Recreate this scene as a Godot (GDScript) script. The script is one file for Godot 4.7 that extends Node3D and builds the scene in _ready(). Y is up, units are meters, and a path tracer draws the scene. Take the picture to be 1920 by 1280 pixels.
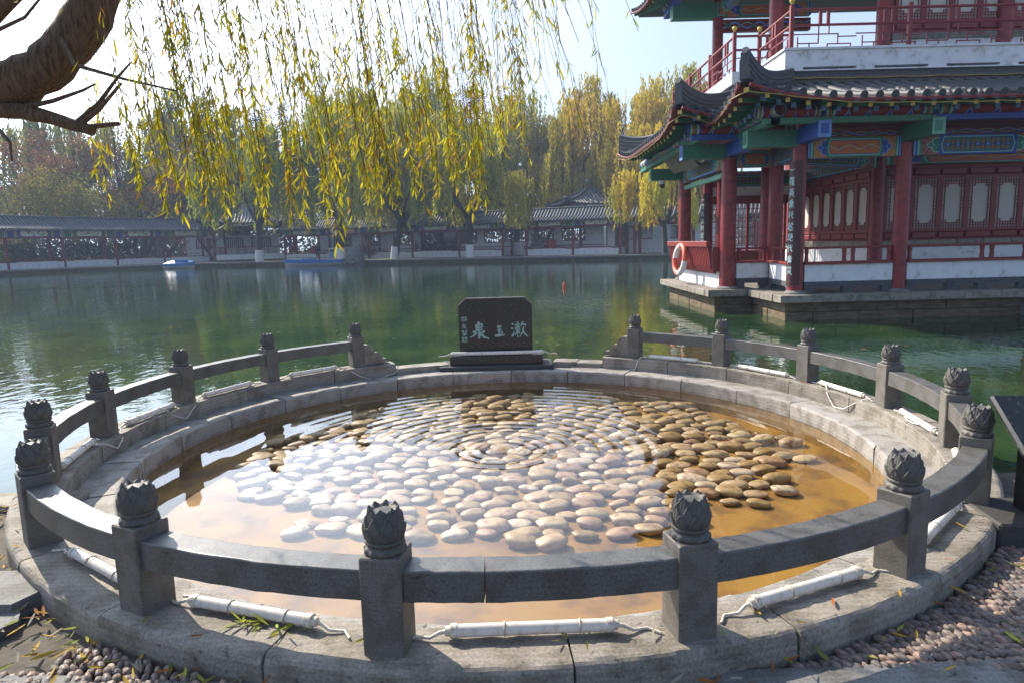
extends Node3D
# A round spring pool behind a ring of lotus-capped stone posts, a green lake, a red pavilion and willows, on a hazy late-autumn day.
# y = 0 is the top of the pool's kerb; the photographer's eye is 1.6 m above it.

const CX := -0.0712
const CZ := -6.119
const POOL_WATER := -0.285
const POOL_FLOOR := -0.50
const LAKE := -0.35
const GROUND := -0.13
const POST_R := 3.593
const POST_0 := -145.3
const POST_STEP := 19.72

var M := {}
var used := {}
var rng := RandomNumberGenerator.new()


class MB:
	var v := PackedVector3Array()
	var n := PackedVector3Array()
	var uv := PackedVector2Array()
	var c := PackedColorArray()
	var ix := PackedInt32Array()
	var col := Color(1, 1, 1)
	var colored := false

	func tri(a: Vector3, b: Vector3, d: Vector3) -> void:
		var m := (b - a).cross(d - a).normalized()
		var k := v.size()
		v.append_array([a, b, d])
		n.append_array([m, m, m])
		uv.append_array([Vector2(0, 0), Vector2(1, 0), Vector2(1, 1)])
		c.append_array([col, col, col])
		ix.append_array([k, k + 2, k + 1])

	# corners counter-clockwise seen from outside
	func quad(a: Vector3, b: Vector3, d: Vector3, e: Vector3, u0 := 0.0, u1 := 1.0, v0 := 1.0, v1 := 0.0) -> void:
		var m := (b - a).cross(e - a)
		if m.length_squared() < 1e-16:
			m = (d - b).cross(e - b)
		m = m.normalized()
		var k := v.size()
		v.append_array([a, b, d, e])
		n.append_array([m, m, m, m])
		uv.append_array([Vector2(u0, v0), Vector2(u1, v0), Vector2(u1, v1), Vector2(u0, v1)])
		c.append_array([col, col, col, col])
		ix.append_array([k, k + 2, k + 1, k, k + 3, k + 2])

	func box(p: Vector3, s: Vector3, b := Basis()) -> void:
		var x := b.x * s.x * 0.5
		var y := b.y * s.y * 0.5
		var z := b.z * s.z * 0.5
		quad(p - x - y + z, p + x - y + z, p + x + y + z, p - x + y + z)
		quad(p + x - y - z, p - x - y - z, p - x + y - z, p + x + y - z)
		quad(p + x - y + z, p + x - y - z, p + x + y - z, p + x + y + z)
		quad(p - x - y - z, p - x - y + z, p - x + y + z, p - x + y - z)
		quad(p - x + y + z, p + x + y + z, p + x + y - z, p - x + y - z)
		quad(p - x - y - z, p + x - y - z, p + x - y + z, p - x - y + z)

	# box with chamfered edges
	func cbox(p: Vector3, s: Vector3, e: float, b := Basis()) -> void:
		var h := s * 0.5
		e = minf(e, minf(h.x, minf(h.y, h.z)) * 0.98)
		var f := func(sx: float, sy: float, sz: float, ax: int) -> Vector3:
			var q := Vector3(sx * (h.x - (0.0 if ax == 0 else e)), sy * (h.y - (0.0 if ax == 1 else e)), sz * (h.z - (0.0 if ax == 2 else e)))
			return p + b * q
		for sg in [-1.0, 1.0]:
			var s1: float = sg
			_q(f.call(s1, -1, -s1, 0), f.call(s1, 1, -s1, 0), f.call(s1, 1, s1, 0), f.call(s1, -1, s1, 0), b.x * s1)
			_q(f.call(-s1, s1, -1, 1), f.call(-s1, s1, 1, 1), f.call(s1, s1, 1, 1), f.call(s1, s1, -1, 1), b.y * s1)
			_q(f.call(-1, -s1, s1, 2), f.call(1, -s1, s1, 2), f.call(1, s1, s1, 2), f.call(-1, s1, s1, 2), b.z * s1)
			for tg in [-1.0, 1.0]:
				var t1: float = tg
				_q(f.call(s1, t1, -1, 0), f.call(s1, t1, 1, 0), f.call(s1, t1, 1, 1), f.call(s1, t1, -1, 1), b.x * s1 + b.y * t1)
				_q(f.call(s1, -1, t1, 0), f.call(s1, 1, t1, 0), f.call(s1, 1, t1, 2), f.call(s1, -1, t1, 2), b.x * s1 + b.z * t1)
				_q(f.call(-1, s1, t1, 1), f.call(1, s1, t1, 1), f.call(1, s1, t1, 2), f.call(-1, s1, t1, 2), b.y * s1 + b.z * t1)
				for rg in [-1.0, 1.0]:
					var r1: float = rg
					_t(f.call(s1, t1, r1, 0), f.call(s1, t1, r1, 1), f.call(s1, t1, r1, 2), b.x * s1 + b.y * t1 + b.z * r1)

	# quad or triangle turned so that it faces towards w
	func _q(a: Vector3, b: Vector3, d: Vector3, e: Vector3, w: Vector3) -> void:
		if (b - a).cross(e - a).dot(w) >= 0.0:
			quad(a, b, d, e)
		else:
			quad(e, d, b, a)

	func _t(a: Vector3, b: Vector3, d: Vector3, w: Vector3) -> void:
		if (b - a).cross(d - a).dot(w) >= 0.0:
			tri(a, b, d)
		else:
			tri(a, d, b)

	# smooth sheet through rows of points; rows go up, points within a row counter-clockwise seen from above (outside on the right)
	func sheet(rows: Array, closed := false, flip := false) -> void:
		var nr := rows.size()
		var nc: int = rows[0].size()
		var k := v.size()
		var cols := nc + (1 if closed else 0)
		for i in nr:
			for j in cols:
				var jj := j % nc
				var jn := (jj + 1) % nc if closed else mini(jj + 1, nc - 1)
				var jp := (jj + nc - 1) % nc if closed else maxi(jj - 1, 0)
				var du: Vector3 = rows[i][jn] - rows[i][jp]
				var dv: Vector3 = rows[mini(i + 1, nr - 1)][jj] - rows[maxi(i - 1, 0)][jj]
				var m := du.cross(dv)
				if m.length_squared() < 1e-18:
					var i2 := clampi(i, 1, nr - 2)
					m = (rows[i2][jn] - rows[i2][jp]).cross(rows[i2 + 1 if i2 + 1 < nr else i2][jj] - rows[i2 - 1][jj])
				m = m.normalized()
				v.append(rows[i][jj])
				n.append(-m if flip else m)
				uv.append(Vector2(float(j) / (cols - 1), 1.0 - float(i) / (nr - 1)))
				c.append(col)
		for i in nr - 1:
			for j in cols - 1:
				var a := k + i * cols + j
				if flip:
					ix.append_array([a, a + 1, a + cols + 1, a, a + cols + 1, a + cols])
				else:
					ix.append_array([a, a + cols + 1, a + 1, a, a + cols, a + cols + 1])

	# profile: Vector2(radius, height) from bottom to top
	func lathe(profile: Array, segs: int, o := Vector3.ZERO) -> void:
		var rows := []
		for p in profile:
			var row := PackedVector3Array()
			for j in segs:
				var t := TAU * j / segs
				row.append(o + Vector3(p.x * cos(t), p.y, -p.x * sin(t)))
			rows.append(row)
		sheet(rows, true)

	# hard-edged lathe: each band has its own normals
	func lathe_hard(profile: Array, segs: int, o := Vector3.ZERO) -> void:
		for i in profile.size() - 1:
			lathe([profile[i], profile[i + 1]], segs, o)

	func tube(pts: Array, rad: Array, sides := 6, caps := true) -> void:
		var rows := []
		var np := pts.size()
		var side := Vector3.ZERO
		for i in np:
			var d: Vector3 = (pts[mini(i + 1, np - 1)] - pts[maxi(i - 1, 0)])
			if d.length_squared() < 1e-14:
				d = Vector3.UP
			d = d.normalized()
			if side == Vector3.ZERO:
				side = d.cross(Vector3.UP if absf(d.y) < 0.9 else Vector3.RIGHT).normalized()
			else:
				side = (side - d * side.dot(d)).normalized()
			var up := d.cross(side)
			var row := PackedVector3Array()
			var r: float = rad[i] if i < rad.size() else rad[-1]
			for j in sides:
				var t := TAU * j / sides
				row.append(pts[i] + side * (r * cos(t)) + up * (r * sin(t)))
			rows.append(row)
		sheet(rows, true)
		if caps:
			for e in [0, np - 1]:
				for j in range(1, sides - 1):
					if e == 0:
						tri(rows[e][0], rows[e][j + 1], rows[e][j])
					else:
						tri(rows[e][0], rows[e][j], rows[e][j + 1])

	# flat polygon (x, y) extruded along z from z0 to z1 through transform t
	func prism(poly: PackedVector2Array, z0: float, z1: float, t := Transform3D()) -> void:
		if Geometry2D.is_polygon_clockwise(poly):
			poly = poly.duplicate()
			poly.reverse()
		var id := Geometry2D.triangulate_polygon(poly)
		for i in range(0, id.size(), 3):
			var a := poly[id[i]]
			var b := poly[id[i + 1]]
			var d := poly[id[i + 2]]
			_t(t * Vector3(a.x, a.y, z1), t * Vector3(b.x, b.y, z1), t * Vector3(d.x, d.y, z1), t.basis.z)
			_t(t * Vector3(a.x, a.y, z0), t * Vector3(b.x, b.y, z0), t * Vector3(d.x, d.y, z0), -t.basis.z)
		for i in poly.size():
			var a := poly[i]
			var b := poly[(i + 1) % poly.size()]
			quad(t * Vector3(a.x, a.y, z0), t * Vector3(b.x, b.y, z0), t * Vector3(b.x, b.y, z1), t * Vector3(a.x, a.y, z1))

	func mesh() -> ArrayMesh:
		var a := []
		a.resize(Mesh.ARRAY_MAX)
		a[Mesh.ARRAY_VERTEX] = v
		a[Mesh.ARRAY_NORMAL] = n
		a[Mesh.ARRAY_TEX_UV] = uv
		if colored:
			a[Mesh.ARRAY_COLOR] = c
		a[Mesh.ARRAY_INDEX] = ix
		var m := ArrayMesh.new()
		m.add_surface_from_arrays(Mesh.PRIMITIVE_TRIANGLES, a)
		return m


# ---------- scene bookkeeping ----------
func numbered(called: String) -> String:
	if not used.has(called):
		used[called] = 0
		return called
	used[called] += 1
	return "%s_%03d" % [called, used[called]]


func put(called: String, what, mat: Material, parent: Node = null, at := Transform3D()) -> MeshInstance3D:
	var o := MeshInstance3D.new()
	o.mesh = what.mesh() if what is MB else what
	o.material_override = mat
	o.transform = at
	o.cast_shadow = GeometryInstance3D.SHADOW_CASTING_SETTING_ON
	if parent == null:
		o.name = numbered(called)
		add_child(o)
	else:
		o.name = called
		parent.add_child(o, true)
	return o


func thing(called: String, label: String, category: String, at := Vector3.ZERO, turn := 0.0, group := "") -> Node3D:
	var o := Node3D.new()
	o.name = numbered(called)
	add_child(o)
	o.position = at
	o.rotation.y = turn
	tag(o, label, category, group)
	return o


func tag(o: Node, label: String, category: String, group := "") -> void:
	o.set_meta("label", label)
	o.set_meta("category", category)
	if group != "":
		o.set_meta("group", group)


func struct(called: String, what, mat: Material, parent: Node = null, at := Transform3D()) -> MeshInstance3D:
	var o := put(called, what, mat, parent, at)
	if parent == null:
		o.set_meta("kind", "structure")
	return o


func stuff(called: String, label: String, category: String, mesh: Mesh, mat: Material, xf: Array, cols: Array, parent: Node = null) -> MultiMeshInstance3D:
	var mm := MultiMesh.new()
	mm.transform_format = MultiMesh.TRANSFORM_3D
	mm.use_colors = cols.size() > 0
	mm.mesh = mesh
	mm.instance_count = xf.size()
	for i in xf.size():
		mm.set_instance_transform(i, xf[i])
		if cols.size():
			mm.set_instance_color(i, cols[i])
	var o := MultiMeshInstance3D.new()
	o.multimesh = mm
	o.material_override = mat
	if parent == null:
		o.name = numbered(called)
		add_child(o)
		tag(o, label, category)
		o.set_meta("kind", "stuff")
	else:
		o.name = called
		o.set_meta("kind", "stuff")
		parent.add_child(o, true)
	return o


# ---------- materials ----------
var noise_cache := {}

func noise_tex(key: String, freq: float, ramp: Array, kind := FastNoiseLite.TYPE_SIMPLEX_SMOOTH, octaves := 5, size := 512, sd := 1, gain := 0.55) -> NoiseTexture2D:
	if noise_cache.has(key):
		return noise_cache[key]
	var f := FastNoiseLite.new()
	f.noise_type = kind
	f.seed = sd
	f.frequency = freq
	f.fractal_octaves = octaves
	f.fractal_gain = gain
	var t := NoiseTexture2D.new()
	t.width = size
	t.height = size
	t.seamless = true
	t.seamless_blend_skirt = 0.25
	t.noise = f
	if ramp.size():
		var g := Gradient.new()
		var offs := PackedFloat32Array()
		var cs := PackedColorArray()
		for r in ramp:
			offs.append(r[0])
			cs.append(r[1])
		g.offsets = offs
		g.colors = cs
		t.color_ramp = g
	noise_cache[key] = t
	return t


# weathered stone: fine grain, broad stains, pits and faint tool lines in one tile
func stone_tex(key: String, sd: int, stain: float, grain: float, line: float) -> ImageTexture:
	if noise_cache.has(key):
		return noise_cache[key]
	var n := 512
	var a := FastNoiseLite.new()
	a.seed = sd
	a.frequency = 0.011
	a.fractal_octaves = 4
	var g := FastNoiseLite.new()
	g.seed = sd + 5
	g.frequency = 0.16
	g.fractal_octaves = 3
	g.fractal_gain = 0.7
	var p := FastNoiseLite.new()
	p.seed = sd + 9
	p.frequency = 0.045
	p.fractal_octaves = 3
	var ia := a.get_seamless_image(n, n)
	var ig := g.get_seamless_image(n, n)
	var ip := p.get_seamless_image(n, n)
	var im := Image.create(n, n, false, Image.FORMAT_RGB8)
	for y in n:
		for x in n:
			var st := smoothstep(0.35, 0.8, ia.get_pixel(x, y).r)
			var gr := ig.get_pixel(x, y).r
			var pit := smoothstep(0.22, 0.10, ip.get_pixel(x, y).r)
			var tool := 0.5 + 0.5 * sin(y * TAU * 40.0 / n + 3.0 * ip.get_pixel(x, y).r)
			var v := 1.0 - stain * st - grain * (1.0 - gr) - line * tool - 0.22 * pit
			im.set_pixel(x, y, Color(v, v * (1.0 - 0.015 * st), v * (1.0 - 0.05 * st)))
	noise_cache[key] = ImageTexture.create_from_image(im)
	return noise_cache[key]


func lin(r: float, g: float, b: float, a := 1.0) -> Color:
	var c := Color(r, g, b).linear_to_srgb()
	c.a = a
	return c


# plain base colour times a grain texture, with relief (centimetres)
func mat(key: String, base: Color, rough := 0.7, o := {}) -> StandardMaterial3D:
	var m := StandardMaterial3D.new()
	m.resource_name = key
	m.albedo_color = base
	m.roughness = rough
	m.metallic_specular = o.get("spec", 0.5)
	m.metallic = o.get("metal", 0.0)
	var s: float = o.get("scale", 1.0)
	if o.get("tri", true):
		m.uv1_triplanar = true
		m.uv1_world_triplanar = o.get("world", true)
		m.uv1_triplanar_sharpness = 6.0
		m.uv1_scale = o.get("scale3", Vector3(s, s, s))
	if o.has("tex"):
		m.albedo_texture = o.tex
	if o.has("bump"):
		m.heightmap_enabled = true
		m.heightmap_texture = o.get("bump_tex", noise_tex("bump", 0.02, [], FastNoiseLite.TYPE_SIMPLEX_SMOOTH, 6, 512, 7, 0.62))
		m.heightmap_scale = o.bump
	if o.has("rough_tex"):
		m.roughness_texture = o.rough_tex
	if o.has("coat"):
		m.clearcoat_enabled = true
		m.clearcoat = o.coat
		m.clearcoat_roughness = o.get("coat_rough", 0.2)
	if o.has("back"):
		m.backlight_enabled = true
		m.backlight = o.back
		m.cull_mode = BaseMaterial3D.CULL_DISABLED
	if o.get("vc", false):
		m.vertex_color_use_as_albedo = true
	if o.has("detail"):
		m.detail_enabled = true
		m.detail_blend_mode = BaseMaterial3D.BLEND_MODE_MUL
		m.detail_albedo = o.detail
	M[key] = m
	return m


func grey(v: float) -> Color:
	return Color(v, v, v)


func _ready() -> void:
	rng.seed = 20241
	# --- camera ---
	var cam := Camera3D.new()
	cam.name = "camera"
	cam.fov = 53.46
	cam.near = 0.05
	cam.far = 900.0
	add_child(cam)
	var pitch := 0.1438
	var roll := 0.0253
	var up := Vector3(0, cos(pitch), -sin(pitch))
	var right := Vector3.RIGHT
	var back := Vector3(0, sin(pitch), cos(pitch))
	cam.transform = Transform3D(Basis(right * cos(roll) - up * sin(roll), up * cos(roll) + right * sin(roll), back), Vector3(0, 1.6, 0))
	cam.current = true
	# --- sky, haze, exposure ---
	var sky_mat := PanoramaSkyMaterial.new()
	sky_mat.panorama = ImageTexture.create_from_image(hazy_sky())
	var sky := Sky.new()
	sky.sky_material = sky_mat
	var env := Environment.new()
	env.background_mode = Environment.BG_SKY
	env.sky = sky
	env.tonemap_mode = Environment.TONE_MAPPER_LINEAR
	env.tonemap_exposure = 1.82
	env.sdfgi_enabled = true
	env.ssao_enabled = true
	env.ssil_enabled = true
	env.fog_enabled = true
	env.fog_density = 0.0009
	env.fog_light_color = Color(0.80, 0.88, 1.0)
	var we := WorldEnvironment.new()
	we.name = "world_environment"
	we.environment = env
	add_child(we)
	# --- sun: back left, about 37 degrees up ---
	var sun := DirectionalLight3D.new()
	sun.name = "sun"
	sun.light_energy = 1.6
	sun.light_color = Color(1.0, 0.955, 0.88)
	sun.light_angular_distance = 0.5
	sun.shadow_enabled = true
	add_child(sun)
	sun.transform.basis = Basis.looking_at(Vector3(0.68, -0.752, 0.73), Vector3.UP)
	# --- everything else ---
	materials()
	setting()
	pool()
	balustrade()
	stele()
	tube_lights()
	near_ground()
	pavilion()
	far_bank()
	background_trees()
	near_willow()


# clear hazy air: pale at the horizon, blue overhead, with a bright aureole round the sun
func hazy_sky() -> Image:
	var w := 512
	var h := 256
	var im := Image.create(w, h, false, Image.FORMAT_RGBF)
	var to_sun := Vector3(-0.68, 0.752, -0.73).normalized()
	for y in h:
		var el := PI * (0.5 - (y + 0.5) / h)
		for x in w:
			var az := TAU * (x + 0.5) / w      # 0 looks along -z, a quarter turn along +x
			var d := Vector3(sin(az) * cos(el), sin(el), -cos(az) * cos(el))
			var t := pow(1.0 - clampf(d.y, 0, 1), 2.3)
			var c := Vector3(0.075, 0.15, 0.32).lerp(Vector3(0.49, 0.60, 0.76), t)
			if d.y < 0.0:
				c = Vector3(0.30, 0.31, 0.30)
			else:
				var a := rad_to_deg(acos(clampf(d.dot(to_sun), -1, 1)))
				var glow := minf(1.6, 0.60 * exp((40.0 - a) / 11.0))
				c += Vector3(0.86, 0.95, 1.08) * glow
			im.set_pixel(x, y, Color(c.x, c.y, c.z))
	return im


func polar(a_deg: float, r: float, y: float) -> Vector3:
	var a := deg_to_rad(a_deg)
	return Vector3(CX + r * sin(a), y, CZ + r * cos(a))


func materials() -> void:
	var speck := noise_tex("speck", 0.09, [[0.0, grey(0.5)], [0.42, grey(0.8)], [0.6, grey(0.92)], [1.0, grey(1.0)]], FastNoiseLite.TYPE_SIMPLEX_SMOOTH, 6, 512, 3, 0.75)
	var patch := noise_tex("patch", 0.02, [[0.0, Color(0.66, 0.64, 0.62)], [0.3, Color(0.84, 0.82, 0.80)], [0.6, Color(0.95, 0.94, 0.92)], [1.0, grey(1.0)]], FastNoiseLite.TYPE_SIMPLEX_SMOOTH, 6, 512, 5, 0.6)
	var chisel := noise_tex("chisel", 0.05, [], FastNoiseLite.TYPE_SIMPLEX_SMOOTH, 5, 512, 11, 0.7)
	var st1 := stone_tex("stone_a", 71, 0.15, 0.30, 0.06)
	var st2 := stone_tex("stone_b", 83, 0.10, 0.36, 0.03)
	for i in 4:
		var k: float = [0.345, 0.315, 0.37, 0.33][i]
		var m := mat("kerb%d" % i, lin(k * 1.10, k * 0.97, k * 0.80), 0.82, {"tex": st1, "scale": [0.62, 0.7, 0.55, 0.66][i], "bump": 0.187, "bump_tex": chisel})
		m.uv1_offset = Vector3(i * 0.37, i * 0.21, i * 0.53)
	for i in 3:
		var k: float = [0.40, 0.44, 0.37][i]
		mat("coping%d" % i, lin(k * 1.06, k * 0.97, k * 0.86), 0.8, {"tex": st1, "scale": [0.7, 0.8, 0.6][i], "bump": 0.153, "bump_tex": chisel})
	mat("rail_stone", lin(0.172, 0.165, 0.155), 0.42, {"tex": st2, "scale": 0.9, "bump": 0.059, "bump_tex": chisel})
	mat("post_stone", lin(0.215, 0.195, 0.168), 0.65, {"tex": st2, "scale": 1.3, "bump": 0.068, "bump_tex": chisel})
	mat("lotus_stone", lin(0.15, 0.14, 0.125), 0.6, {"tex": st2, "scale": 2.0, "bump": 0.068, "bump_tex": chisel})
	mat("mortar", lin(0.10, 0.095, 0.085), 0.95, {"tex": patch, "scale": 3.0})
	mat("pool_wall", lin(0.24, 0.13, 0.010), 0.9, {"tex": patch, "scale": 1.0, "bump": 0.102})
	mat("pool_floor", lin(0.26, 0.138, 0.003), 0.8, {"tex": noise_tex("floor", 0.006, [[0.0, Color(0.5, 0.44, 0.36)], [0.35, Color(0.82, 0.76, 0.6)], [0.6, Color(0.98, 0.93, 0.85)], [1.0, Color(1, 1, 1)]], FastNoiseLite.TYPE_SIMPLEX_SMOOTH, 6, 512, 21, 0.62), "scale": 0.5, "bump": 0.136})
	var stone_cols := [[0.39, 0.27, 0.105], [0.43, 0.295, 0.14], [0.35, 0.23, 0.07], [0.48, 0.36, 0.175], [0.39, 0.235, 0.11], [0.30, 0.19, 0.05], [0.54, 0.44, 0.29]]
	var vein := noise_tex("vein", 0.012, [[0.0, Color(0.62, 0.52, 0.42)], [0.45, Color(0.9, 0.86, 0.82)], [1.0, grey(1.0)]], FastNoiseLite.TYPE_SIMPLEX_SMOOTH, 4, 256, 8, 0.55)
	for i in stone_cols.size():
		var s: Array = stone_cols[i]
		mat("river%d" % i, lin(s[0], s[1], s[2]), 0.55, {"tex": vein, "scale": 3.0, "bump": 0.026})
	var w := StandardMaterial3D.new()
	w.resource_name = "pool_water"
	w.albedo_color = Color(0.1, 0.12, 0.1, 0.0)
	w.transparency = BaseMaterial3D.TRANSPARENCY_ALPHA
	w.roughness = 0.0
	w.metallic_specular = 0.5
	w.cull_mode = BaseMaterial3D.CULL_DISABLED
	M.pool_water = w
	# the lake: clouded green water with algae showing in patches near the shore
	var lake := mat("lake", lin(0.031, 0.056, 0.033), 0.02, {"spec": 0.42, "scale3": Vector3(0.085, 0.085, 0.06), "tex": noise_tex("algae", 0.012, [[0.0, Color(0.55, 0.72, 0.62)], [0.45, Color(0.72, 0.85, 0.7)], [0.7, Color(0.9, 0.97, 0.75)], [1.0, Color(1, 1, 0.7)]], FastNoiseLite.TYPE_SIMPLEX_SMOOTH, 5, 512, 31)})
	lake.heightmap_enabled = true
	lake.heightmap_texture = noise_tex("ripple", 0.035, [], FastNoiseLite.TYPE_SIMPLEX_SMOOTH, 4, 1024, 13, 0.5)
	lake.heightmap_scale = 0.42
	mat("lake_bed", lin(0.10, 0.09, 0.06), 0.95, {"tex": patch, "scale": 0.2})
	mat("earth", lin(0.11, 0.095, 0.075), 0.95, {"tex": patch, "scale": 0.8, "bump": 0.170})
	mat("far_earth", lin(0.12, 0.11, 0.06), 0.95, {"tex": patch, "scale": 0.15})
	for i in 5:
		var p: Array = [[0.24, 0.185, 0.16], [0.19, 0.155, 0.145], [0.30, 0.22, 0.185], [0.15, 0.13, 0.125], [0.23, 0.19, 0.17]][i]
		mat("pebble%d" % i, lin(p[0], p[1], p[2]), 0.6, {"tex": vein, "scale": 8.0})
	mat("slab", lin(0.24, 0.235, 0.225), 0.8, {"tex": st1, "scale": 0.7, "bump": 0.136, "bump_tex": chisel})
	mat("granite_black", lin(0.20, 0.20, 0.20), 0.38, {"tex": noise_tex("granite", 0.03, [[0.0, grey(0.22)], [0.62, grey(0.26)], [0.72, grey(0.34)], [0.8, grey(0.75)], [1.0, grey(1.0)]], FastNoiseLite.TYPE_SIMPLEX_SMOOTH, 6, 512, 61, 0.7), "scale": 1.5, "rough_tex": noise_tex("rgh", 0.02, [[0.0, grey(0.75)], [1.0, grey(1.0)]])})
	mat("granite_base", lin(0.05, 0.048, 0.045), 0.75, {"tex": patch, "scale": 3.0, "bump": 0.068})
	mat("stele_paint", lin(0.36, 0.56, 0.53), 0.7, {"tex": speck, "scale": 3.0})
	mat("stele_glyph", lin(0.42, 0.58, 0.60), 0.7, {})
	mat("sign_paint", lin(0.75, 0.78, 0.78), 0.7, {})
	mat("tube", lin(0.78, 0.74, 0.68), 0.35, {"tex": noise_tex("tubet", 0.01, [[0.0, Color(0.86, 0.8, 0.74)], [0.5, grey(0.97)], [1.0, grey(1.0)]]), "scale": 3.0, "back": Color(0.5, 0.46, 0.42)})
	mat("tube_cap", lin(0.72, 0.67, 0.58), 0.5, {"tex": patch, "scale": 4.0})
	mat("tube_clip", lin(0.45, 0.40, 0.32), 0.5, {})
	mat("cable", lin(0.68, 0.66, 0.63), 0.6, {"tex": patch, "scale": 6.0})
	# pavilion
	mat("red_paint", lin(0.27, 0.016, 0.018), 0.42, {"tex": noise_tex("redp", 0.012, [[0.0, Color(0.62, 0.55, 0.55)], [0.5, grey(0.93)], [1.0, grey(1.0)]]), "scale": 0.7, "bump": 0.017})
	mat("red_wood", lin(0.24, 0.018, 0.019), 0.5, {"tex": patch, "scale": 1.5})
	mat("board_red", lin(0.24, 0.018, 0.019), 0.6, {"tex": patch, "scale": 1.5})
	mat("maroon", lin(0.075, 0.010, 0.011), 0.5, {"tex": patch, "scale": 1.5})
	mat("white_wall", lin(0.74, 0.75, 0.77), 0.9, {"tex": noise_tex("plaster", 0.01, [[0.0, Color(0.72, 0.70, 0.66)], [0.35, grey(0.93)], [1.0, grey(1.0)]], FastNoiseLite.TYPE_SIMPLEX_SMOOTH, 6, 512, 41, 0.65), "scale": 0.5, "bump": 0.034})
	mat("grey_band", lin(0.085, 0.095, 0.11), 0.85, {"tex": patch, "scale": 1.0, "bump": 0.034})
	mat("platform", lin(0.30, 0.28, 0.255), 0.85, {"tex": st1, "scale": 0.5, "bump": 0.102, "bump_tex": chisel})
	mat("platform_wall", lin(0.20, 0.165, 0.115), 0.9, {"tex": noise_tex("courses", 0.01, [[0.0, Color(0.35, 0.3, 0.22)], [0.45, Color(0.8, 0.75, 0.65)], [1.0, grey(1.0)]], FastNoiseLite.TYPE_SIMPLEX_SMOOTH, 6, 512, 43, 0.7), "scale3": Vector3(0.35, 1.6, 0.35), "bump": 0.255})
	mat("tile", lin(0.075, 0.08, 0.088), 0.6, {"tex": noise_tex("tilet", 0.03, [[0.0, Color(0.4, 0.4, 0.42)], [0.5, grey(0.85)], [1.0, grey(1.0)]], FastNoiseLite.TYPE_SIMPLEX_SMOOTH, 5, 512, 47, 0.65), "scale": 1.2, "bump": 0.068})
	mat("tile_old", lin(0.12, 0.115, 0.105), 0.8, {"tex": patch, "scale": 1.3, "bump": 0.085})
	mat("green_paint", lin(0.05, 0.235, 0.16), 0.5, {"tex": patch, "scale": 1.5})
	mat("green_light", lin(0.18, 0.46, 0.35), 0.5, {"tex": patch, "scale": 1.5})
	mat("blue_paint", lin(0.025, 0.08, 0.46), 0.5, {"tex": patch, "scale": 1.5})
	mat("blue_light", lin(0.15, 0.31, 0.72), 0.5, {"tex": patch, "scale": 1.5})
	mat("gold", lin(0.62, 0.42, 0.08), 0.4, {})
	mat("yellow_cable", lin(0.45, 0.28, 0.06), 0.5, {})
	mat("white_paint", lin(0.78, 0.78, 0.76), 0.6, {})
	mat("paper", lin(0.52, 0.50, 0.45), 0.8, {})
	mat("brown_wood", lin(0.13, 0.10, 0.075), 0.7, {"tex": patch, "scale": 2.0})  # plain brown wood of the oar
	var gl := StandardMaterial3D.new()
	gl.resource_name = "window_glass"
	gl.albedo_color = Color(0.8, 0.85, 0.85, 0.08)
	gl.transparency = BaseMaterial3D.TRANSPARENCY_ALPHA
	gl.roughness = 0.02
	M.glass = gl
	mat("plaque", lin(0.10, 0.085, 0.055), 0.45, {"tex": patch, "scale": 2.0})
	mat("ring_orange", lin(0.62, 0.10, 0.045), 0.5, {})
	mat("ring_white", lin(0.74, 0.70, 0.68), 0.5, {})
	mat("dark_metal", lin(0.03, 0.03, 0.032), 0.45, {})
	mat("pale_metal", lin(0.45, 0.45, 0.45), 0.35, {"metal": 0.3})
	# plants
	mat("bark", lin(0.19, 0.135, 0.09), 0.92, {"tex": noise_tex("barkt", 0.02, [[0.0, Color(0.3, 0.27, 0.24)], [0.5, Color(0.8, 0.75, 0.68)], [1.0, grey(1.0)]], FastNoiseLite.TYPE_SIMPLEX_SMOOTH, 6, 512, 51, 0.7), "scale3": Vector3(4, 0.8, 4), "bump": 0.510, "bump_tex": noise_tex("barkb", 0.03, [], FastNoiseLite.TYPE_SIMPLEX_SMOOTH, 5, 512, 53, 0.6)})
	mat("far_bark", lin(0.055, 0.045, 0.037), 0.95, {"tex": patch, "scale": 1.0})
	mat("twig", lin(0.10, 0.062, 0.035), 0.8, {"tri": false})
	mat("lime_wash", lin(0.72, 0.72, 0.70), 0.9, {"tex": noise_tex("plaster", 0.01, [])})
	mat("leaf_near", lin(1, 1, 1), 0.55, {"tri": false, "vc": true, "back": lin(0.92, 0.92, 0.85), "spec": 0.35})
	mat("leaf_far", lin(1, 1, 1), 0.7, {"tri": false, "vc": true, "back": lin(0.75, 0.75, 0.7), "spec": 0.25})
	mat("leaf_litter", lin(1, 1, 1), 0.75, {"tri": false, "vc": true, "back": lin(0.25, 0.25, 0.2), "spec": 0.3})
	mat("hedge", lin(1, 1, 1), 0.8, {"tri": false, "vc": true, "back": lin(0.4, 0.4, 0.35), "spec": 0.2})


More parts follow.
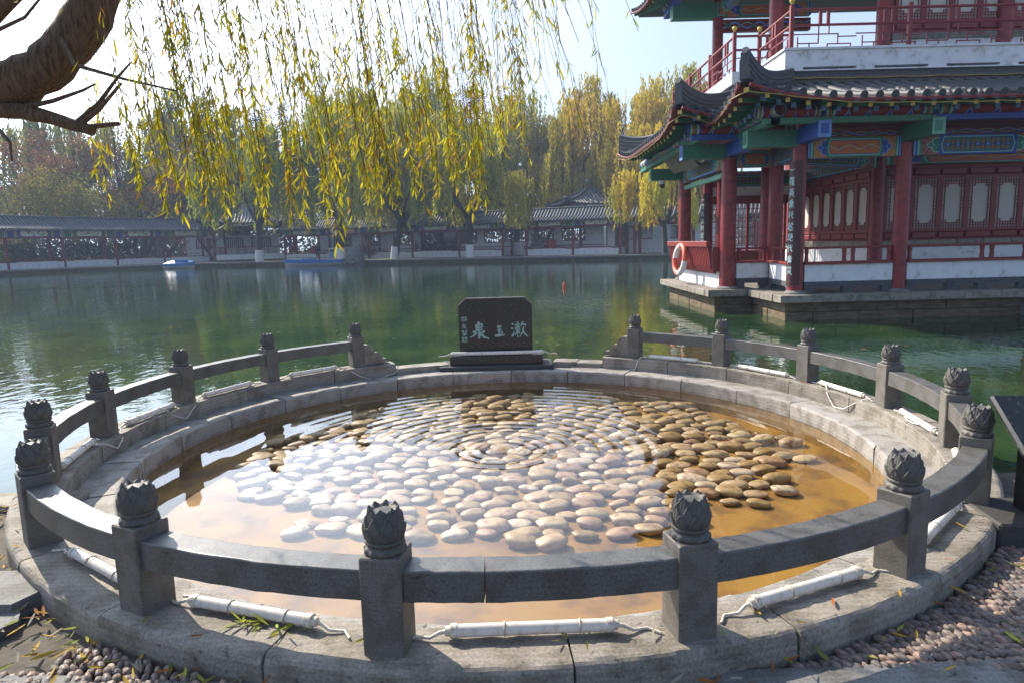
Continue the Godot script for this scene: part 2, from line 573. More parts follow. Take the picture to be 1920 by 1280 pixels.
# ---------- setting: lake, lake bed, ground, far bank ----------
func setting() -> void:
	var b := MB.new()
	b.quad(Vector3(-700, -1.3, 60), Vector3(700, -1.3, 60), Vector3(700, -1.3, -700), Vector3(-700, -1.3, -700))
	struct("ground", b, M.lake_bed)
	b = MB.new()
	b.quad(Vector3(-220, LAKE, 12), Vector3(220, LAKE, 12), Vector3(220, LAKE, -140), Vector3(-220, LAKE, -140))
	# the pool stands in the lake: cut a round hole for it
	var outer := 48
	b = MB.new()
	var ring := PackedVector3Array()
	var square := PackedVector3Array()
	for i in outer:
		var a := TAU * i / outer
		ring.append(Vector3(CX + 3.6 * sin(a), LAKE, CZ + 3.6 * cos(a)))
		var d := Vector2(sin(a), cos(a))
		var s := 8.0 / maxf(absf(d.x), absf(d.y))
		square.append(Vector3(CX + d.x * s, LAKE, CZ + d.y * s))
	for i in outer:
		var j := (i + 1) % outer
		b.quad(ring[i], square[i], square[j], ring[j])
	var x0 := CX - 8.0
	var x1 := CX + 8.0
	var z0 := CZ - 8.0
	var z1 := CZ + 8.0
	b.quad(Vector3(-260, LAKE, z0), Vector3(260, LAKE, z0), Vector3(260, LAKE, -140), Vector3(-260, LAKE, -140))
	b.quad(Vector3(-260, LAKE, z1), Vector3(x0, LAKE, z1), Vector3(x0, LAKE, z0), Vector3(-260, LAKE, z0))
	b.quad(Vector3(x1, LAKE, z1), Vector3(260, LAKE, z1), Vector3(260, LAKE, z0), Vector3(x1, LAKE, z0))
	struct("lake_water", b, M.lake)


# ---------- ring stones ----------
# cross-section prof (Vector2(radius, y), counter-clockwise) swept from angle a0 to a1 (degrees)
func ring_piece(prof: Array, a0: float, a1: float, segs: int, rough: float, sd: int, caps := true) -> MB:
	var b := MB.new()
	var f := FastNoiseLite.new()
	f.seed = sd
	f.frequency = 14.0
	f.fractal_octaves = 3
	var np := prof.size()
	var pts := []
	for i in np:
		var row := PackedVector3Array()
		for j in segs + 1:
			var p := polar(lerpf(a0, a1, float(j) / segs), prof[i].x, prof[i].y)
			if rough > 0.0:
				p += Vector3(f.get_noise_3d(p.x, p.y, p.z), f.get_noise_3d(p.x + 31, p.y, p.z), f.get_noise_3d(p.x, p.y + 57, p.z)) * rough
			row.append(p)
		pts.append(row)
	for i in np:
		b.sheet([pts[i], pts[(i + 1) % np]])
	if caps:
		var flat := PackedVector2Array(prof)
		var id := Geometry2D.triangulate_polygon(flat)
		for e in [0, segs]:
			var a := deg_to_rad(a0 if e == 0 else a1)
			var w := Vector3(cos(a), 0, -sin(a)) * (-1.0 if e == 0 else 1.0)
			for i in range(0, id.size(), 3):
				b._t(pts[id[i]][e], pts[id[i + 1]][e], pts[id[i + 2]][e], w)
	return b


func bullnose(r_in: float, r_out: float, y0: float, y1: float, e_in: float, e_out: float) -> Array:
	var p := [Vector2(r_in, y0), Vector2(r_out, y0)]
	if e_out > 0.0:
		for i in 5:
			var t := PI / 2 * i / 4
			p.append(Vector2(r_out - e_out + e_out * cos(t), y1 - e_out + e_out * sin(t)))
	else:
		p.append(Vector2(r_out, y1))
	if e_in > 0.0:
		for i in 5:
			var t := PI / 2 + PI / 2 * i / 4
			p.append(Vector2(r_in + e_in + e_in * cos(t), y1 - e_in + e_in * sin(t)))
	else:
		p.append(Vector2(r_in, y1))
	return p


func pool() -> void:
	var basin := thing("pool_basin", "round grey stone kerb and inner coping of the spring pool", "pool basin", Vector3.ZERO)
	# outer kerb blocks, open at the back where the stele stands
	var joints := [-153.5, -139.0, -118.5, -98.0, -80.0, -62.0, -43.5, -29.0, -14.8, 4.3, 19.0, 33.5, 48.0, 64.0, 82.0, 98.0, 113.0, 128.0, 142.0, 157.5]
	for i in joints.size() - 1:
		var a0: float = joints[i] + 0.06
		var a1: float = joints[i + 1] - 0.06
		var front := absf(0.5 * (a0 + a1)) < 62.0
		var low := -0.17 if front else -0.62
		var dy := rng.randf_range(-0.004, 0.004)
		var dr := rng.randf_range(-0.006, 0.006)
		put("kerb_block", ring_piece(bullnose(3.45 + dr, 3.75 + dr, low, dy, 0.012, 0.038), a0, a1, 20, 0.006, 100 + i), M["kerb%d" % (i % 4)], basin)
	# low sill blocks on either side of the stele
	for s in [[-166.0, -153.7], [157.7, 163.6], [163.8, 169.2]]:
		put("sill_block", ring_piece(bullnose(3.46, 3.74, -0.62, -0.085 + rng.randf_range(-0.006, 0.006), 0.01, 0.02), s[0], s[1], 8, 0.006, int(s[0]) + 400), M["kerb%d" % (int(s[1] + 400) % 4)], basin)
	put("sill_block", ring_piece(bullnose(3.46, 3.8, -0.62, -0.19, 0.01, 0.02), 169.3, 193.9, 10, 0.006, 77), M.kerb1, basin)
	# bedding behind the joints
	put("mortar_bed", ring_piece(bullnose(3.465, 3.725, -0.64, -0.022, 0.0, 0.0), -153.0, 157.0, 120, 0.0, 1), M.mortar, basin)
	# inner coping, a full ring
	var n := 25
	for i in n:
		var a0 := 360.0 * i / n - 8.0
		var a1 := 360.0 * (i + 1) / n - 8.0
		var dy := rng.randf_range(-0.006, 0.004)
		var dr := rng.randf_range(-0.008, 0.008)
		put("coping_block", ring_piece(bullnose(3.155 + dr, 3.50, -0.315, -0.155 + dy, 0.03, 0.0), a0 + 0.09, a1 - 0.09, 10, 0.007, 200 + i), M["coping%d" % (i % 3)], basin)
	put("coping_bed", ring_piece(bullnose(3.19, 3.49, -0.32, -0.175, 0.0, 0.0), -180, 180, 120, 0.0, 1, false), M.mortar, basin)
	put("pool_wall", ring_piece([Vector2(3.17, POOL_FLOOR - 0.1), Vector2(3.48, POOL_FLOOR - 0.1), Vector2(3.48, -0.316), Vector2(3.17, -0.316)], -180, 180, 96, 0.0, 1, false), M.pool_wall, basin)
	# floor
	var b := MB.new()
	var rows := []
	for i in 13:
		var row := PackedVector3Array()
		for j in 72:
			var t := TAU * j / 72
			var r := 3.3 * (1.0 - i / 12.0) + 0.001
			row.append(Vector3(CX + r * sin(t), POOL_FLOOR, CZ + r * cos(t)))
		rows.append(row)
	b.sheet(rows, true)
	var floor_node := struct("pool_floor", b, M.pool_floor)
	river_stones(floor_node)
	# water with rings spreading from the spring
	struct("pool_water", spring_water(), M.pool_water)


func stone_mesh(sd: int) -> ArrayMesh:
	var f := FastNoiseLite.new()
	f.seed = sd
	f.frequency = 0.55
	f.fractal_octaves = 2
	var b := MB.new()
	var rows := []
	var pw := 0.86
	for i in 10:
		var row := PackedVector3Array()
		var lat := -PI / 2 + PI * i / 9.0
		for j in 16:
			var lon := TAU * j / 16
			var q := Vector3(cos(lat) * cos(lon), sin(lat), -cos(lat) * sin(lon))
			q = Vector3(signf(q.x) * pow(absf(q.x), pw), signf(q.y) * pow(absf(q.y), pw), signf(q.z) * pow(absf(q.z), pw))
			var k := 1.0 + 0.20 * f.get_noise_3dv(q * 1.3) + 0.02 * f.get_noise_3dv(q * 5.0)
			row.append(q * k * 0.5)
		rows.append(row)
	b.sheet(rows, true)
	return b.mesh()


func river_stones(parent: Node) -> void:
	var meshes := []
	for i in 9:
		meshes.append(stone_mesh(300 + i))
	var spots := []
	var z := -9.1
	var row := 0
	while z < -4.42:
		var x := -2.75 + (0.13 if row % 2 else 0.0) + rng.randf_range(-0.08, 0.08)
		while x < 2.8:
			var p := Vector2(x, z + rng.randf_range(-0.055, 0.055))
			var e := Vector2((p.x - 0.03) / 2.68, (p.y + 6.78) / 2.38)
			var rag := 0.05 * sin(p.x * 7.0) + 0.04 * sin(p.y * 9.0)
			if e.length() < 1.0 + rag:
				spots.append(p)
			x += rng.randf_range(0.18, 0.285)
		z += 0.172
		row += 1
	# the nearest 298 are stones of their own; the rest, at the back, are one mass
	spots.reverse()
	var rest := []
	for i in spots.size():
		var p: Vector2 = spots[i]
		var l := rng.randf_range(0.165, 0.275)
		var d := l * rng.randf_range(0.58, 0.80)
		var h := l * rng.randf_range(0.27, 0.38)
		var t := Transform3D(Basis(Vector3.UP, rng.randf_range(-0.5, 0.5)) * Basis(Vector3.FORWARD, rng.randf_range(-0.12, 0.12)) * Basis.from_scale(Vector3(l, h, d)), Vector3(p.x, POOL_FLOOR + h * 0.40, p.y))
		if i < 298:
			put("river_stone", meshes[rng.randi_range(0, 8)], M["river%d" % rng.randi_range(0, 6)], parent, t)
		else:
			rest.append(t)
	stuff("river_stones", "", "", meshes[3], M.river0, rest, [], parent)
	print("stones ", spots.size())


func spring_water() -> MB:
	var b := MB.new()
	var fx := -0.125
	var fz := -6.054
	var nr := 210
	var na := 200
	var f := FastNoiseLite.new()
	f.seed = 5
	f.frequency = 1.4
	var rows := []
	var hs := []
	for i in nr + 1:
		var row := PackedVector3Array()
		for j in na:
			var t := TAU * j / na
			var d := Vector2(sin(t), cos(t))
			# distance from the spring to the coping along d
			var o := Vector2(fx - CX, fz - CZ)
			var bq := o.dot(d)
			var far := -bq + sqrt(bq * bq - (o.length_squared() - 3.16 * 3.16))
			var s := 1.0 - float(i) / nr
			var r := far * pow(s, 1.25)
			var x := fx + d.x * r
			var z := fz + d.y * r
			var calm := 0.55 + 0.45 * f.get_noise_2d(x, z)
			var behind := clampf(0.55 - 0.5 * d.y + 0.25 * d.x, 0.10, 1.0)   # the rings run on furthest towards the back and the right
			var amp := 0.014 * exp(-r * 1.0) * lerpf(1.0, behind, clampf(r * 1.6, 0, 1)) * calm
			var h := amp * (sin(52.0 * pow(r, 0.82) + 0.6 * f.get_noise_2d(x * 2.0, z * 2.0)) + 0.45 * sin(r * 31.0 + 1.3 + f.get_noise_2d(x + 9, z)))
			h += 0.0006 * f.get_noise_2d(x * 2.2 + 40, z * 3.0) * clampf(behind, 0.3, 1)
			if r < 0.16:
				h += 0.038 * exp(-r * r / 0.0035) + 0.016 * f.get_noise_2d(x * 26.0, z * 26.0) * exp(-r * r / 0.008)
			row.append(Vector3(x, POOL_WATER + h, z))
		rows.append(row)
	b.sheet(rows, true)
	return b


# ---------- balustrade ----------
func lotus_cap() -> MB:
	var b := MB.new()
	# two moulded rings and a neck
	var prof := []
	for p in [[0.078, 0.0], [0.088, 0.004], [0.092, 0.014], [0.090, 0.026], [0.080, 0.033], [0.076, 0.038], [0.082, 0.042], [0.086, 0.050], [0.083, 0.058], [0.072, 0.063]]:
		prof.append(Vector2(p[0], p[1]))
	# petal relief on the rings
	var rows := []
	for p in prof:
		var row := PackedVector3Array()
		for j in 64:
			var t := TAU * j / 64
			var r: float = p.x + (0.0035 * cos(t * 12.0) if p.y > 0.003 and p.y < 0.03 else 0.002 * cos(t * 24.0) if p.y > 0.04 else 0.0)
			row.append(Vector3(r * cos(t), p.y, -r * sin(t)))
		rows.append(row)
	b.sheet(rows, true)
	# bud of three tiers of pointed petals
	rows = []
	var y0 := 0.060
	var hh := 0.142
	var nv := 44
	var nu := 128
	for i in nv + 1:
		var row := PackedVector3Array()
		for j in nu:
			var u := 8.0 * j / nu
			var tipu := absf(fposmod(u + 0.5, 1.0) - 0.5) * 2.0          # 0 on a top petal's axis, 1 between petals
			var top := 0.86 + 0.13 * pow(1.0 - tipu, 1.2)
			var w := float(i) / nv * top
			var base := 0.066 + 0.013 * sin(PI * pow(clampf(w, 0, 1), 0.7)) - 0.010 * w * w
			var off := 0.0
			# lower tiers lie over the upper ones
			var tiers := [[0.46, 0.5, 0.0135], [0.76, 0.0, 0.0075], [1.06, 0.5, 0.0015]]
			for tr in tiers:
				var du := absf(fposmod(u + tr[1], 1.0) - 0.5) * 2.0
				var edge: float = tr[0] - 0.44 * pow(du, 1.25)
				if w < edge:
					var inside := clampf((edge - w) / 0.10, 0.0, 1.0)
					off = tr[2] + 0.0055 * (1.0 - inside) + 0.004 * (1.0 - du) - 0.004 * exp(-pow(du / 0.09, 2.0))
					break
			var r := base + off * 0.9
			var t := TAU * j / nu
			row.append(Vector3(r * cos(t), y0 + hh * w, -r * sin(t)))
		rows.append(row)
	# hollow top
	for k in 4:
		var row := PackedVector3Array()
		for j in nu:
			var t := TAU * j / nu
			var edge_p: Vector3 = rows[nv][j]
			var r: float = [0.050, 0.046, 0.028, 0.0005][k]
			row.append(Vector3(r * cos(t), y0 + hh * [0.88, 0.82, 0.85, 0.86][k], -r * sin(t)))
		rows.append(row)
	b.sheet(rows, true)
	return b


func balustrade() -> void:
	var o := thing("stone_balustrade", "ring of grey stone posts with lotus bud caps joined by curved rails", "balustrade")
	var cap := lotus_cap().mesh()
	var blk := MB.new()
	blk.cbox(Vector3(0, 0.195, 0), Vector3(0.168, 0.42, 0.168), 0.006)
	var block := blk.mesh()
	for i in 16:
		var a := POST_0 + POST_STEP * i
		var p := polar(a, POST_R, 0.0)
		var t := Transform3D(Basis(Vector3.UP, deg_to_rad(a + rng.randf_range(-1.2, 1.2))), p)
		var post := put("post", block, M.post_stone, o, t)
		put("lotus_cap", cap, M.lotus_stone, post, Transform3D(Basis(Vector3.UP, rng.randf_range(0, TAU)).scaled(Vector3(0.89, 0.94, 0.89) * rng.randf_range(0.97, 1.03)), Vector3(0, 0.402, 0)))
		if i < 15:
			var half := rad_to_deg(0.083 / POST_R)
			var a0 := a + half
			var a1 := a + POST_STEP - half
			if i == 7:
				# this rail is cracked through
				for s in [[a0, lerpf(a0, a1, 0.292)], [lerpf(a0, a1, 0.2965), a1]]:
					put("rail", ring_piece(bullnose(POST_R - 0.066, POST_R + 0.066, 0.222, 0.35, 0.006, 0.009), s[0], s[1], 12, 0.004, 500 + i), M.rail_stone, o)
			else:
				put("rail", ring_piece(bullnose(POST_R - 0.066, POST_R + 0.066, 0.222, 0.35, 0.006, 0.009), a0, a1, 14, 0.004, 500 + i), M.rail_stone, o)
	# cloud-shaped end stones
	for s in [[POST_0, -1.0], [POST_0 + 15 * POST_STEP, 1.0]]:
		var a: float = s[0]
		var dirn: float = s[1]
		var poly := PackedVector2Array()
		poly.append(Vector2(0, 0))
		for lobe in [[0.30, 0.0, 0.075, 0.1, 0.52], [0.185, 0.085, 0.085, 0.0, 0.55], [0.055, 0.19, 0.095, 0.0, 0.58]]:
			for k in 8:
				var th := PI * lerpf(lobe[3], lobe[4], k / 7.0)
				poly.append(Vector2(lobe[0] + lobe[2] * cos(th), maxf(0.0, lobe[1] + lobe[2] * sin(th))))
		poly.append(Vector2(0, 0.30))
		var out := MB.new()
		var pts := PackedVector2Array()
		for q in poly:
			pts.append(Vector2(q.x * dirn, q.y))
		out.prism(pts, -0.055, 0.055)
		var base := polar(a, POST_R, 0.0)
		var ar := deg_to_rad(a)
		var along := Vector3(cos(ar), 0, -sin(ar)) * dirn
		var t := Transform3D(Basis(Vector3.UP, ar + dirn * 0.05), base + along * 0.083)
		var e := put("end_stone", out, M.kerb1, o, t)
		# raised spiral boss on the inner face
		for lobe in [[0.19, 0.085, 0.05]]:
			var sp := []
			for k in 40:
				var th := 0.35 * k
				var r: float = lobe[2] * (1.0 - k / 46.0)
				sp.append(Vector3((lobe[0] + r * cos(th)) * dirn, lobe[1] + r * sin(th), -0.054))
			var sb := MB.new()
			sb.tube(sp, [0.0065], 6)
			put("spiral", sb, M.kerb1, e)


# ---------- writing ----------
# one brush stroke as a flat ribbon through pts, x right and y up in xf, thin along z
func stroke(b: MB, pts: Array, w: float, xf: Transform3D, thick := 0.003) -> void:
	var cv := Curve2D.new()
	for i in pts.size():
		var p := Vector2(pts[i][0], pts[i][1])
		var tan := Vector2.ZERO
		if i > 0 and i < pts.size() - 1:
			tan = (Vector2(pts[i + 1][0], pts[i + 1][1]) - Vector2(pts[i - 1][0], pts[i - 1][1])) * 0.17
		cv.add_point(p, -tan, tan)
	var l := cv.get_baked_length()
	var n := maxi(4, int(l / 0.07))
	var lft := []
	var rgt := []
	for i in n + 1:
		var t := float(i) / n
		var p := cv.sample_baked(l * t)
		var q := cv.sample_baked(minf(l, l * t + 0.01)) - cv.sample_baked(maxf(0, l * t - 0.01))
		q = q.normalized()
		var wd := w * (0.55 + 0.55 * sin(PI * clampf(t * 1.15 + 0.05, 0, 1))) * (1.15 - 0.35 * t)
		var s := Vector2(-q.y, q.x) * wd * 0.5
		lft.append(p + s)
		rgt.append(p - s)
	for i in n:
		var a: Vector2 = lft[i]
		var c: Vector2 = rgt[i]
		var a2: Vector2 = lft[i + 1]
		var c2: Vector2 = rgt[i + 1]
		b._q(xf * Vector3(a.x, a.y, thick), xf * Vector3(c.x, c.y, thick), xf * Vector3(c2.x, c2.y, thick), xf * Vector3(a2.x, a2.y, thick), xf.basis.z)
		b._q(xf * Vector3(a.x, a.y, thick), xf * Vector3(a2.x, a2.y, thick), xf * Vector3(a2.x, a2.y, 0), xf * Vector3(a.x, a.y, 0), xf.basis * Vector3(a.x - c.x, a.y - c.y, 0))
		b._q(xf * Vector3(c.x, c.y, thick), xf * Vector3(c2.x, c2.y, thick), xf * Vector3(c2.x, c2.y, 0), xf * Vector3(c.x, c.y, 0), xf.basis * Vector3(c.x - a.x, c.y - a.y, 0))


var GLYPHS := {
	"quan": [[[0.52, 1.0], [0.42, 0.86]], [[0.37, 0.85], [0.36, 0.52]], [[0.36, 0.83], [0.66, 0.86], [0.63, 0.54]], [[0.38, 0.69], [0.62, 0.70]], [[0.37, 0.55], [0.63, 0.56]], [[0.50, 0.53], [0.50, 0.03], [0.42, 0.12]], [[0.16, 0.44], [0.42, 0.47], [0.28, 0.28], [0.02, 0.14]], [[0.80, 0.50], [0.57, 0.35]], [[0.53, 0.40], [0.74, 0.16], [1.02, 0.05]]],
	"yu": [[[0.26, 0.86], [0.72, 0.91]], [[0.30, 0.56], [0.70, 0.60]], [[0.50, 0.88], [0.46, 0.14]], [[0.04, 0.10], [0.5, 0.14], [1.0, 0.18]], [[0.66, 0.42], [0.80, 0.30]]],
	"shu": [[[0.04, 0.90], [0.14, 0.79]], [[0.0, 0.63], [0.10, 0.55]], [[0.02, 0.08], [0.10, 0.2], [0.17, 0.40]], [[0.22, 0.80], [0.56, 0.84]], [[0.39, 1.0], [0.385, 0.0]], [[0.26, 0.67], [0.265, 0.46]], [[0.26, 0.66], [0.52, 0.68], [0.51, 0.47]], [[0.27, 0.48], [0.51, 0.49]], [[0.38, 0.45], [0.30, 0.28], [0.18, 0.16]], [[0.40, 0.43], [0.54, 0.26]], [[0.70, 1.0], [0.66, 0.86], [0.57, 0.70]], [[0.64, 0.81], [0.92, 0.84], [0.84, 0.67]], [[0.75, 0.68], [0.70, 0.36], [0.50, 0.05]], [[0.73, 0.42], [0.84, 0.2], [1.02, 0.06]]],
	"guan": [[[0.15, 0.95], [0.12, 0.0]], [[0.15, 0.93], [0.42, 0.95], [0.42, 0.68]], [[0.16, 0.80], [0.40, 0.81]], [[0.58, 0.94], [0.90, 0.96], [0.88, 0.05], [0.78, 0.1]], [[0.60, 0.80], [0.86, 0.81]], [[0.35, 0.58], [0.48, 0.44], [0.36, 0.36]], [[0.62, 0.58], [0.74, 0.44], [0.60, 0.36]], [[0.42, 0.3], [0.38, 0.1]], [[0.62, 0.32], [0.64, 0.08]]],
	"you": [[[0.08, 0.68], [0.92, 0.74]], [[0.45, 1.0], [0.36, 0.5], [0.08, 0.05]], [[0.38, 0.48], [0.76, 0.50], [0.58, 0.22], [0.30, 0.02]], [[0.42, 0.36], [0.66, 0.16], [0.98, 0.02]]],
	"sheng": [[[0.1, 0.9], [0.52, 0.93]], [[0.30, 1.0], [0.30, 0.76]], [[0.14, 0.76], [0.5, 0.78]], [[0.16, 0.62], [0.48, 0.64], [0.46, 0.46]], [[0.16, 0.62], [0.06, 0.36]], [[0.66, 0.95], [0.88, 0.95], [0.92, 0.72]], [[0.62, 0.62], [0.88, 0.64], [0.60, 0.38]], [[0.68, 0.56], [0.96, 0.38]], [[0.2, 0.32], [0.86, 0.35]], [[0.34, 0.32], [0.34, 0.02]], [[0.70, 0.34], [0.68, -0.02]], [[0.36, 0.2], [0.66, 0.21]], [[0.2, 0.04], [0.86, 0.09]]],
	"ti": [[[0.12, 0.95], [0.12, 0.64]], [[0.12, 0.94], [0.40, 0.95], [0.38, 0.65]], [[0.14, 0.80], [0.38, 0.81]], [[0.06, 0.54], [0.46, 0.57]], [[0.26, 0.54], [0.27, 0.2]], [[0.14, 0.4], [0.1, 0.2], [0.02, 0.06]], [[0.08, 0.2], [0.4, 0.06], [1.0, 0.04]], [[0.52, 0.92], [0.96, 0.95]], [[0.60, 0.80], [0.60, 0.36]], [[0.60, 0.80], [0.90, 0.81], [0.89, 0.36]], [[0.62, 0.58], [0.88, 0.58]], [[0.66, 0.32], [0.54, 0.18]], [[0.82, 0.32], [0.94, 0.2]]],
	"yi": [[[0.05, 0.50], [0.5, 0.53], [0.96, 0.58]]],
	"luo": [[[0.15, 0.95], [0.85, 0.97], [0.84, 0.76]], [[0.15, 0.95], [0.16, 0.76], [0.84, 0.77]], [[0.38, 0.94], [0.38, 0.78]], [[0.62, 0.94], [0.62, 0.78]], [[0.2, 0.65], [0.08, 0.4]], [[0.22, 0.6], [0.2, 0.05]], [[0.55, 0.7], [0.4, 0.45]], [[0.46, 0.58], [0.46, 0.05]], [[0.46, 0.55], [0.9, 0.58]], [[0.46, 0.38], [0.88, 0.4]], [[0.46, 0.22], [0.88, 0.24]], [[0.46, 0.06], [0.94, 0.08]], [[0.68, 0.7], [0.68, 0.08]]],
	"yan": [[[0.1, 0.86], [0.9, 0.9]], [[0.34, 0.98], [0.34, 0.76]], [[0.66, 0.98], [0.66, 0.76]], [[0.3, 0.66], [0.7, 0.68], [0.68, 0.44]], [[0.3, 0.66], [0.32, 0.44], [0.68, 0.45]], [[0.2, 0.6], [0.2, 0.4]], [[0.82, 0.62], [0.8, 0.4]], [[0.1, 0.34], [0.9, 0.38]], [[0.5, 0.42], [0.3, 0.18], [0.1, 0.02]], [[0.5, 0.36], [0.7, 0.16], [0.94, 0.02]]],
	"qiao": [[[0.75, 0.98], [0.2, 0.86]], [[0.06, 0.72], [0.94, 0.76]], [[0.5, 0.9], [0.4, 0.66], [0.06, 0.48]], [[0.54, 0.74], [0.94, 0.5]], [[0.36, 0.58], [0.66, 0.59], [0.64, 0.46]], [[0.36, 0.58], [0.37, 0.46], [0.64, 0.46]], [[0.18, 0.38], [0.18, 0.0]], [[0.18, 0.37], [0.84, 0.39], [0.83, 0.02]], [[0.36, 0.28], [0.66, 0.29], [0.64, 0.12]], [[0.36, 0.28], [0.37, 0.12], [0.64, 0.12]]],
	"tuo": [[[0.04, 0.7], [0.4, 0.76]], [[0.24, 0.98], [0.24, 0.04], [0.12, 0.14]], [[0.02, 0.34], [0.42, 0.5]], [[0.86, 0.92], [0.5, 0.78]], [[0.46, 0.54], [0.94, 0.62]], [[0.66, 0.84], [0.64, 0.14], [0.94, 0.08], [0.95, 0.26]]],
	"qi": [[[0.1, 0.82], [0.44, 0.85]], [[0.28, 0.98], [0.28, 0.66]], [[0.04, 0.62], [0.5, 0.66]], [[0.28, 0.6], [0.28, 0.22]], [[0.28, 0.44], [0.46, 0.46]], [[0.14, 0.46], [0.12, 0.24], [0.02, 0.06]], [[0.1, 0.2], [0.4, 0.06], [0.98, 0.03]], [[0.56, 0.86], [0.88, 0.88], [0.86, 0.64]], [[0.58, 0.64], [0.86, 0.65]], [[0.58, 0.64], [0.56, 0.28], [0.92, 0.26], [0.93, 0.42]]],
	"jue": [[[0.26, 0.96], [0.1, 0.74], [0.34, 0.72]], [[0.36, 0.84], [0.08, 0.48], [0.4, 0.5]], [[0.24, 0.44], [0.24, 0.12]], [[0.1, 0.32], [0.04, 0.16]], [[0.36, 0.32], [0.42, 0.18]], [[0.62, 0.98], [0.48, 0.72]], [[0.58, 0.86], [0.86, 0.88], [0.76, 0.7]], [[0.54, 0.66], [0.9, 0.68], [0.88, 0.44]], [[0.54, 0.66], [0.54, 0.1], [0.94, 0.06], [0.96, 0.26]], [[0.72, 0.66], [0.72, 0.44]], [[0.55, 0.44], [0.88, 0.45]]],
	"dai": [[[0.3, 0.96], [0.2, 0.74], [0.04, 0.52]], [[0.2, 0.66], [0.2, 0.02]], [[0.36, 0.62], [0.92, 0.7]], [[0.58, 0.98], [0.62, 0.5], [0.78, 0.16], [0.96, 0.04], [0.97, 0.22]], [[0.78, 0.96], [0.9, 0.86]]],
	"qing": [[[0.16, 0.86], [0.84, 0.9]], [[0.2, 0.72], [0.8, 0.75]], [[0.06, 0.56], [0.94, 0.61]], [[0.5, 0.99], [0.5, 0.58]], [[0.28, 0.48], [0.26, 0.16], [0.18, 0.0]], [[0.28, 0.47], [0.74, 0.49], [0.73, 0.02], [0.62, 0.08]], [[0.3, 0.34], [0.72, 0.35]], [[0.3, 0.2], [0.72, 0.21]]],
	"zai": [[[0.3, 0.98], [0.18, 0.8], [0.3, 0.62]], [[0.54, 0.98], [0.42, 0.8], [0.54, 0.62]], [[0.78, 0.98], [0.66, 0.8], [0.8, 0.62]], [[0.5, 0.62], [0.42, 0.3], [0.06, 0.02]], [[0.48, 0.36], [0.7, 0.14], [0.96, 0.0]], [[0.22, 0.48], [0.3, 0.34]], [[0.8, 0.5], [0.68, 0.36]]],
}


func glyph(b: MB, which: String, at: Vector2, size: Vector2, w: float, xf: Transform3D, thick := 0.003) -> void:
	for s in GLYPHS[which]:
		var pts := []
		for p in s:
			pts.append([at.x + p[0] * size.x, at.y + p[1] * size.y])
		stroke(b, pts, w, xf, thick)


func stele() -> void:
	var o := thing("stone_stele", "black inscribed stone tablet on a stepped plinth at the back of the pool", "stele", Vector3(-0.23, -0.2, -9.70), 0.005)
	# the root lies at the base; the slab is a little over a metre wide
	var slab := PackedVector2Array([Vector2(-0.525, 0.20), Vector2(0.525, 0.20), Vector2(0.525, 0.935), Vector2(0.425, 1.035), Vector2(-0.42, 1.035), Vector2(-0.525, 0.935)])
	var b := MB.new()
	b.prism(slab, -0.075, 0.075)
	var s := put("slab", b, M.granite_black, o)
	# a pale line along the top and upper corners of the slab's front
	var rim := MB.new()
	for i in range(2, 5):
		var p := slab[i]
		var q := slab[(i + 1) % slab.size()]
		rim.tube([Vector3(p.x, p.y, 0.073), Vector3(q.x, q.y, 0.073)], [0.004], 5)
	put("pale_edge", rim, M.kerb2, s)
	b = MB.new()
	b.cbox(Vector3(0, 0.165, 0.03), Vector3(1.32, 0.13, 0.40), 0.008)
	put("plinth", b, M.granite_black, o)
	b = MB.new()
	b.cbox(Vector3(0, 0.035, 0.06), Vector3(1.60, 0.13, 0.56), 0.01)
	put("base", b, M.granite_base, o)
	var xf := Transform3D(Basis(), Vector3(0, 0, 0.0745))
	for g in [["quan", Vector2(-0.375, 0.44), Vector2(0.275, 0.26), 0.034], ["yu", Vector2(-0.02, 0.475), Vector2(0.15, 0.17), 0.034], ["shu", Vector2(0.225, 0.455), Vector2(0.235, 0.235), 0.024]]:
		b = MB.new()
		glyph(b, g[0], g[1], g[2], g[3], xf)
		put("character", b, M.stele_paint, o)
	var y := 0.70
	for g in ["guan", "you", "sheng", "ti"]:
		b = MB.new()
		glyph(b, g, Vector2(-0.49, y), Vector2(0.085, 0.075), 0.011, xf)
		put("character", b, M.stele_paint, o)
		y -= 0.096


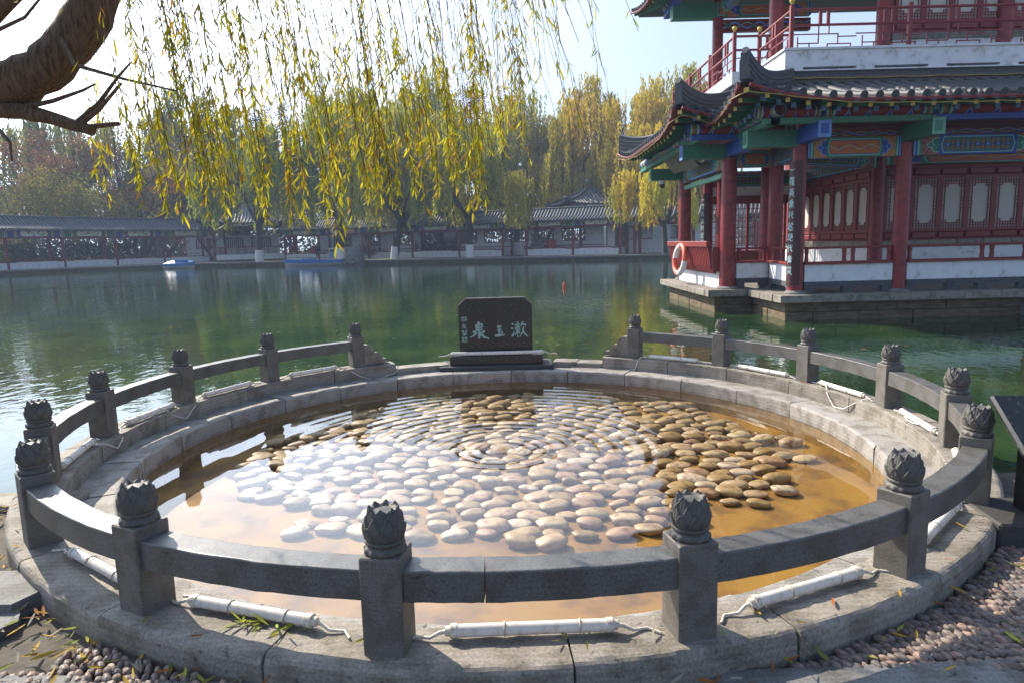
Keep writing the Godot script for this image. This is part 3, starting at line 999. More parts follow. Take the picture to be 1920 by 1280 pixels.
# ---------- white tube lights lying on the kerb ----------
func tube_light_at(called: String, label: String, p: Vector3, dirn: Vector3, length: float) -> Node3D:
	var o := thing(called, label, "light tube", p, 0.0, "white light tubes lying along the kerb")
	var d := dirn.normalized()
	var side := d.cross(Vector3.UP).normalized()
	var bs := Basis(d, Vector3.UP, side)
	var b := MB.new()
	b.tube([-d * length * 0.5, d * length * 0.5], [0.0265], 16)
	put("tube", b, M.tube, o)
	for e in [-1.0, 1.0]:
		b = MB.new()
		var c: Vector3 = d * (length * 0.5) * e
		b.tube([c - d * 0.022 * e, c + d * 0.004 * e], [0.0305], 14)
		b.tube([c, c + d * 0.026 * e], [0.024, 0.019], 12)
		put("end_cap", b, M.tube_cap, o)
		b = MB.new()
		b.tube([c + d * 0.02 * e, c + d * 0.05 * e + Vector3(0, -0.006, 0), c + d * 0.09 * e + Vector3(0, -0.022, 0) + side * 0.008, c + d * 0.15 * e + Vector3(0, -0.0275, 0) - side * 0.012, c + d * 0.20 * e + Vector3(0, -0.0275, 0) + side * 0.03], [0.009, 0.0085, 0.007, 0.006, 0.006], 6)
		put("cord_end", b, M.tube_cap, o)
	for e in [-0.17, 0.30]:
		b = MB.new()
		var pts := []
		for k in 9:
			var t := lerpf(-0.7, PI + 0.7, k / 8.0)
			pts.append(d * (length * e) + side * 0.0285 * cos(t) + Vector3.UP * 0.0285 * sin(t))
		b.tube(pts, [0.0042], 5)
		put("clip", b, M.tube_clip, o)
	return o


func tube_lights() -> void:
	var places := ["resting on the kerb left of the stele, nearest the end stone", "on the back left kerb, second from the stele", "on the left kerb by the water, third from the stele", "on the left kerb between the two darkest posts", "at the far left of the kerb below the sunlit rail", "on the near left kerb partly behind a post", "on the near kerb left of the front post", "on the near kerb right of the front post", "on the near right kerb with a knotted cord", "on the right kerb half hidden by the rail", "on the far right kerb seen end-on behind a post", "on the right kerb beside the looped cord", "on the sunlit right kerb, third from the stele", "on the back right kerb, second from the stele", "on the back right kerb nearest the end stone"]
	var tweak := {6: [-1.2, 3.515, 0.62, 0.0], 7: [-0.6, 3.53, 0.66, -0.01], 8: [0.6, 3.535, 0.62, 0.0], 5: [1.5, 3.53, 0.6, 0.0]}
	for i in 15:
		if i == 4:
			continue
		var a := POST_0 + POST_STEP * (i + 0.5)
		var tw: Array = tweak.get(i, [rng.randf_range(-0.8, 0.8), 3.53, rng.randf_range(0.62, 0.7), rng.randf_range(-0.03, 0.03)])
		a += float(tw[0])
		var p := polar(a, tw[1], 0.0335)
		var ar: float = deg_to_rad(a) + tw[3]
		tube_light_at("light_tube", "white plastic light tube " + places[i], p, Vector3(cos(ar), 0, -sin(ar)), tw[2])
	tube_light_at("light_tube", "long clear light tube lying on the plinth of the black tablet", Vector3(-0.21, 0.063, -9.52), Vector3(1, 0.004, 0.02), 1.28)
	# cords between the tubes
	var cords := [
		["white cord curling along the kerb on the near left", [polar(-25.3, 3.49, 0.012), polar(-23.6, 3.475, 0.02), polar(-22.6, 3.52, 0.012), polar(-21.8, 3.51, 0.02)]],
		["white cord drooping over the inner face of the left kerb", [polar(-108.0, 3.52, 0.02), polar(-105.5, 3.445, -0.03), polar(-103.0, 3.435, -0.12), polar(-100.5, 3.44, -0.06), polar(-99.5, 3.5, 0.02)]],
		["white cord looped over the kerb on the far left", [polar(-88.5, 3.53, 0.02), polar(-86.0, 3.44, -0.04), polar(-84.0, 3.43, -0.09), polar(-81.5, 3.45, -0.01), polar(-80.0, 3.52, 0.02)]],
		["white cord hanging from the left end block down to the coping", [polar(-141.0, 3.5, 0.03), polar(-143.5, 3.44, -0.05), polar(-146.5, 3.42, -0.155), polar(-150.5, 3.43, -0.16), polar(-153.6, 3.45, -0.12), polar(-154.2, 3.47, -0.03)]],
		["white cord hanging in a loop on the sunlit right kerb", [polar(104.8, 3.5, 0.03), polar(103.2, 3.44, -0.04), polar(101.0, 3.42, -0.14), polar(98.6, 3.425, -0.13), polar(96.8, 3.44, -0.06), polar(95.0, 3.5, 0.02), polar(94.2, 3.53, 0.03)]],
		["white cord running down beside the right end stone", [polar(148.5, 3.5, 0.03), polar(149.0, 3.445, -0.03), polar(149.6, 3.43, -0.14), polar(151.8, 3.42, -0.162), polar(155.5, 3.42, -0.162), polar(158.0, 3.43, -0.16)]],
		["white cord lying across the kerb by the right post", [polar(84.6, 3.52, 0.02), polar(83.0, 3.50, 0.008), polar(81.2, 3.50, 0.008), polar(79.6, 3.52, 0.02)]],
		["short white cord behind the near right post", [polar(31.5, 3.53, 0.02), polar(33.0, 3.50, 0.012), polar(35.0, 3.48, 0.01), polar(37.0, 3.49, 0.01)]],
	]
	for cd in cords:
		var cv := Curve3D.new()
		var pts: Array = cd[1]
		for i in pts.size():
			var tan := Vector3.ZERO
			if i > 0 and i < pts.size() - 1:
				tan = (pts[i + 1] - pts[i - 1]) * 0.28
			cv.add_point(pts[i], -tan, tan)
		var line := []
		for k in 25:
			line.append(cv.sample_baked(cv.get_baked_length() * k / 24.0))
		var b := MB.new()
		b.tube(line, [0.0065], 7)
		tag(put("white_cord", b, M.cable), cd[0], "cord", "white cords of the light tubes")


# ---------- ground in front ----------
func leaf_mesh(l: float, w: float, bend: float) -> ArrayMesh:
	# a long willow leaf along +x, tip at l
	var b := MB.new()
	b.colored = true
	var n := 5
	var up := []
	var dn := []
	var md := []
	for i in n + 1:
		var t := float(i) / n
		var hw := w * 0.5 * pow(sin(PI * clampf(t * 0.93 + 0.05, 0, 1)), 0.8)
		if i == n:
			hw = 0.0
		var y := bend * t * t * l
		md.append(Vector3(t * l, y, 0))
		up.append(Vector3(t * l, y + hw * 0.35, hw))
		dn.append(Vector3(t * l, y + hw * 0.35, -hw))
	b.sheet([PackedVector3Array(dn), PackedVector3Array(md), PackedVector3Array(up)])
	return b.mesh()


func near_ground() -> void:
	# earth in front of the lake, with a bite for the pool
	var poly := PackedVector2Array([Vector2(40, 4.9), Vector2(40, -25), Vector2(-40, -25), Vector2(-40, 4.9)])
	var z_shore := -4.75
	var a_s := rad_to_deg(acos((z_shore - CZ) / 3.72))
	for i in 41:
		var p := polar(lerpf(-a_s, a_s, i / 40.0), 3.70, 0)
		poly.append(Vector2(p.x, -p.z))
	poly[0].y = -z_shore
	poly[3].y = -z_shore
	var b := MB.new()
	b.prism(poly, -1.2, GROUND - 0.02, Transform3D(Basis(Vector3.RIGHT, -PI / 2), Vector3.ZERO))
	var g := struct("pavement", b, M.earth)
	# edge stones along the shore
	for e in [[-3.75, -4.62, 1.25, 0.3, 0.03], [-5.1, -4.6, 1.3, 0.3, 0.0], [4.35, -4.62, 1.1, 0.32, -0.05], [5.6, -4.62, 1.3, 0.3, 0.0]]:
		var eb := MB.new()
		eb.cbox(Vector3.ZERO, Vector3(e[2], 0.34, e[3]), 0.012)
		put("edge_stone", eb, M.kerb0, g, Transform3D(Basis(Vector3.UP, e[4]), Vector3(e[0], GROUND - 0.15, e[1])))
	# pebbles set in rows
	var meshes := []
	for i in 5:
		meshes.append(stone_mesh(700 + i))
	var cand := []
	for side in [1, -1]:
		var x_from := 0.55 if side == 1 else -2.3
		var x_to := 3.4 if side == 1 else -0.75
		var row := 0
		var z := -3.75 if side == 1 else -3.35
		while z < -2.2:
			var x := x_from + (0.018 if row % 2 else 0.0)
			while x < x_to:
				var q := Vector3(x + rng.randf_range(-0.005, 0.005), GROUND, z + rng.randf_range(-0.005, 0.005) + 0.012 * sin(x * 5.0))
				# rows run along the kerb, turned a little
				var r := Vector2(q.x - CX, q.z - CZ).length()
				var keep := r > 3.77
				if side == 1 and q.z > -2.52 + 0.02 * q.x:
					keep = false
				if side == -1 and (q.z > -2.50 or q.x < -1.95 - 0.25 * (q.z + 2.6) and q.z < -2.75):
					keep = false
				if side == -1 and q.x < -2.0 and q.z < -2.6:
					keep = false
				if keep:
					cand.append([q, q.distance_to(Vector3(0.9, 1.6, 0)) + (0.25 if side == -1 else 0.0), side])
				x += rng.randf_range(0.036, 0.043)
			z += 0.047
			row += 1
	cand.sort_custom(func(p, q): return p[1] < q[1])
	var rest := {}
	for i in cand.size():
		var q: Vector3 = cand[i][0]
		var sx := rng.randf_range(0.030, 0.042)
		var sz := rng.randf_range(0.052, 0.074)
		var t := Transform3D(Basis(Vector3.UP, 0.55 + rng.randf_range(-0.35, 0.35)) * Basis(Vector3.RIGHT, rng.randf_range(-0.3, 0.3)) * Basis.from_scale(Vector3(sx, 0.045, sz)), q + Vector3(0, rng.randf_range(-0.012, 0.002), 0))
		var k := rng.randi_range(0, 4)
		if i < 290:
			put("pebble", meshes[rng.randi_range(0, 4)], M["pebble%d" % k], g, t)
		else:
			if not rest.has(k):
				rest[k] = []
			rest[k].append(t)
	for k in rest:
		var mm := stuff("pebbles", "", "", meshes[k], M["pebble%d" % k], rest[k], [], g)
		mm.set_meta("kind", "stuff")
	print("pebbles ", cand.size())
	# stone slabs at the lower edge and the steps on the left
	for s in [
		["worn grey paving slab along the lower right edge", [Vector2(0.78, -2.50), Vector2(1.98, -2.53), Vector2(2.2, -1.6), Vector2(0.7, -1.6)], GROUND - 0.1, GROUND + 0.012],
		["grey paving slab at the lower edge left of the front post", [Vector2(-1.62, -2.53), Vector2(-0.95, -2.50), Vector2(-0.9, -1.8), Vector2(-1.7, -1.8)], GROUND - 0.1, GROUND + 0.010],
		["sunlit paving slab in the lower left corner", [Vector2(-2.6, -2.60), Vector2(-1.78, -2.57), Vector2(-1.74, -2.0), Vector2(-2.6, -2.0)], GROUND - 0.1, GROUND + 0.015],
		["upper stone step against the kerb on the left", [Vector2(-3.5, -3.42), Vector2(-2.52, -3.40), Vector2(-2.36, -3.24), Vector2(-2.44, -3.05), Vector2(-3.5, -3.06)], GROUND - 0.1, GROUND + 0.075],
		["lower stone step on the left with a chipped corner", [Vector2(-3.5, -3.055), Vector2(-2.40, -3.05), Vector2(-2.36, -2.98), Vector2(-2.46, -2.72), Vector2(-3.5, -2.7)], GROUND - 0.1, GROUND + 0.035],
		["flat paving stone beside the sign base on the right", [Vector2(2.45, -3.28), Vector2(3.3, -3.2), Vector2(3.3, -2.75), Vector2(2.35, -2.95)], GROUND - 0.1, GROUND + 0.008],
	]:
		var sb := MB.new()
		var pp := PackedVector2Array()
		for q in s[1]:
			pp.append(Vector2(q.x, -q.y))
		sb.prism(pp, s[2], s[3], Transform3D(Basis(Vector3.RIGHT, -PI / 2), Vector3.ZERO))
		tag(put("paving_slab", sb, M.slab), s[0], "paving slab", "loose paving slabs by the pool")
	# fallen willow leaves
	var lm := leaf_mesh(0.075, 0.012, 0.12)
	var xf := []
	var cols := []
	var lay := func(p: Vector3, s: float, c: Color) -> void:
		xf.append(Transform3D(Basis(Vector3.UP, rng.randf_range(0, TAU)) * Basis(Vector3.RIGHT, rng.randf_range(-0.7, 0.7)) * Basis(Vector3.FORWARD, rng.randf_range(-0.25, 0.25)).scaled(Vector3.ONE * s), p))
		cols.append(c)
	var pick := func() -> Color:
		var r := rng.randf()
		if r < 0.35:
			return Color(0.42, 0.26, 0.03) * rng.randf_range(0.6, 1.1)
		if r < 0.6:
			return Color(0.30, 0.32, 0.05) * rng.randf_range(0.5, 1.0)
		if r < 0.85:
			return Color(0.30, 0.26, 0.19) * rng.randf_range(0.6, 1.2)
		return Color(0.26, 0.09, 0.02)
	for i in 700:    # litter heaped on the left behind the steps
		var p := Vector3(rng.randf_range(-4.6, -2.45), GROUND, rng.randf_range(-4.55, -3.42))
		if Vector2(p.x - CX, p.z - CZ).length() > 3.78:
			lay.call(p + Vector3(0, rng.randf_range(-0.005, 0.03), 0), rng.randf_range(0.7, 1.2), pick.call())
	for i in 260:
		var p := Vector3(rng.randf_range(-2.6, -0.7), GROUND + 0.02, rng.randf_range(-3.3, -2.3))
		if Vector2(p.x - CX, p.z - CZ).length() > 3.77:
			lay.call(p + Vector3(0, rng.randf_range(0.0, 0.025), 0), rng.randf_range(0.8, 1.5), pick.call())
	for i in 130:
		var p := Vector3(rng.randf_range(0.6, 3.6), GROUND + 0.02, rng.randf_range(-3.9, -2.25))
		if Vector2(p.x - CX, p.z - CZ).length() > 3.77:
			lay.call(p + Vector3(0, rng.randf_range(0.0, 0.02), 0), rng.randf_range(0.8, 1.4), pick.call())
	for i in 70:    # along the foot of the kerb
		var p := polar(rng.randf_range(-50, 55), rng.randf_range(3.77, 3.83), GROUND + 0.03)
		lay.call(p, rng.randf_range(0.7, 1.2), pick.call())
	for i in 60:     # on the kerb itself
		var p := polar(rng.randf_range(-62, 62), rng.randf_range(3.5, 3.72), 0.012)
		lay.call(p, rng.randf_range(0.5, 1.1), pick.call())
	for i in 26:     # gathered under the near left tube
		lay.call(polar(-16.6 + rng.randf_range(-2.6, 2.6), rng.randf_range(3.545, 3.6), 0.015), rng.randf_range(0.7, 1.4), Color(0.28, 0.30, 0.03) * rng.randf_range(0.6, 1.2))
	for i in 30:
		lay.call(polar(rng.randf_range(90, 270), rng.randf_range(3.48, 3.72), 0.01), rng.randf_range(0.6, 1.0), pick.call())
	stuff("fallen_leaves", "dry yellow and brown willow leaves lying on the kerb and ground", "fallen leaves", lm, M.leaf_litter, xf, cols)
	# leaves floating on the pool and on the lake
	xf = []
	cols = []
	for i in 26:
		var r := 3.1 * sqrt(rng.randf())
		var p := polar(rng.randf_range(0, 360), r, POOL_WATER + 0.004)
		xf.append(Transform3D(Basis(Vector3.UP, rng.randf_range(0, TAU)).scaled(Vector3.ONE * rng.randf_range(0.5, 0.9)), p))
		cols.append(pick.call())
	for i in 150:
		var p := Vector3(rng.randf_range(-9, 14), LAKE + 0.006, rng.randf_range(-19, -10.4))
		xf.append(Transform3D(Basis(Vector3.UP, rng.randf_range(0, TAU)).scaled(Vector3.ONE * rng.randf_range(0.7, 1.4)), p))
		cols.append(Color(0.5, 0.36, 0.1) * rng.randf_range(0.6, 1.2))
	stuff("floating_leaves", "willow leaves floating on the lake and the pool", "floating leaves", lm, M.leaf_litter, xf, cols)
	# black information lectern at the right edge
	var o := thing("information_sign", "black stone lectern sign with slanted top at the right edge", "sign", Vector3(2.96, GROUND, -3.70), -0.1)
	b = MB.new()
	b.cbox(Vector3(0.04, 0.065, 0), Vector3(0.66, 0.15, 0.42), 0.012)
	put("base", b, M.granite_base, o)
	b = MB.new()
	b.cbox(Vector3(0.12, 0.37, -0.02), Vector3(0.36, 0.52, 0.12), 0.01)
	put("pillar", b, M.granite_black, o)
	b = MB.new()
	var tilt := Basis(Vector3.RIGHT, 0.62)
	b.cbox(Vector3.ZERO, Vector3(0.62, 0.045, 0.44), 0.014)
	var panel := put("panel", b, M.granite_black, o, Transform3D(tilt, Vector3(0.12, 0.645, 0.02)))
	for i in 2:
		for k in 2:
			var gb := MB.new()
			glyph(gb, ["quan", "yu", "shu", "qing", "dai", "you"][(i * 4 + k) % 6], Vector2(-0.2 + k * 0.1, -0.12 + i * 0.1), Vector2(0.07, 0.07), 0.009, Transform3D(Basis(Vector3.RIGHT, -PI / 2), Vector3(0, 0.0215, 0)), 0.002)
			put("character", gb, M.sign_paint, panel)


# ---------- painted timber: flat print on the beams ----------
func paint_tex(kind: int) -> ImageTexture:
	var w := 512
	var h := 96
	var im := Image.create(w, h, false, Image.FORMAT_RGB8)
	var green := Color(0.12, 0.50, 0.40)
	var pale := Color(0.55, 0.82, 0.70)
	var blue := Color(0.13, 0.25, 0.70)
	var sky := Color(0.50, 0.66, 0.95)
	var orange := Color(0.80, 0.42, 0.14)
	var red := Color(0.60, 0.13, 0.11)
	var dark := Color(0.10, 0.07, 0.07)
	for y in h:
		for x in w:
			var u := float(x) / w * 5.333 - 2.667      # x in beam heights, centred
			var v := float(y) / h - 0.5
			var au := absf(u)
			var c := orange
			if kind == 0 or kind == 1:
				# end bands, cloud heads, framed middle panel
				if au > 2.35:
					c = [green, pale, blue, sky][int((au - 2.35) * 12.0) % 4]
				elif au > 1.62:
					c = orange if kind == 0 else red
					var cl := Vector2(au - 1.72, absf(v) - 0.17).length()
					var cl2 := Vector2(au - 1.98, v).length()
					var d := minf(cl - 0.22, cl2 - 0.16)
					if d < 0.0:
						c = blue if kind == 0 else green
						if d > -0.05:
							c = sky if kind == 0 else pale
					elif fmod(sin(u * 23.0) * sin(v * 19.0 + u * 4.0) + 2.0, 1.0) > 0.86:
						c = pale
				else:
					var e := minf(0.42 - absf(v), 1.55 - au - absf(v) * 0.25)
					if e < 0.0:
						c = green if kind == 0 else blue
					elif e < 0.05:
						c = pale
					elif e < 0.09:
						c = blue
					elif kind == 0:
						c = orange
						for f in [[-0.8, 0.06], [0.0, -0.08], [0.75, 0.05]]:
							var p := Vector2(u - f[0], v - f[1])
							var rr := 0.15 + 0.035 * cos(p.angle() * 6.0)
							if p.length() < rr:
								c = Color(0.62, 0.12, 0.14) if fmod(p.length() * 16.0, 1.0) < 0.6 else Color(0.85, 0.55, 0.5)
						if absf(v - 0.10 * sin(u * 5.0)) < 0.022:
							c = pale
					else:
						c = green
						var gx := fposmod(u, 0.42) - 0.21
						if absf(gx) < 0.02 or absf(absf(v) - 0.16) < 0.018:
							c = Color(0.75, 0.25, 0.2)
						if absf(absf(gx) - 0.09) < 0.014 or absf(v) < 0.012:
							c = dark
						var p := Vector2(fposmod(u + 0.21, 0.42) - 0.21, v)
						if p.length() < 0.10 + 0.035 * cos(p.angle() * 8.0):
							c = blue if p.length() > 0.045 else sky
			elif kind == 2:
				# purlin: stripes at the ends, lozenges in the middle
				if au > 2.0:
					c = [blue, Color(0.8, 0.8, 0.78), green, orange, pale][int((au - 2.0) * 9.0) % 5]
				else:
					var p := absf(fposmod(u, 1.0) - 0.5) + absf(v) * 0.9
					c = red if p > 0.46 else (sky if p > 0.40 else (blue if p > 0.3 else green))
					var q := Vector2(fposmod(u, 0.25) - 0.125, v)
					if q.length() < 0.07:
						c = blue if c == green else pale
			else:
				# dark red board with a running vine
				c = Color(0.50, 0.12, 0.08)
				var wv := 0.22 * sin(u * 4.2)
				if absf(v - wv) < 0.05:
					c = sky
				elif absf(v - wv) < 0.09:
					c = blue
				elif absf(v + wv) < 0.035:
					c = pale
				if Vector2(fposmod(u, 1.5) - 0.75, v).length() < 0.16:
					c = green
			var n := 0.86 + 0.14 * fmod(sin(x * 12.9898 + y * 78.233) * 43758.5453, 1.0)
			im.set_pixel(x, y, Color(c.r * n, c.g * n, c.b * n))
	return ImageTexture.create_from_image(im)


func painted(key: String, kind: int) -> void:
	var m := StandardMaterial3D.new()
	m.resource_name = key
	m.albedo_texture = paint_tex(kind)
	m.roughness = 0.55
	M[key] = m


var pav: Node3D
var pav_base := Vector3(5.8, 0.25, -16.0)

func pp(called: String, b, m: Material, parent: Node3D = null) -> MeshInstance3D:
	if parent == null:
		return put(called, b, m, pav, Transform3D(Basis(), -pav_base))
	return put(called, b, m, parent)     # children of a part share its place


func pbox(called: String, lo: Vector3, hi: Vector3, m: Material, parent: Node3D = null, chamfer := 0.0) -> MeshInstance3D:
	var b := MB.new()
	if chamfer > 0.0:
		b.cbox((lo + hi) * 0.5, hi - lo, chamfer)
	else:
		b.box((lo + hi) * 0.5, hi - lo)
	return pp(called, b, m, parent)


func pcolumn(x: float, z: float, y0: float, y1: float, r: float) -> MeshInstance3D:
	var b := MB.new()
	b.lathe([Vector2(r * 1.02, y0), Vector2(r, y0 + 0.6), Vector2(r * 0.94, y1)], 24, Vector3(x, 0, z))
	var c := pp("column", b, M.red_paint)
	if y0 < 1.0:
		b = MB.new()
		b.lathe_hard([Vector2(r * 1.55, y0 - 0.02), Vector2(r * 1.5, y0 + 0.03), Vector2(r * 1.12, y0 + 0.075), Vector2(r * 0.9, y0 + 0.08)], 24, Vector3(x, 0, z))
		pp("column_base", b, M.platform, c)
	return c


# low wall with seat and rail from p to q along a colonnade; gaps: places of baluster pairs along it, 0..1
func seat_wall(p: Vector3, q: Vector3, pairs: Array, slots := 2) -> void:
	var d := (q - p)
	var l := d.length()
	d = d.normalized()
	var s := d.cross(Vector3.UP)
	var bs := Basis(d, Vector3.UP, s)
	var mid := (p + q) * 0.5
	var b := MB.new()
	b.box(Vector3(mid.x, 0.725, mid.z), Vector3(l, 0.40, 0.16), bs)
	var wall := pp("parapet", b, M.white_wall)
	# grey foot with drain openings
	b = MB.new()
	b.box(Vector3(mid.x, 0.46, mid.z), Vector3(l, 0.13, 0.165), bs)
	var n := slots + 1
	for i in n:
		var t := (i + 0.5) / n - 0.5
		if slots == 0:
			b.box(Vector3(mid.x, 0.322, mid.z), Vector3(l, 0.145, 0.165), bs)
			break
		var w := 0.22
		if i == 0:
			t = -0.5 + w * 0.5 / l
		elif i == n - 1:
			t = 0.5 - w * 0.5 / l
		b.box(Vector3(mid.x, 0.322, mid.z) + d * (t * l), Vector3(w, 0.145, 0.165), bs)
	pp("grey_foot", b, M.grey_band)
	b = MB.new()
	b.cbox(Vector3(mid.x, 0.955, mid.z), Vector3(l, 0.06, 0.30), 0.008, bs)
	pp("seat_board", b, M.red_wood)
	b = MB.new()
	b.cbox(Vector3(mid.x, 1.305, mid.z), Vector3(l, 0.05, 0.07), 0.008, bs)
	pp("handrail", b, M.red_wood)
	for t in pairs:
		b = MB.new()
		var c: Vector3 = p + d * (l * t)
		var prof := [Vector2(0.055, 0.985), Vector2(0.05, 1.02), Vector2(0.042, 1.16), Vector2(0.055, 1.20), Vector2(0.05, 1.21), Vector2(0.055, 1.22), Vector2(0.05, 1.28)]
		b.lathe(prof, 8, Vector3(c.x, 0, c.z))
		pp("baluster", b, M.red_wood)


func lattice_mesh(w: float, h: float) -> ArrayMesh:
	var b := MB.new()
	var t := 0.02
	var cw := 0.075
	var add := func(x0: float, y0: float, x1: float, y1: float) -> void:
		b.box(Vector3((x0 + x1) * 0.5, (y0 + y1) * 0.5, 0), Vector3(absf(x1 - x0) + t, absf(y1 - y0) + t, 0.02))
	var xs := w * 0.5
	# side ladders
	for s in [-1.0, 1.0]:
		add.call(s * (xs - cw), 0.0, s * (xs - cw), h)
		for y in [0.40, 0.46, 0.54, 0.60]:
			add.call(s * xs, h * y, s * (xs - cw), h * y)
	# grids at the head and the foot
	for e in [0.0, 1.0]:
		for k in range(1, 3):
			var y: float = k * cw if e == 0.0 else h - k * cw
			add.call(-xs, y, xs, y)
		var n := int(w / cw)
		for k in range(1, n):
			var x := -xs + w * k / n
			add.call(x, 0.0 if e == 0.0 else h, x, 2 * cw if e == 0.0 else h - 2 * cw)
		for s in [-1.0, 1.0]:
			var y2: float = 3 * cw if e == 0.0 else h - 3 * cw
			add.call(s * xs, y2, s * (xs - 2 * cw), y2)
			add.call(s * (xs - 2 * cw), y2, s * (xs - 2 * cw), 2 * cw if e == 0.0 else h - 2 * cw)
	return b.mesh()


# a row of lattice windows; origin at the wall's foot, running along d, facing f
func window_row(p: Vector3, d: Vector3, f: Vector3, n: int, w: float, y0: float, y1: float, called := "window") -> void:
	var lat := lattice_mesh(w - 0.16, y1 - y0)
	var bs := Basis(d, Vector3.UP, f)
	var fr := MB.new()
	fr.box(Vector3(-w * 0.5 + 0.04, (y0 + y1) * 0.5, 0), Vector3(0.08, y1 - y0 + 0.16, 0.06))
	fr.box(Vector3(w * 0.5 - 0.04, (y0 + y1) * 0.5, 0), Vector3(0.08, y1 - y0 + 0.16, 0.06))
	fr.box(Vector3(0, y0 - 0.04, 0), Vector3(w - 0.16, 0.08, 0.06))
	fr.box(Vector3(0, y1 + 0.04, 0), Vector3(w - 0.16, 0.08, 0.06))
	fr.cbox(Vector3(0, y0 - 0.19, 0.0), Vector3(w - 0.08, 0.17, 0.05), 0.02)
	fr.cbox(Vector3(0, y1 + 0.2, 0.0), Vector3(w - 0.08, 0.18, 0.05), 0.02)
	var frame := fr.mesh()
	var pn := MB.new()
	pn.quad(Vector3(-w * 0.5 + 0.07, y0 - 0.01, 0), Vector3(w * 0.5 - 0.07, y0 - 0.01, 0), Vector3(w * 0.5 - 0.07, y1 + 0.01, 0), Vector3(-w * 0.5 + 0.07, y1 + 0.01, 0))
	var pane := pn.mesh()
	for i in n:
		var o := Vector3(p.x, 0, p.z) + d * (w * (i + 0.5))
		var win := put(called, frame, M.red_wood, pav, Transform3D(bs, o - pav_base))
		put("lattice", lat, M.red_wood, win, Transform3D(Basis(), Vector3(0, y0, 0.012)))
		put("pane", pane, M.paper, win, Transform3D(Basis(), Vector3(0, 0, -0.012)))


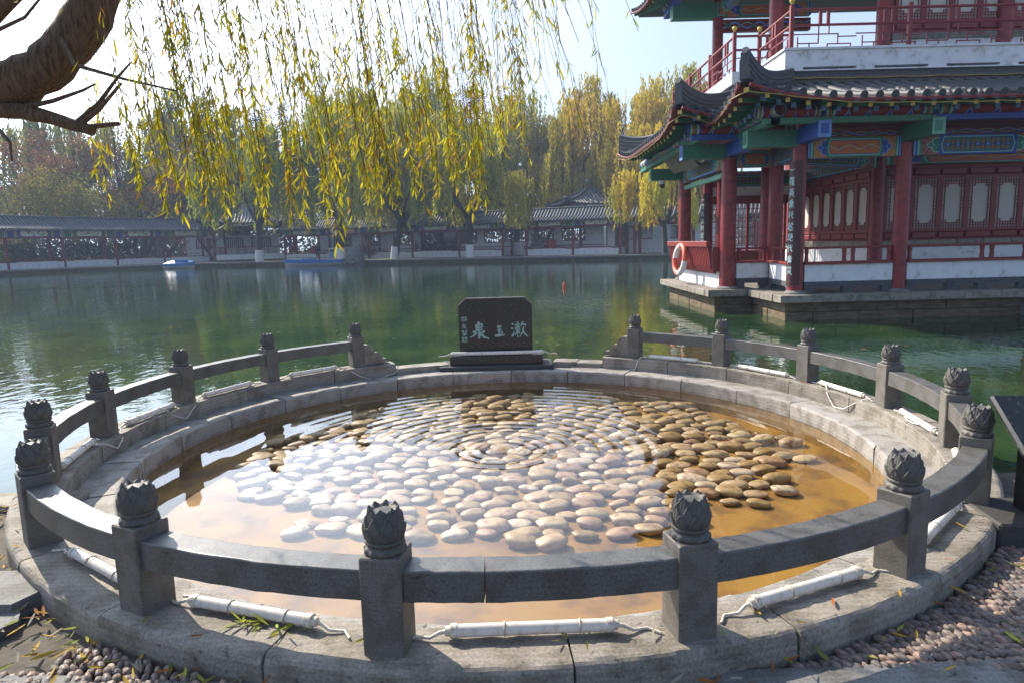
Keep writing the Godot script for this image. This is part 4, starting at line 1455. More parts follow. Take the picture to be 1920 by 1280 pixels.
# one side of a tiled eave. corner: the column corner (at purlin height 0); d: along the eave away from the corner; f: outward.
# length: how far the eave runs from the corner; ends[0], ends[1]: upturned corner at that end
func eave_side(root: Node3D, corner: Vector3, d: Vector3, f: Vector3, length: float, ends: Array, W: float, y_eave: float, y_top: float, lift: float, rise_back: float, tile_step: float, raft_step: float) -> void:
	var u_lo := -W if ends[0] else 0.0
	var u_hi := length + (W if ends[1] else 0.0)
	var up := func(u: float) -> float:
		var s := 0.0
		if ends[0] and u < 0.6:
			s = clampf((0.6 - u) / (W + 0.6), 0, 1)
		if ends[1] and u > length - 0.6:
			s = maxf(s, clampf((u - length + 0.6) / (W + 0.6), 0, 1))
		return s
	var we := func(u: float) -> float:
		return W + 0.14 * pow(up.call(u), 2.0)
	var ye := func(u: float) -> float:
		return y_eave + lift * pow(up.call(u), 2.4)
	var wt := func(u: float) -> float:      # how far out the hip cuts the slope
		var s := 0.0
		if ends[0] and u < 0.0:
			s = -u
		if ends[1] and u > length:
			s = u - length
		return minf(s * 1.02, W) - (rise_back if s <= 0.0 else 0.0)
	var at := func(u: float, w: float, y: float) -> Vector3:
		return Vector3(corner.x, 0, corner.z) + d * u + f * w + Vector3(0, y, 0)
	var ys := func(u: float, w: float) -> float:   # height of the roof skin
		var k := clampf((we.call(u) - w) / (W + rise_back), 0, 1)
		return lerpf(ye.call(u), y_top, pow(k, 1.15))
	# skin: board under the tiles, seen from below too
	var n := int((u_hi - u_lo) / 0.2) + 1
	var top := []
	var bot := []
	for j in 5:
		var r1 := PackedVector3Array()
		var r2 := PackedVector3Array()
		for i in n + 1:
			var u := lerpf(u_lo, u_hi, float(i) / n)
			var w: float = lerpf(we.call(u), wt.call(u), j / 4.0)
			r1.append(at.call(u, w, ys.call(u, w) + 0.05))
			r2.append(at.call(u, w, ys.call(u, w) - 0.03))
		top.append(r1)
		bot.append(r2)
	var b := MB.new()
	var rightward := d.cross(Vector3.UP).dot(f) > 0.0
	b.sheet(top, false, not rightward)
	pp("roof_bed", b, M.tile_old, root)
	b = MB.new()
	b.sheet(bot, false, rightward)
	b.sheet([bot[0], top[0]], false, not rightward)
	pp("soffit_board", b, M.board_red, root)
	# fascia strip under the tiles
	b = MB.new()
	var line := []
	for i in n + 1:
		var u := lerpf(u_lo, u_hi, float(i) / n)
		line.append(at.call(u, we.call(u) + 0.02, ye.call(u) + 0.0))
	b.tube(line, [0.045], 4)
	pp("fascia", b, M.board_red, root)
	# tiles: a barrel row and a drip tile beside it
	var disc := MB.new()
	disc.lathe_hard([Vector2(0.0, 0.0), Vector2(0.055, 0.0), Vector2(0.06, 0.012), Vector2(0.083, 0.012), Vector2(0.086, -0.015), Vector2(0.0, -0.02)], 14)
	var disc_mesh := disc.mesh()
	var count := int((u_hi - u_lo) / tile_step)
	for i in count:
		var u := u_lo + (i + 0.5) * (u_hi - u_lo) / count
		var w1: float = we.call(u)
		var w0: float = wt.call(u)
		if w1 - w0 < 0.12:
			w0 = w1 - 0.12
		b = MB.new()
		var pts := []
		var rad := []
		var m := maxi(2, int((w1 - w0) / 0.28))
		for k in m + 1:
			var w := lerpf(w1 + 0.03, w0, float(k) / m)
			pts.append(at.call(u, w, ys.call(u, w) + 0.085))
			rad.append(0.076)
			if k < m:      # overlap step of each barrel
				var w2 := lerpf(w1 + 0.03, w0, (k + 0.93) / m)
				pts.append(at.call(u, w2, ys.call(u, w2) + 0.085))
				rad.append(0.068)
		b.tube(pts, rad, 8, false)
		var row := pp("tile_row", b, M.tile, root)
		var dd: Vector3 = (pts[0] - pts[1]).normalized()
		var side := dd.cross(Vector3.UP).normalized()
		# face of the round end tile looks outward
		put("round_end_tile", disc_mesh, M.tile, row, Transform3D(Basis(side, dd, side.cross(dd)), pts[0] + dd * 0.005))
		# drip tile between this row and the next
		var u2 := u + 0.5 * (u_hi - u_lo) / count
		if u2 < u_hi - 0.05:
			b = MB.new()
			var lip := []
			var lip2 := []
			var back := []
			for k in 9:
				var t := k / 8.0 * 2.0 - 1.0
				var c: Vector3 = at.call(u2, we.call(u2) + 0.05, ye.call(u2) + 0.035)
				lip.append(c + d * (t * tile_step * 0.46) + Vector3(0, -0.05 * (1.0 - t * t) + 0.03, 0))
				lip2.append(c + d * (t * tile_step * 0.46) + Vector3(0, -0.105 * (1.0 - t * t) + 0.01, 0))
				back.append(c + d * (t * tile_step * 0.46) - f * 0.3 + Vector3(0, -0.05 * (1.0 - t * t) + 0.10, 0))
			b.sheet([PackedVector3Array(lip2), PackedVector3Array(lip)], false, not rightward)
			b.sheet([PackedVector3Array(lip), PackedVector3Array(back)], false, not rightward)
			pp("drip_tile", b, M.tile, root)
	# rafters in two layers: round below, flying above
	var nr := int((u_hi - u_lo) / raft_step)
	for i in nr + 1:
		var u := u_lo + (u_hi - u_lo) * i / nr
		var ui := u
		var win := -0.3
		if ends[0] and u < 0.3:
			ui = 0.3 - (0.3 - u) * 0.12
			win = 0.0
		if ends[1] and u > length - 0.3:
			ui = length - 0.3 + (u - length + 0.3) * 0.12
			win = 0.0
		var we_u: float = we.call(u)
		var out: Vector3 = at.call(u, we_u - 0.12, ye.call(u) - 0.075)
		var inn: Vector3 = at.call(ui, win, lerpf(y_eave, y_top, 0.62) - 0.05)
		var dr := (out - inn).normalized()
		var sd := dr.cross(Vector3.UP).normalized()
		var bs := Basis(sd, sd.cross(dr), -dr)
		b = MB.new()
		var mid := inn.lerp(out, 0.73)
		b.box(inn.lerp(out, 0.74), Vector3(0.085, 0.085, inn.distance_to(out) * 0.52), bs)
		var fl := pp("flying_rafter", b, M.green_paint, root)
		b = MB.new()
		b.box(out + dr * 0.004, Vector3(0.082, 0.082, 0.012), bs)
		pp("rafter_end", b, M.gold if i % 1 == 0 else M.green_light, fl)
		b = MB.new()
		var o2: Vector3 = inn.lerp(out, 0.72) + Vector3(0, -0.105, 0)
		b.tube([inn + Vector3(0, -0.10, 0), o2], [0.05], 8)
		var rf := pp("rafter", b, M.green_paint, root)
		b = MB.new()
		b.box(o2 + dr * 0.004, Vector3(0.1, 0.1, 0.012), bs)
		pp("rafter_end", b, M.blue_light, rf)


# a hip ridge of stacked tiles from the inner corner out to an upturned tip
func hip_ridge(root: Node3D, a: Vector3, e: Vector3, tip: float) -> void:
	var b := MB.new()
	var rows := [[], [], [], []]
	var d := (e - a)
	d.y = 0
	d = d.normalized()
	var s := d.cross(Vector3.UP).normalized()
	var line := []
	for i in 17:
		var t := i / 16.0
		var p := a.lerp(e, t)
		p.y = lerpf(a.y, e.y, t) - 0.22 * sin(PI * t) * 0.6
		var hgt := lerpf(0.30, 0.34, t) + tip * pow(clampf((t - 0.55) / 0.45, 0, 1), 2.0)
		var low := -0.05 + (0.5 * tip * pow(clampf((t - 0.8) / 0.2, 0, 1), 2.0))
		rows[0].append(p + s * 0.10 + Vector3(0, low, 0))
		rows[1].append(p + s * 0.085 + Vector3(0, hgt, 0))
		rows[2].append(p - s * 0.085 + Vector3(0, hgt, 0))
		rows[3].append(p - s * 0.10 + Vector3(0, low, 0))
		line.append(p + Vector3(0, hgt + 0.03, 0))
	var pk := []
	for r in rows:
		pk.append(PackedVector3Array(r))
	for i in 4:
		var a1: PackedVector3Array = pk[i]
		var a2: PackedVector3Array = pk[(i + 1) % 4]
		b.sheet([a2, a1])
	for ends in [0, 16]:
		b._q(pk[0][ends], pk[1][ends], pk[2][ends], pk[3][ends], d * (1.0 if ends == 16 else -1.0))
	var hr := pp("hip_ridge", b, M.tile, root)
	b = MB.new()
	b.tube(line, [0.075], 8)
	pp("ridge_roll", b, M.tile, root)
	for k in 3:
		var sd := []
		var s2 := []
		for i in 17:
			var t := i / 16.0
			var p: Vector3 = rows[0][i].lerp(rows[1][i], 0.3 + k * 0.24)
			var q: Vector3 = rows[3][i].lerp(rows[2][i], 0.3 + k * 0.24)
			sd.append(p)
			s2.append(q)
		b = MB.new()
		b.tube(sd, [0.018], 5)
		b.tube(s2, [0.018], 5)
		pp("ridge_course", b, M.tile_old, root)


func nose(p: Vector3, f: Vector3, length: float, h: float, m1: Material, m2: Material, m3: Material) -> void:
	var s := f.cross(Vector3.UP)
	var bs := Basis(s, Vector3.UP, -f)
	var b := MB.new()
	b.box(p + f * (length * 0.5), Vector3(h * 0.78, h, length), bs)
	var o := pp("beam_nose", b, m1)
	b = MB.new()
	b.box(p + f * (length + 0.008), Vector3(h * 0.78 + 0.01, h + 0.01, 0.016), bs)
	pp("nose_face", b, m2, o)
	b = MB.new()
	b.box(p + f * (length + 0.02), Vector3(h * 0.46, h * 0.62, 0.016), bs)
	pp("nose_panel", b, m3, o)


func beam(p: Vector3, q: Vector3, h: float, t: float, m: Material, called := "beam") -> void:
	var d := (q - p).normalized()
	var s := d.cross(Vector3.UP)
	var b := MB.new()
	b.box((p + q) * 0.5, Vector3(p.distance_to(q), h, t), Basis(d, Vector3.UP, s))
	pp(called, b, m)


func purlin(p: Vector3, q: Vector3, r: float) -> void:
	# a round beam with the painting wrapped round it
	var b := MB.new()
	var d := (q - p).normalized()
	var s := d.cross(Vector3.UP)
	var rows := []
	for i in 13:
		var t := TAU * i / 12
		var o := (s * cos(t) + Vector3.UP * sin(t)) * r
		rows.append(PackedVector3Array([p + o, q + o]))
	b.sheet(rows)
	pp("purlin", b, M.paint2)


# balcony fretwork rail from p to q at floor height y
func fret_rail(p: Vector3, q: Vector3, y: float, posts: Array) -> void:
	var d := (q - p)
	var l := d.length()
	d = d.normalized()
	var s := d.cross(Vector3.UP)
	var bs := Basis(d, Vector3.UP, s)
	var b := MB.new()
	b.tube([p + Vector3(0, y + 0.90, 0), q + Vector3(0, y + 0.90, 0)], [0.032], 8)
	pp("top_rail", b, M.red_wood)
	b = MB.new()
	b.tube([p + Vector3(0, y + 0.56, 0), q + Vector3(0, y + 0.56, 0)], [0.03], 8)
	pp("middle_rail", b, M.red_wood)
	for t in posts:
		b = MB.new()
		var c: Vector3 = p + d * (l * t)
		b.box(c + Vector3(0, y + 0.5, 0), Vector3(0.085, 1.0, 0.085), bs)
		var post := pp("rail_post", b, M.red_wood)
		if t == 0.0 or t == 1.0:
			b = MB.new()
			b.lathe([Vector2(0.001, y + 1.0), Vector2(0.035, y + 1.01), Vector2(0.022, y + 1.035), Vector2(0.052, y + 1.065), Vector2(0.062, y + 1.10), Vector2(0.05, y + 1.14), Vector2(0.001, y + 1.16)], 12, c)
			pp("gilt_ball", b, M.gold, post)
	# short double struts and the fret below
	var n := maxi(1, int(l / 1.3))
	for i in n:
		var a0 := l * i / n
		var a1 := l * (i + 1) / n
		var m := (a0 + a1) * 0.5
		b = MB.new()
		for e in [-0.09, 0.09]:
			b.box(p + d * (m + e) + Vector3(0, y + 0.73, 0), Vector3(0.07, 0.31, 0.05), bs)
		pp("strut", b, M.red_wood)
		b = MB.new()
		var w := a1 - a0
		var bar := func(x0: float, y0: float, x1: float, y1: float) -> void:
			b.box(p + d * (a0 + (x0 + x1) * 0.5 * w) + Vector3(0, y + (y0 + y1) * 0.5, 0), Vector3(absf(x1 - x0) * w + 0.022, absf(y1 - y0) + 0.022, 0.025), bs)
		bar.call(0.10, 0.0, 0.10, 0.30)
		bar.call(0.10, 0.16, 0.42, 0.16)
		bar.call(0.28, 0.0, 0.28, 0.16)
		bar.call(0.42, 0.16, 0.42, 0.54)
		bar.call(0.0, 0.36, 0.42, 0.36)
		bar.call(0.42, 0.36, 0.72, 0.36)
		bar.call(0.58, 0.36, 0.58, 0.54)
		bar.call(0.72, 0.14, 0.72, 0.36)
		bar.call(0.56, 0.14, 0.92, 0.14)
		bar.call(0.56, 0.0, 0.56, 0.14)
		bar.call(0.92, 0.0, 0.92, 0.14)
		bar.call(0.72, 0.30, 1.0, 0.30)
		pp("fret", b, M.red_wood)


func pavilion() -> void:
	for k in 4:
		painted("paint%d" % k, k)
	pav = thing("lakeside_pavilion", "two storey red pavilion with grey tiled upturned eaves standing in the lake", "pavilion", pav_base)
	var F := Vector3(0, 0, 1)
	var L := Vector3(-1, 0, 0)
	# --- platform ---
	pbox("platform_floor", Vector3(6.3, 0.10, -23.3), Vector3(17, 0.245, -15.6), M.platform)
	pbox("platform_floor", Vector3(7.4, 0.10, -30), Vector3(17, 0.241, -23.3), M.platform)
	pbox("platform_floor", Vector3(5.25, 0.10, -23.3), Vector3(6.298, 0.243, -17.75), M.platform)
	var x := 6.18
	while x < 11.8:
		var w := rng.randf_range(0.72, 0.95)
		w = minf(w, 11.85 - x)
		pbox("edge_stone", Vector3(x + 0.004, 0.075, -15.95), Vector3(x + w - 0.004, 0.25 + rng.randf_range(-0.004, 0.006), -15.48 + rng.randf_range(-0.008, 0.008)), M["kerb%d" % rng.randi_range(0, 3)], null, 0.012)
		x += w
	var z := -15.96
	while z > -17.6:
		pbox("edge_stone", Vector3(6.17, 0.075, maxf(z - 0.82, -17.66)), Vector3(6.55, 0.251, z - 0.005), M["kerb%d" % rng.randi_range(0, 3)], null, 0.012)
		z -= 0.82
	x = 5.15
	while x < 6.1:
		pbox("edge_stone", Vector3(x + 0.004, 0.075, -18.0), Vector3(minf(x + 0.56, 6.166), 0.252, -17.65), M["kerb%d" % rng.randi_range(0, 3)], null, 0.012)
		x += 0.56
	z = -18.005
	while z > -22.6:
		pbox("edge_stone", Vector3(5.14, 0.075, z - 0.88), Vector3(5.5, 0.25, z - 0.005), M["kerb%d" % rng.randi_range(0, 3)], null, 0.012)
		z -= 0.885
	# retaining wall in two courses
	for c in 3:
		var y0 := 0.075 - (c + 1) * 0.24
		x = 6.42 - (0.4 if c % 2 else 0.0)
		while x < 12.0:
			var w := rng.randf_range(1.0, 1.5)
			pbox("wall_block", Vector3(maxf(x, 6.42) + 0.006, y0 + 0.006, -16.0), Vector3(x + w - 0.006, y0 + 0.236, -15.72 + rng.randf_range(-0.015, 0.015)), M.platform_wall, null, 0.015)
			x += w
		z = -15.74
		while z > -17.8:
			pbox("wall_block", Vector3(6.40 + rng.randf_range(-0.012, 0.012), y0 + 0.006, maxf(z - 1.1, -17.9)), Vector3(6.7, y0 + 0.236, z - 0.006), M.platform_wall, null, 0.015)
			z -= 1.1
		pbox("wall_block", Vector3(5.40, y0 + 0.006, -18.2), Vector3(6.40, y0 + 0.236, -17.9 + rng.randf_range(-0.01, 0.01)), M.platform_wall, null, 0.015)
		z = -17.92
		while z > -22.4:
			pbox("wall_block", Vector3(5.39 + rng.randf_range(-0.012, 0.012), y0 + 0.006, z - 1.24), Vector3(5.7, y0 + 0.236, z - 0.006), M.platform_wall, null, 0.015)
			z -= 1.25
	# the shore wall beyond the right end
	pbox("shore_block", Vector3(11.9, -0.7, -16.6), Vector3(15, 0.02, -15.1), M.platform, null, 0.02)
	pbox("shore_block", Vector3(12.1, 0.0, -16.8), Vector3(15, 0.21, -15.35), M.kerb2, null, 0.02)
	# --- ground floor colonnade ---
	for c in [[9.13, -16.0, 0.168], [6.72, -16.0, 0.168], [12.35, -16.0, 0.168], [5.78, -18.1, 0.205], [7.02, -18.1, 0.19], [5.86, -22.9, 0.205], [6.62, -22.9, 0.17], [6.95, -22.4, 0.18], [10.70, -20.0, 0.20], [7.55, -20.2, 0.17]]:
		pcolumn(c[0], c[1], 0.25, 3.85, c[2])
	seat_wall(Vector3(6.90, 0, -16), Vector3(8.96, 0, -16), [0.03, 0.46, 0.56, 0.97])
	seat_wall(Vector3(9.30, 0, -16), Vector3(12.18, 0, -16), [0.03, 0.62, 0.70, 0.97], 3)
	seat_wall(Vector3(6.0, 0, -18.1), Vector3(6.84, 0, -18.1), [0.1, 0.9], 1)
	seat_wall(Vector3(6.74, 0, -16.2), Vector3(6.9, 0, -17.9), [0.08, 0.5, 0.92], 1)
	# reclining balustrade on the lake side
	pbox("plinth_wall", Vector3(5.62, 0.25, -22.7), Vector3(5.86, 0.72, -18.3), M.white_wall)
	pbox("seat_board", Vector3(5.55, 0.72, -22.7), Vector3(6.0, 0.78, -18.3), M.red_wood)
	pbox("back_rail", Vector3(5.24, 1.36, -22.75), Vector3(5.36, 1.52, -18.2), M.red_wood, null, 0.015)
	pbox("low_rail", Vector3(5.50, 0.72, -22.75), Vector3(5.56, 0.80, -18.2), M.red_wood)
	var slat := MB.new()
	var sp := [Vector3(5.53, 0.66, 0), Vector3(5.44, 0.72, 0), Vector3(5.385, 0.86, 0), Vector3(5.37, 1.0, 0), Vector3(5.345, 1.2, 0), Vector3(5.30, 1.38, 0)]
	for i in sp.size() - 1:
		var a: Vector3 = sp[i]
		var c: Vector3 = sp[i + 1]
		var dd := (c - a).normalized()
		slat.box((a + c) * 0.5, Vector3(a.distance_to(c) + 0.01, 0.045, 0.075), Basis(dd, Vector3(-dd.y, dd.x, 0), Vector3(0, 0, 1)))
	var slat_mesh := slat.mesh()
	z = -18.3
	while z > -22.7:
		put("slat", slat_mesh, M.red_wood, pav, Transform3D(Basis(), Vector3(0, 0, z) - pav_base))
		z -= 0.155
	pbox("end_panel", Vector3(5.42, 0.70, -18.24), Vector3(5.80, 1.36, -18.19), M.red_wood)
	# --- hall inside the colonnade ---
	pbox("hall_plinth", Vector3(10.62, 0.25, -27), Vector3(17, 1.19, -19.9), M.white_wall)
	x = 10.6
	while x < 16.8:
		pbox("sill_stone", Vector3(x + 0.004, 1.19, -20.2), Vector3(x + 0.79, 1.39, -19.86), M["kerb%d" % rng.randi_range(0, 3)], null, 0.01)
		x += 0.8
	z = -20.22
	while z > -25.5:
		pbox("sill_stone", Vector3(10.58, 1.19, z - 0.79), Vector3(10.9, 1.39, z - 0.004), M["kerb%d" % rng.randi_range(0, 3)], null, 0.01)
		z -= 0.8
	pbox("hall_wall", Vector3(10.9, 1.39, -27), Vector3(17, 4.4, -20.09), M.board_red)
	pbox("hall_wall", Vector3(10.78, 1.39, -27), Vector3(10.9, 4.4, -20.3), M.board_red)
	window_row(Vector3(10.95, 0, -20.05), Vector3(1, 0, 0), F, 7, 0.79, 1.72, 3.14)
	window_row(Vector3(10.74, 0, -26.0), Vector3(0, 0, 1), L, 7, 0.79, 1.72, 3.14)
	# glazed doors of the lakeside room
	pbox("room_wall", Vector3(7.2, 3.08, -25.2), Vector3(10.7, 3.95, -25.0), M.white_wall)
	pbox("room_lintel", Vector3(7.2, 2.80, -25.15), Vector3(10.7, 3.08, -24.96), M.red_wood)
	pbox("room_table", Vector3(8.2, 0.25, -27.0), Vector3(9.6, 1.1, -26.2), M.red_wood, null, 0.02)
	for i in 5:
		var xx := 7.3 + i * 0.68
		pbox("door_stile", Vector3(xx, 0.25, -25.1), Vector3(xx + 0.09, 2.8, -25.02), M.red_wood)
		if i < 4:
			pbox("door_panel", Vector3(xx + 0.09, 0.25, -25.09), Vector3(xx + 0.68, 1.1, -25.04), M.red_wood)
			var b := MB.new()
			for k in 3:
				b.box(Vector3(xx + 0.24 + k * 0.15, 1.95, -25.06), Vector3(0.02, 1.7, 0.025))
			for k in 5:
				b.box(Vector3(xx + 0.385, 1.3 + k * 0.33, -25.06), Vector3(0.59, 0.02, 0.025))
			var dr := pp("door_lattice", b, M.red_wood)
			b = MB.new()
			b.quad(Vector3(xx + 0.09, 1.1, -25.075), Vector3(xx + 0.68, 1.1, -25.075), Vector3(xx + 0.68, 2.8, -25.075), Vector3(xx + 0.09, 2.8, -25.075))
			pp("door_pane", b, M.glass, dr)
	# --- painted beams ---
	for r in [[6.72, 9.13, "paint0"], [9.13, 12.35, "paint1"]]:
		beam(Vector3(r[0] + 0.15, 3.575, -16), Vector3(r[1] - 0.15, 3.575, -16), 0.44, 0.22, M[r[2]])
		beam(Vector3(r[0], 3.88, -16.02), Vector3(r[1], 3.88, -16.02), 0.16, 0.12, M.paint3, "beam_board")
		beam(Vector3(r[0], 4.03, -15.0), Vector3(r[1], 4.03, -15.0), 0.12, 0.20, M.green_paint if r[2] == "paint0" else M.blue_paint, "eave_beam")
		purlin(Vector3(r[0] + 0.02, 4.22, -15.0), Vector3(r[1] - 0.02, 4.22, -15.0), 0.135)
		beam(Vector3(r[0], 4.25, -16), Vector3(r[1], 4.25, -16), 0.5, 0.14, M.paint3, "inner_beam")
	beam(Vector3(5.5, 4.03, -15.0), Vector3(6.72, 4.03, -15.0), 0.12, 0.20, M.green_paint, "eave_beam")
	purlin(Vector3(5.3, 4.22, -15.0), Vector3(6.70, 4.22, -15.0), 0.135)
	purlin(Vector3(5.72, 4.22, -14.6), Vector3(5.72, 4.22, -17.1), 0.135)
	beam(Vector3(5.72, 4.03, -14.9), Vector3(5.72, 4.03, -17.1), 0.12, 0.20, M.green_paint, "eave_beam")
	for r in [[5.78, 7.02]]:
		beam(Vector3(r[0] + 0.15, 3.6, -18.1), Vector3(r[1] - 0.15, 3.6, -18.1), 0.42, 0.22, M.paint0)
		beam(Vector3(4.5, 4.03, -17.1), Vector3(r[1], 4.03, -17.1), 0.12, 0.20, M.blue_paint, "eave_beam")
		purlin(Vector3(4.4, 4.22, -17.1), Vector3(r[1], 4.22, -17.1), 0.135)
	beam(Vector3(5.8, 3.6, -18.3), Vector3(5.85, 3.6, -22.7), 0.42, 0.22, M.paint1)
	beam(Vector3(5.8, 3.25, -18.3), Vector3(5.85, 3.25, -22.7), 0.12, 0.14, M.green_light, "beam_board")
	purlin(Vector3(4.8, 4.22, -17.0), Vector3(4.85, 4.22, -24.8), 0.135)
	beam(Vector3(4.8, 4.03, -17.2), Vector3(4.85, 4.03, -24.8), 0.12, 0.20, M.green_paint, "eave_beam")
	beam(Vector3(6.85, 3.6, -16.2), Vector3(7.0, 3.6, -17.9), 0.42, 0.22, M.paint1)
	beam(Vector3(7.0, 3.65, -18.2), Vector3(10.6, 3.65, -20.0), 0.36, 0.2, M.paint1)
	beam(Vector3(10.7, 3.72, -19.98), Vector3(16.5, 3.72, -19.98), 0.34, 0.16, M.paint0, "inner_beam")
	beam(Vector3(10.7, 3.72, -20.1), Vector3(10.7, 3.72, -26), 0.34, 0.16, M.paint1, "inner_beam")
	beam(Vector3(7.1, 3.6, -24.9), Vector3(10.6, 3.6, -24.9), 0.40, 0.2, M.paint1, "inner_beam")
	# ceiling of the gallery
	pbox("gallery_ceiling", Vector3(6.5, 4.55, -26.5), Vector3(17, 4.65, -16.1), M.board_red)
	pbox("gallery_ceiling", Vector3(5.7, 4.56, -26.5), Vector3(6.5, 4.66, -18.1), M.board_red)
	# noses that carry the eave purlins
	nose(Vector3(6.72, 3.83, -16.0), F, 1.22, 0.34, M.blue_paint, M.blue_light, M.blue_paint)
	nose(Vector3(9.13, 3.83, -16.0), F, 1.22, 0.34, M.green_paint, M.green_light, M.green_paint)
	nose(Vector3(12.35, 3.83, -16.0), F, 1.22, 0.34, M.blue_paint, M.blue_light, M.blue_paint)
	nose(Vector3(6.72, 3.80, -16.0), L, 1.25, 0.36, M.green_paint, M.green_light, M.green_paint)
	nose(Vector3(5.78, 3.83, -18.1), F, 1.2, 0.34, M.blue_paint, M.blue_light, M.blue_paint)
	nose(Vector3(5.78, 3.80, -18.1), L, 1.25, 0.36, M.green_paint, M.blue_light, M.blue_paint)
	nose(Vector3(5.86, 3.70, -22.9), L, 1.15, 0.36, M.green_paint, M.green_light, M.green_paint)
	# --- lower roof ---
	var roof_w := pp("lower_roof", _roof_stub(Vector3(9, 4.9, -16.2), Vector3(6.5, 0.1, 0.2)), M.tile_old)
	eave_side(roof_w, Vector3(6.72, 0, -16.0), Vector3(1, 0, 0), F, 6.2, [true, false], 1.9, 4.27, 4.95, 0.32, 0.2, 0.305, 0.42)
	eave_side(roof_w, Vector3(6.72, 0, -16.0), Vector3(0, 0, -1), L, 2.0, [true, false], 1.9, 4.27, 4.95, 0.32, 0.2, 0.305, 0.42)
	hip_ridge(roof_w, Vector3(6.55, 5.0, -16.2), Vector3(4.74, 4.64, -14.02), 0.24)
	var roof_c := pp("lower_roof", _roof_stub(Vector3(6.4, 4.9, -20.0), Vector3(0.2, 0.1, 4.0)), M.tile_old)
	eave_side(roof_c, Vector3(5.80, 0, -18.1), Vector3(1, 0, 0), F, 0.9, [true, false], 1.75, 4.27, 4.95, 0.32, 0.2, 0.305, 0.42)
	eave_side(roof_c, Vector3(5.80, 0, -18.1), Vector3(0, 0, -1), L, 4.6, [true, true], 1.75, 4.27, 4.95, 0.32, 0.2, 0.305, 0.42)
	hip_ridge(roof_c, Vector3(5.95, 5.0, -18.3), Vector3(3.98, 4.64, -16.28), 0.2)
	hip_ridge(roof_c, Vector3(5.95, 5.0, -22.5), Vector3(3.98, 4.64, -24.5), 0.2)
	# long ridge against the balcony
	var b := MB.new()
	b.box(Vector3(10.0, 5.06, -16.25), Vector3(7.2, 0.28, 0.2))
	for k in 3:
		b.box(Vector3(10.0, 4.98 + k * 0.08, -16.14), Vector3(7.2, 0.022, 0.06))
	pp("wall_ridge", b, M.tile_old)
	b = MB.new()
	b.box(Vector3(5.98, 5.08, -21.1), Vector3(0.2, 0.28, 5.6))
	pp("wall_ridge", b, M.tile_old)
	# --- balcony and upper storey ---
	pbox("balcony_edge", Vector3(6.46, 5.12, -17.9), Vector3(17, 5.34, -16.30), M.grey_band)
	pbox("balcony_parapet", Vector3(6.40, 5.34, -17.9), Vector3(17, 5.37, -16.24), M.white_wall)
	pbox("balcony_parapet", Vector3(6.42, 5.43, -17.9), Vector3(17, 5.80, -16.26), M.white_wall)
	x = 6.42
	while x < 13.0:     # piers between the drain slots
		pbox("parapet_pier", Vector3(x, 5.37, -17.9), Vector3(x + 0.42, 5.43, -16.262), M.white_wall)
		x += 1.65
	pbox("balcony_trim", Vector3(6.38, 5.80, -17.9), Vector3(17, 5.85, -16.22), M.white_wall)
	pbox("balcony_edge", Vector3(5.98, 5.12, -25.2), Vector3(6.9, 5.55, -18.5), M.grey_band)
	pbox("balcony_parapet", Vector3(5.90, 5.55, -25.3), Vector3(7.2, 5.86, -18.42), M.white_wall)
	pbox("balcony_floor", Vector3(6.45, 5.80, -26), Vector3(17, 5.84, -17.9), M.platform)
	fret_rail(Vector3(6.62, 0, -16.45), Vector3(12.6, 0, -16.45), 5.83, [0.0, 0.455, 0.91])
	fret_rail(Vector3(6.62, 0, -16.45), Vector3(6.62, 0, -18.5), 5.83, [1.0])
	fret_rail(Vector3(5.98, 0, -18.52), Vector3(7.5, 0, -18.52), 5.86, [0.0])
	fret_rail(Vector3(5.98, 0, -18.52), Vector3(5.98, 0, -25.1), 5.86, [0.33, 0.66, 0.9, 1.0])
	fret_rail(Vector3(5.98, 0, -25.1), Vector3(10.0, 0, -25.1), 5.86, [1.0])
	for c in [[7.62, -20.0, 0.20], [7.42, -24.8, 0.19], [10.63, -20.0, 0.20], [14.0, -20.0, 0.2]]:
		pcolumn(c[0], c[1], 5.85, 10.2, c[2])
	pbox("upper_dado", Vector3(10.9, 5.85, -20.5), Vector3(17, 6.98, -20.0), M.white_wall)
	pbox("upper_sill", Vector3(10.86, 6.98, -20.5), Vector3(17, 7.14, -19.95), M.platform)
	pbox("upper_wall", Vector3(10.9, 7.14, -20.5), Vector3(17, 10.0, -20.06), M.board_red)
	window_row(Vector3(10.95, 0, -20.03), Vector3(1, 0, 0), F, 7, 0.79, 7.52, 9.3)
	beam(Vector3(7.5, 9.35, -24.8), Vector3(10.6, 9.35, -24.8), 0.42, 0.24, M.paint0)
	beam(Vector3(7.5, 8.85, -24.8), Vector3(10.6, 8.85, -24.8), 0.40, 0.2, M.paint3)
	beam(Vector3(7.62, 9.35, -20.2), Vector3(7.44, 9.35, -24.7), 0.42, 0.24, M.paint1)
	nose(Vector3(7.42, 9.35, -24.8), L, 1.6, 0.5, M.green_paint, M.green_light, M.green_paint)
	nose(Vector3(7.6, 9.35, -20.0), L, 1.6, 0.5, M.blue_paint, M.blue_light, M.blue_paint)
	beam(Vector3(5.9, 9.62, -18.5), Vector3(5.9, 9.62, -26.0), 0.24, 0.2, M.blue_paint, "eave_beam")
	purlin(Vector3(5.9, 9.9, -18.0), Vector3(5.9, 9.9, -26.2), 0.15)
	var roof_u := pp("upper_roof", _roof_stub(Vector3(10.0, 10.9, -22.0), Vector3(4.6, 0.2, 5.0)), M.tile_old)
	eave_side(roof_u, Vector3(7.42, 0, -18.6), Vector3(0, 0, -1), L, 6.3, [false, true], 2.4, 9.75, 10.8, 0.4, 0.2, 0.305, 0.42)
	pbox("upper_ceiling", Vector3(7.3, 10.2, -26), Vector3(17, 10.3, -18.0), M.board_red)
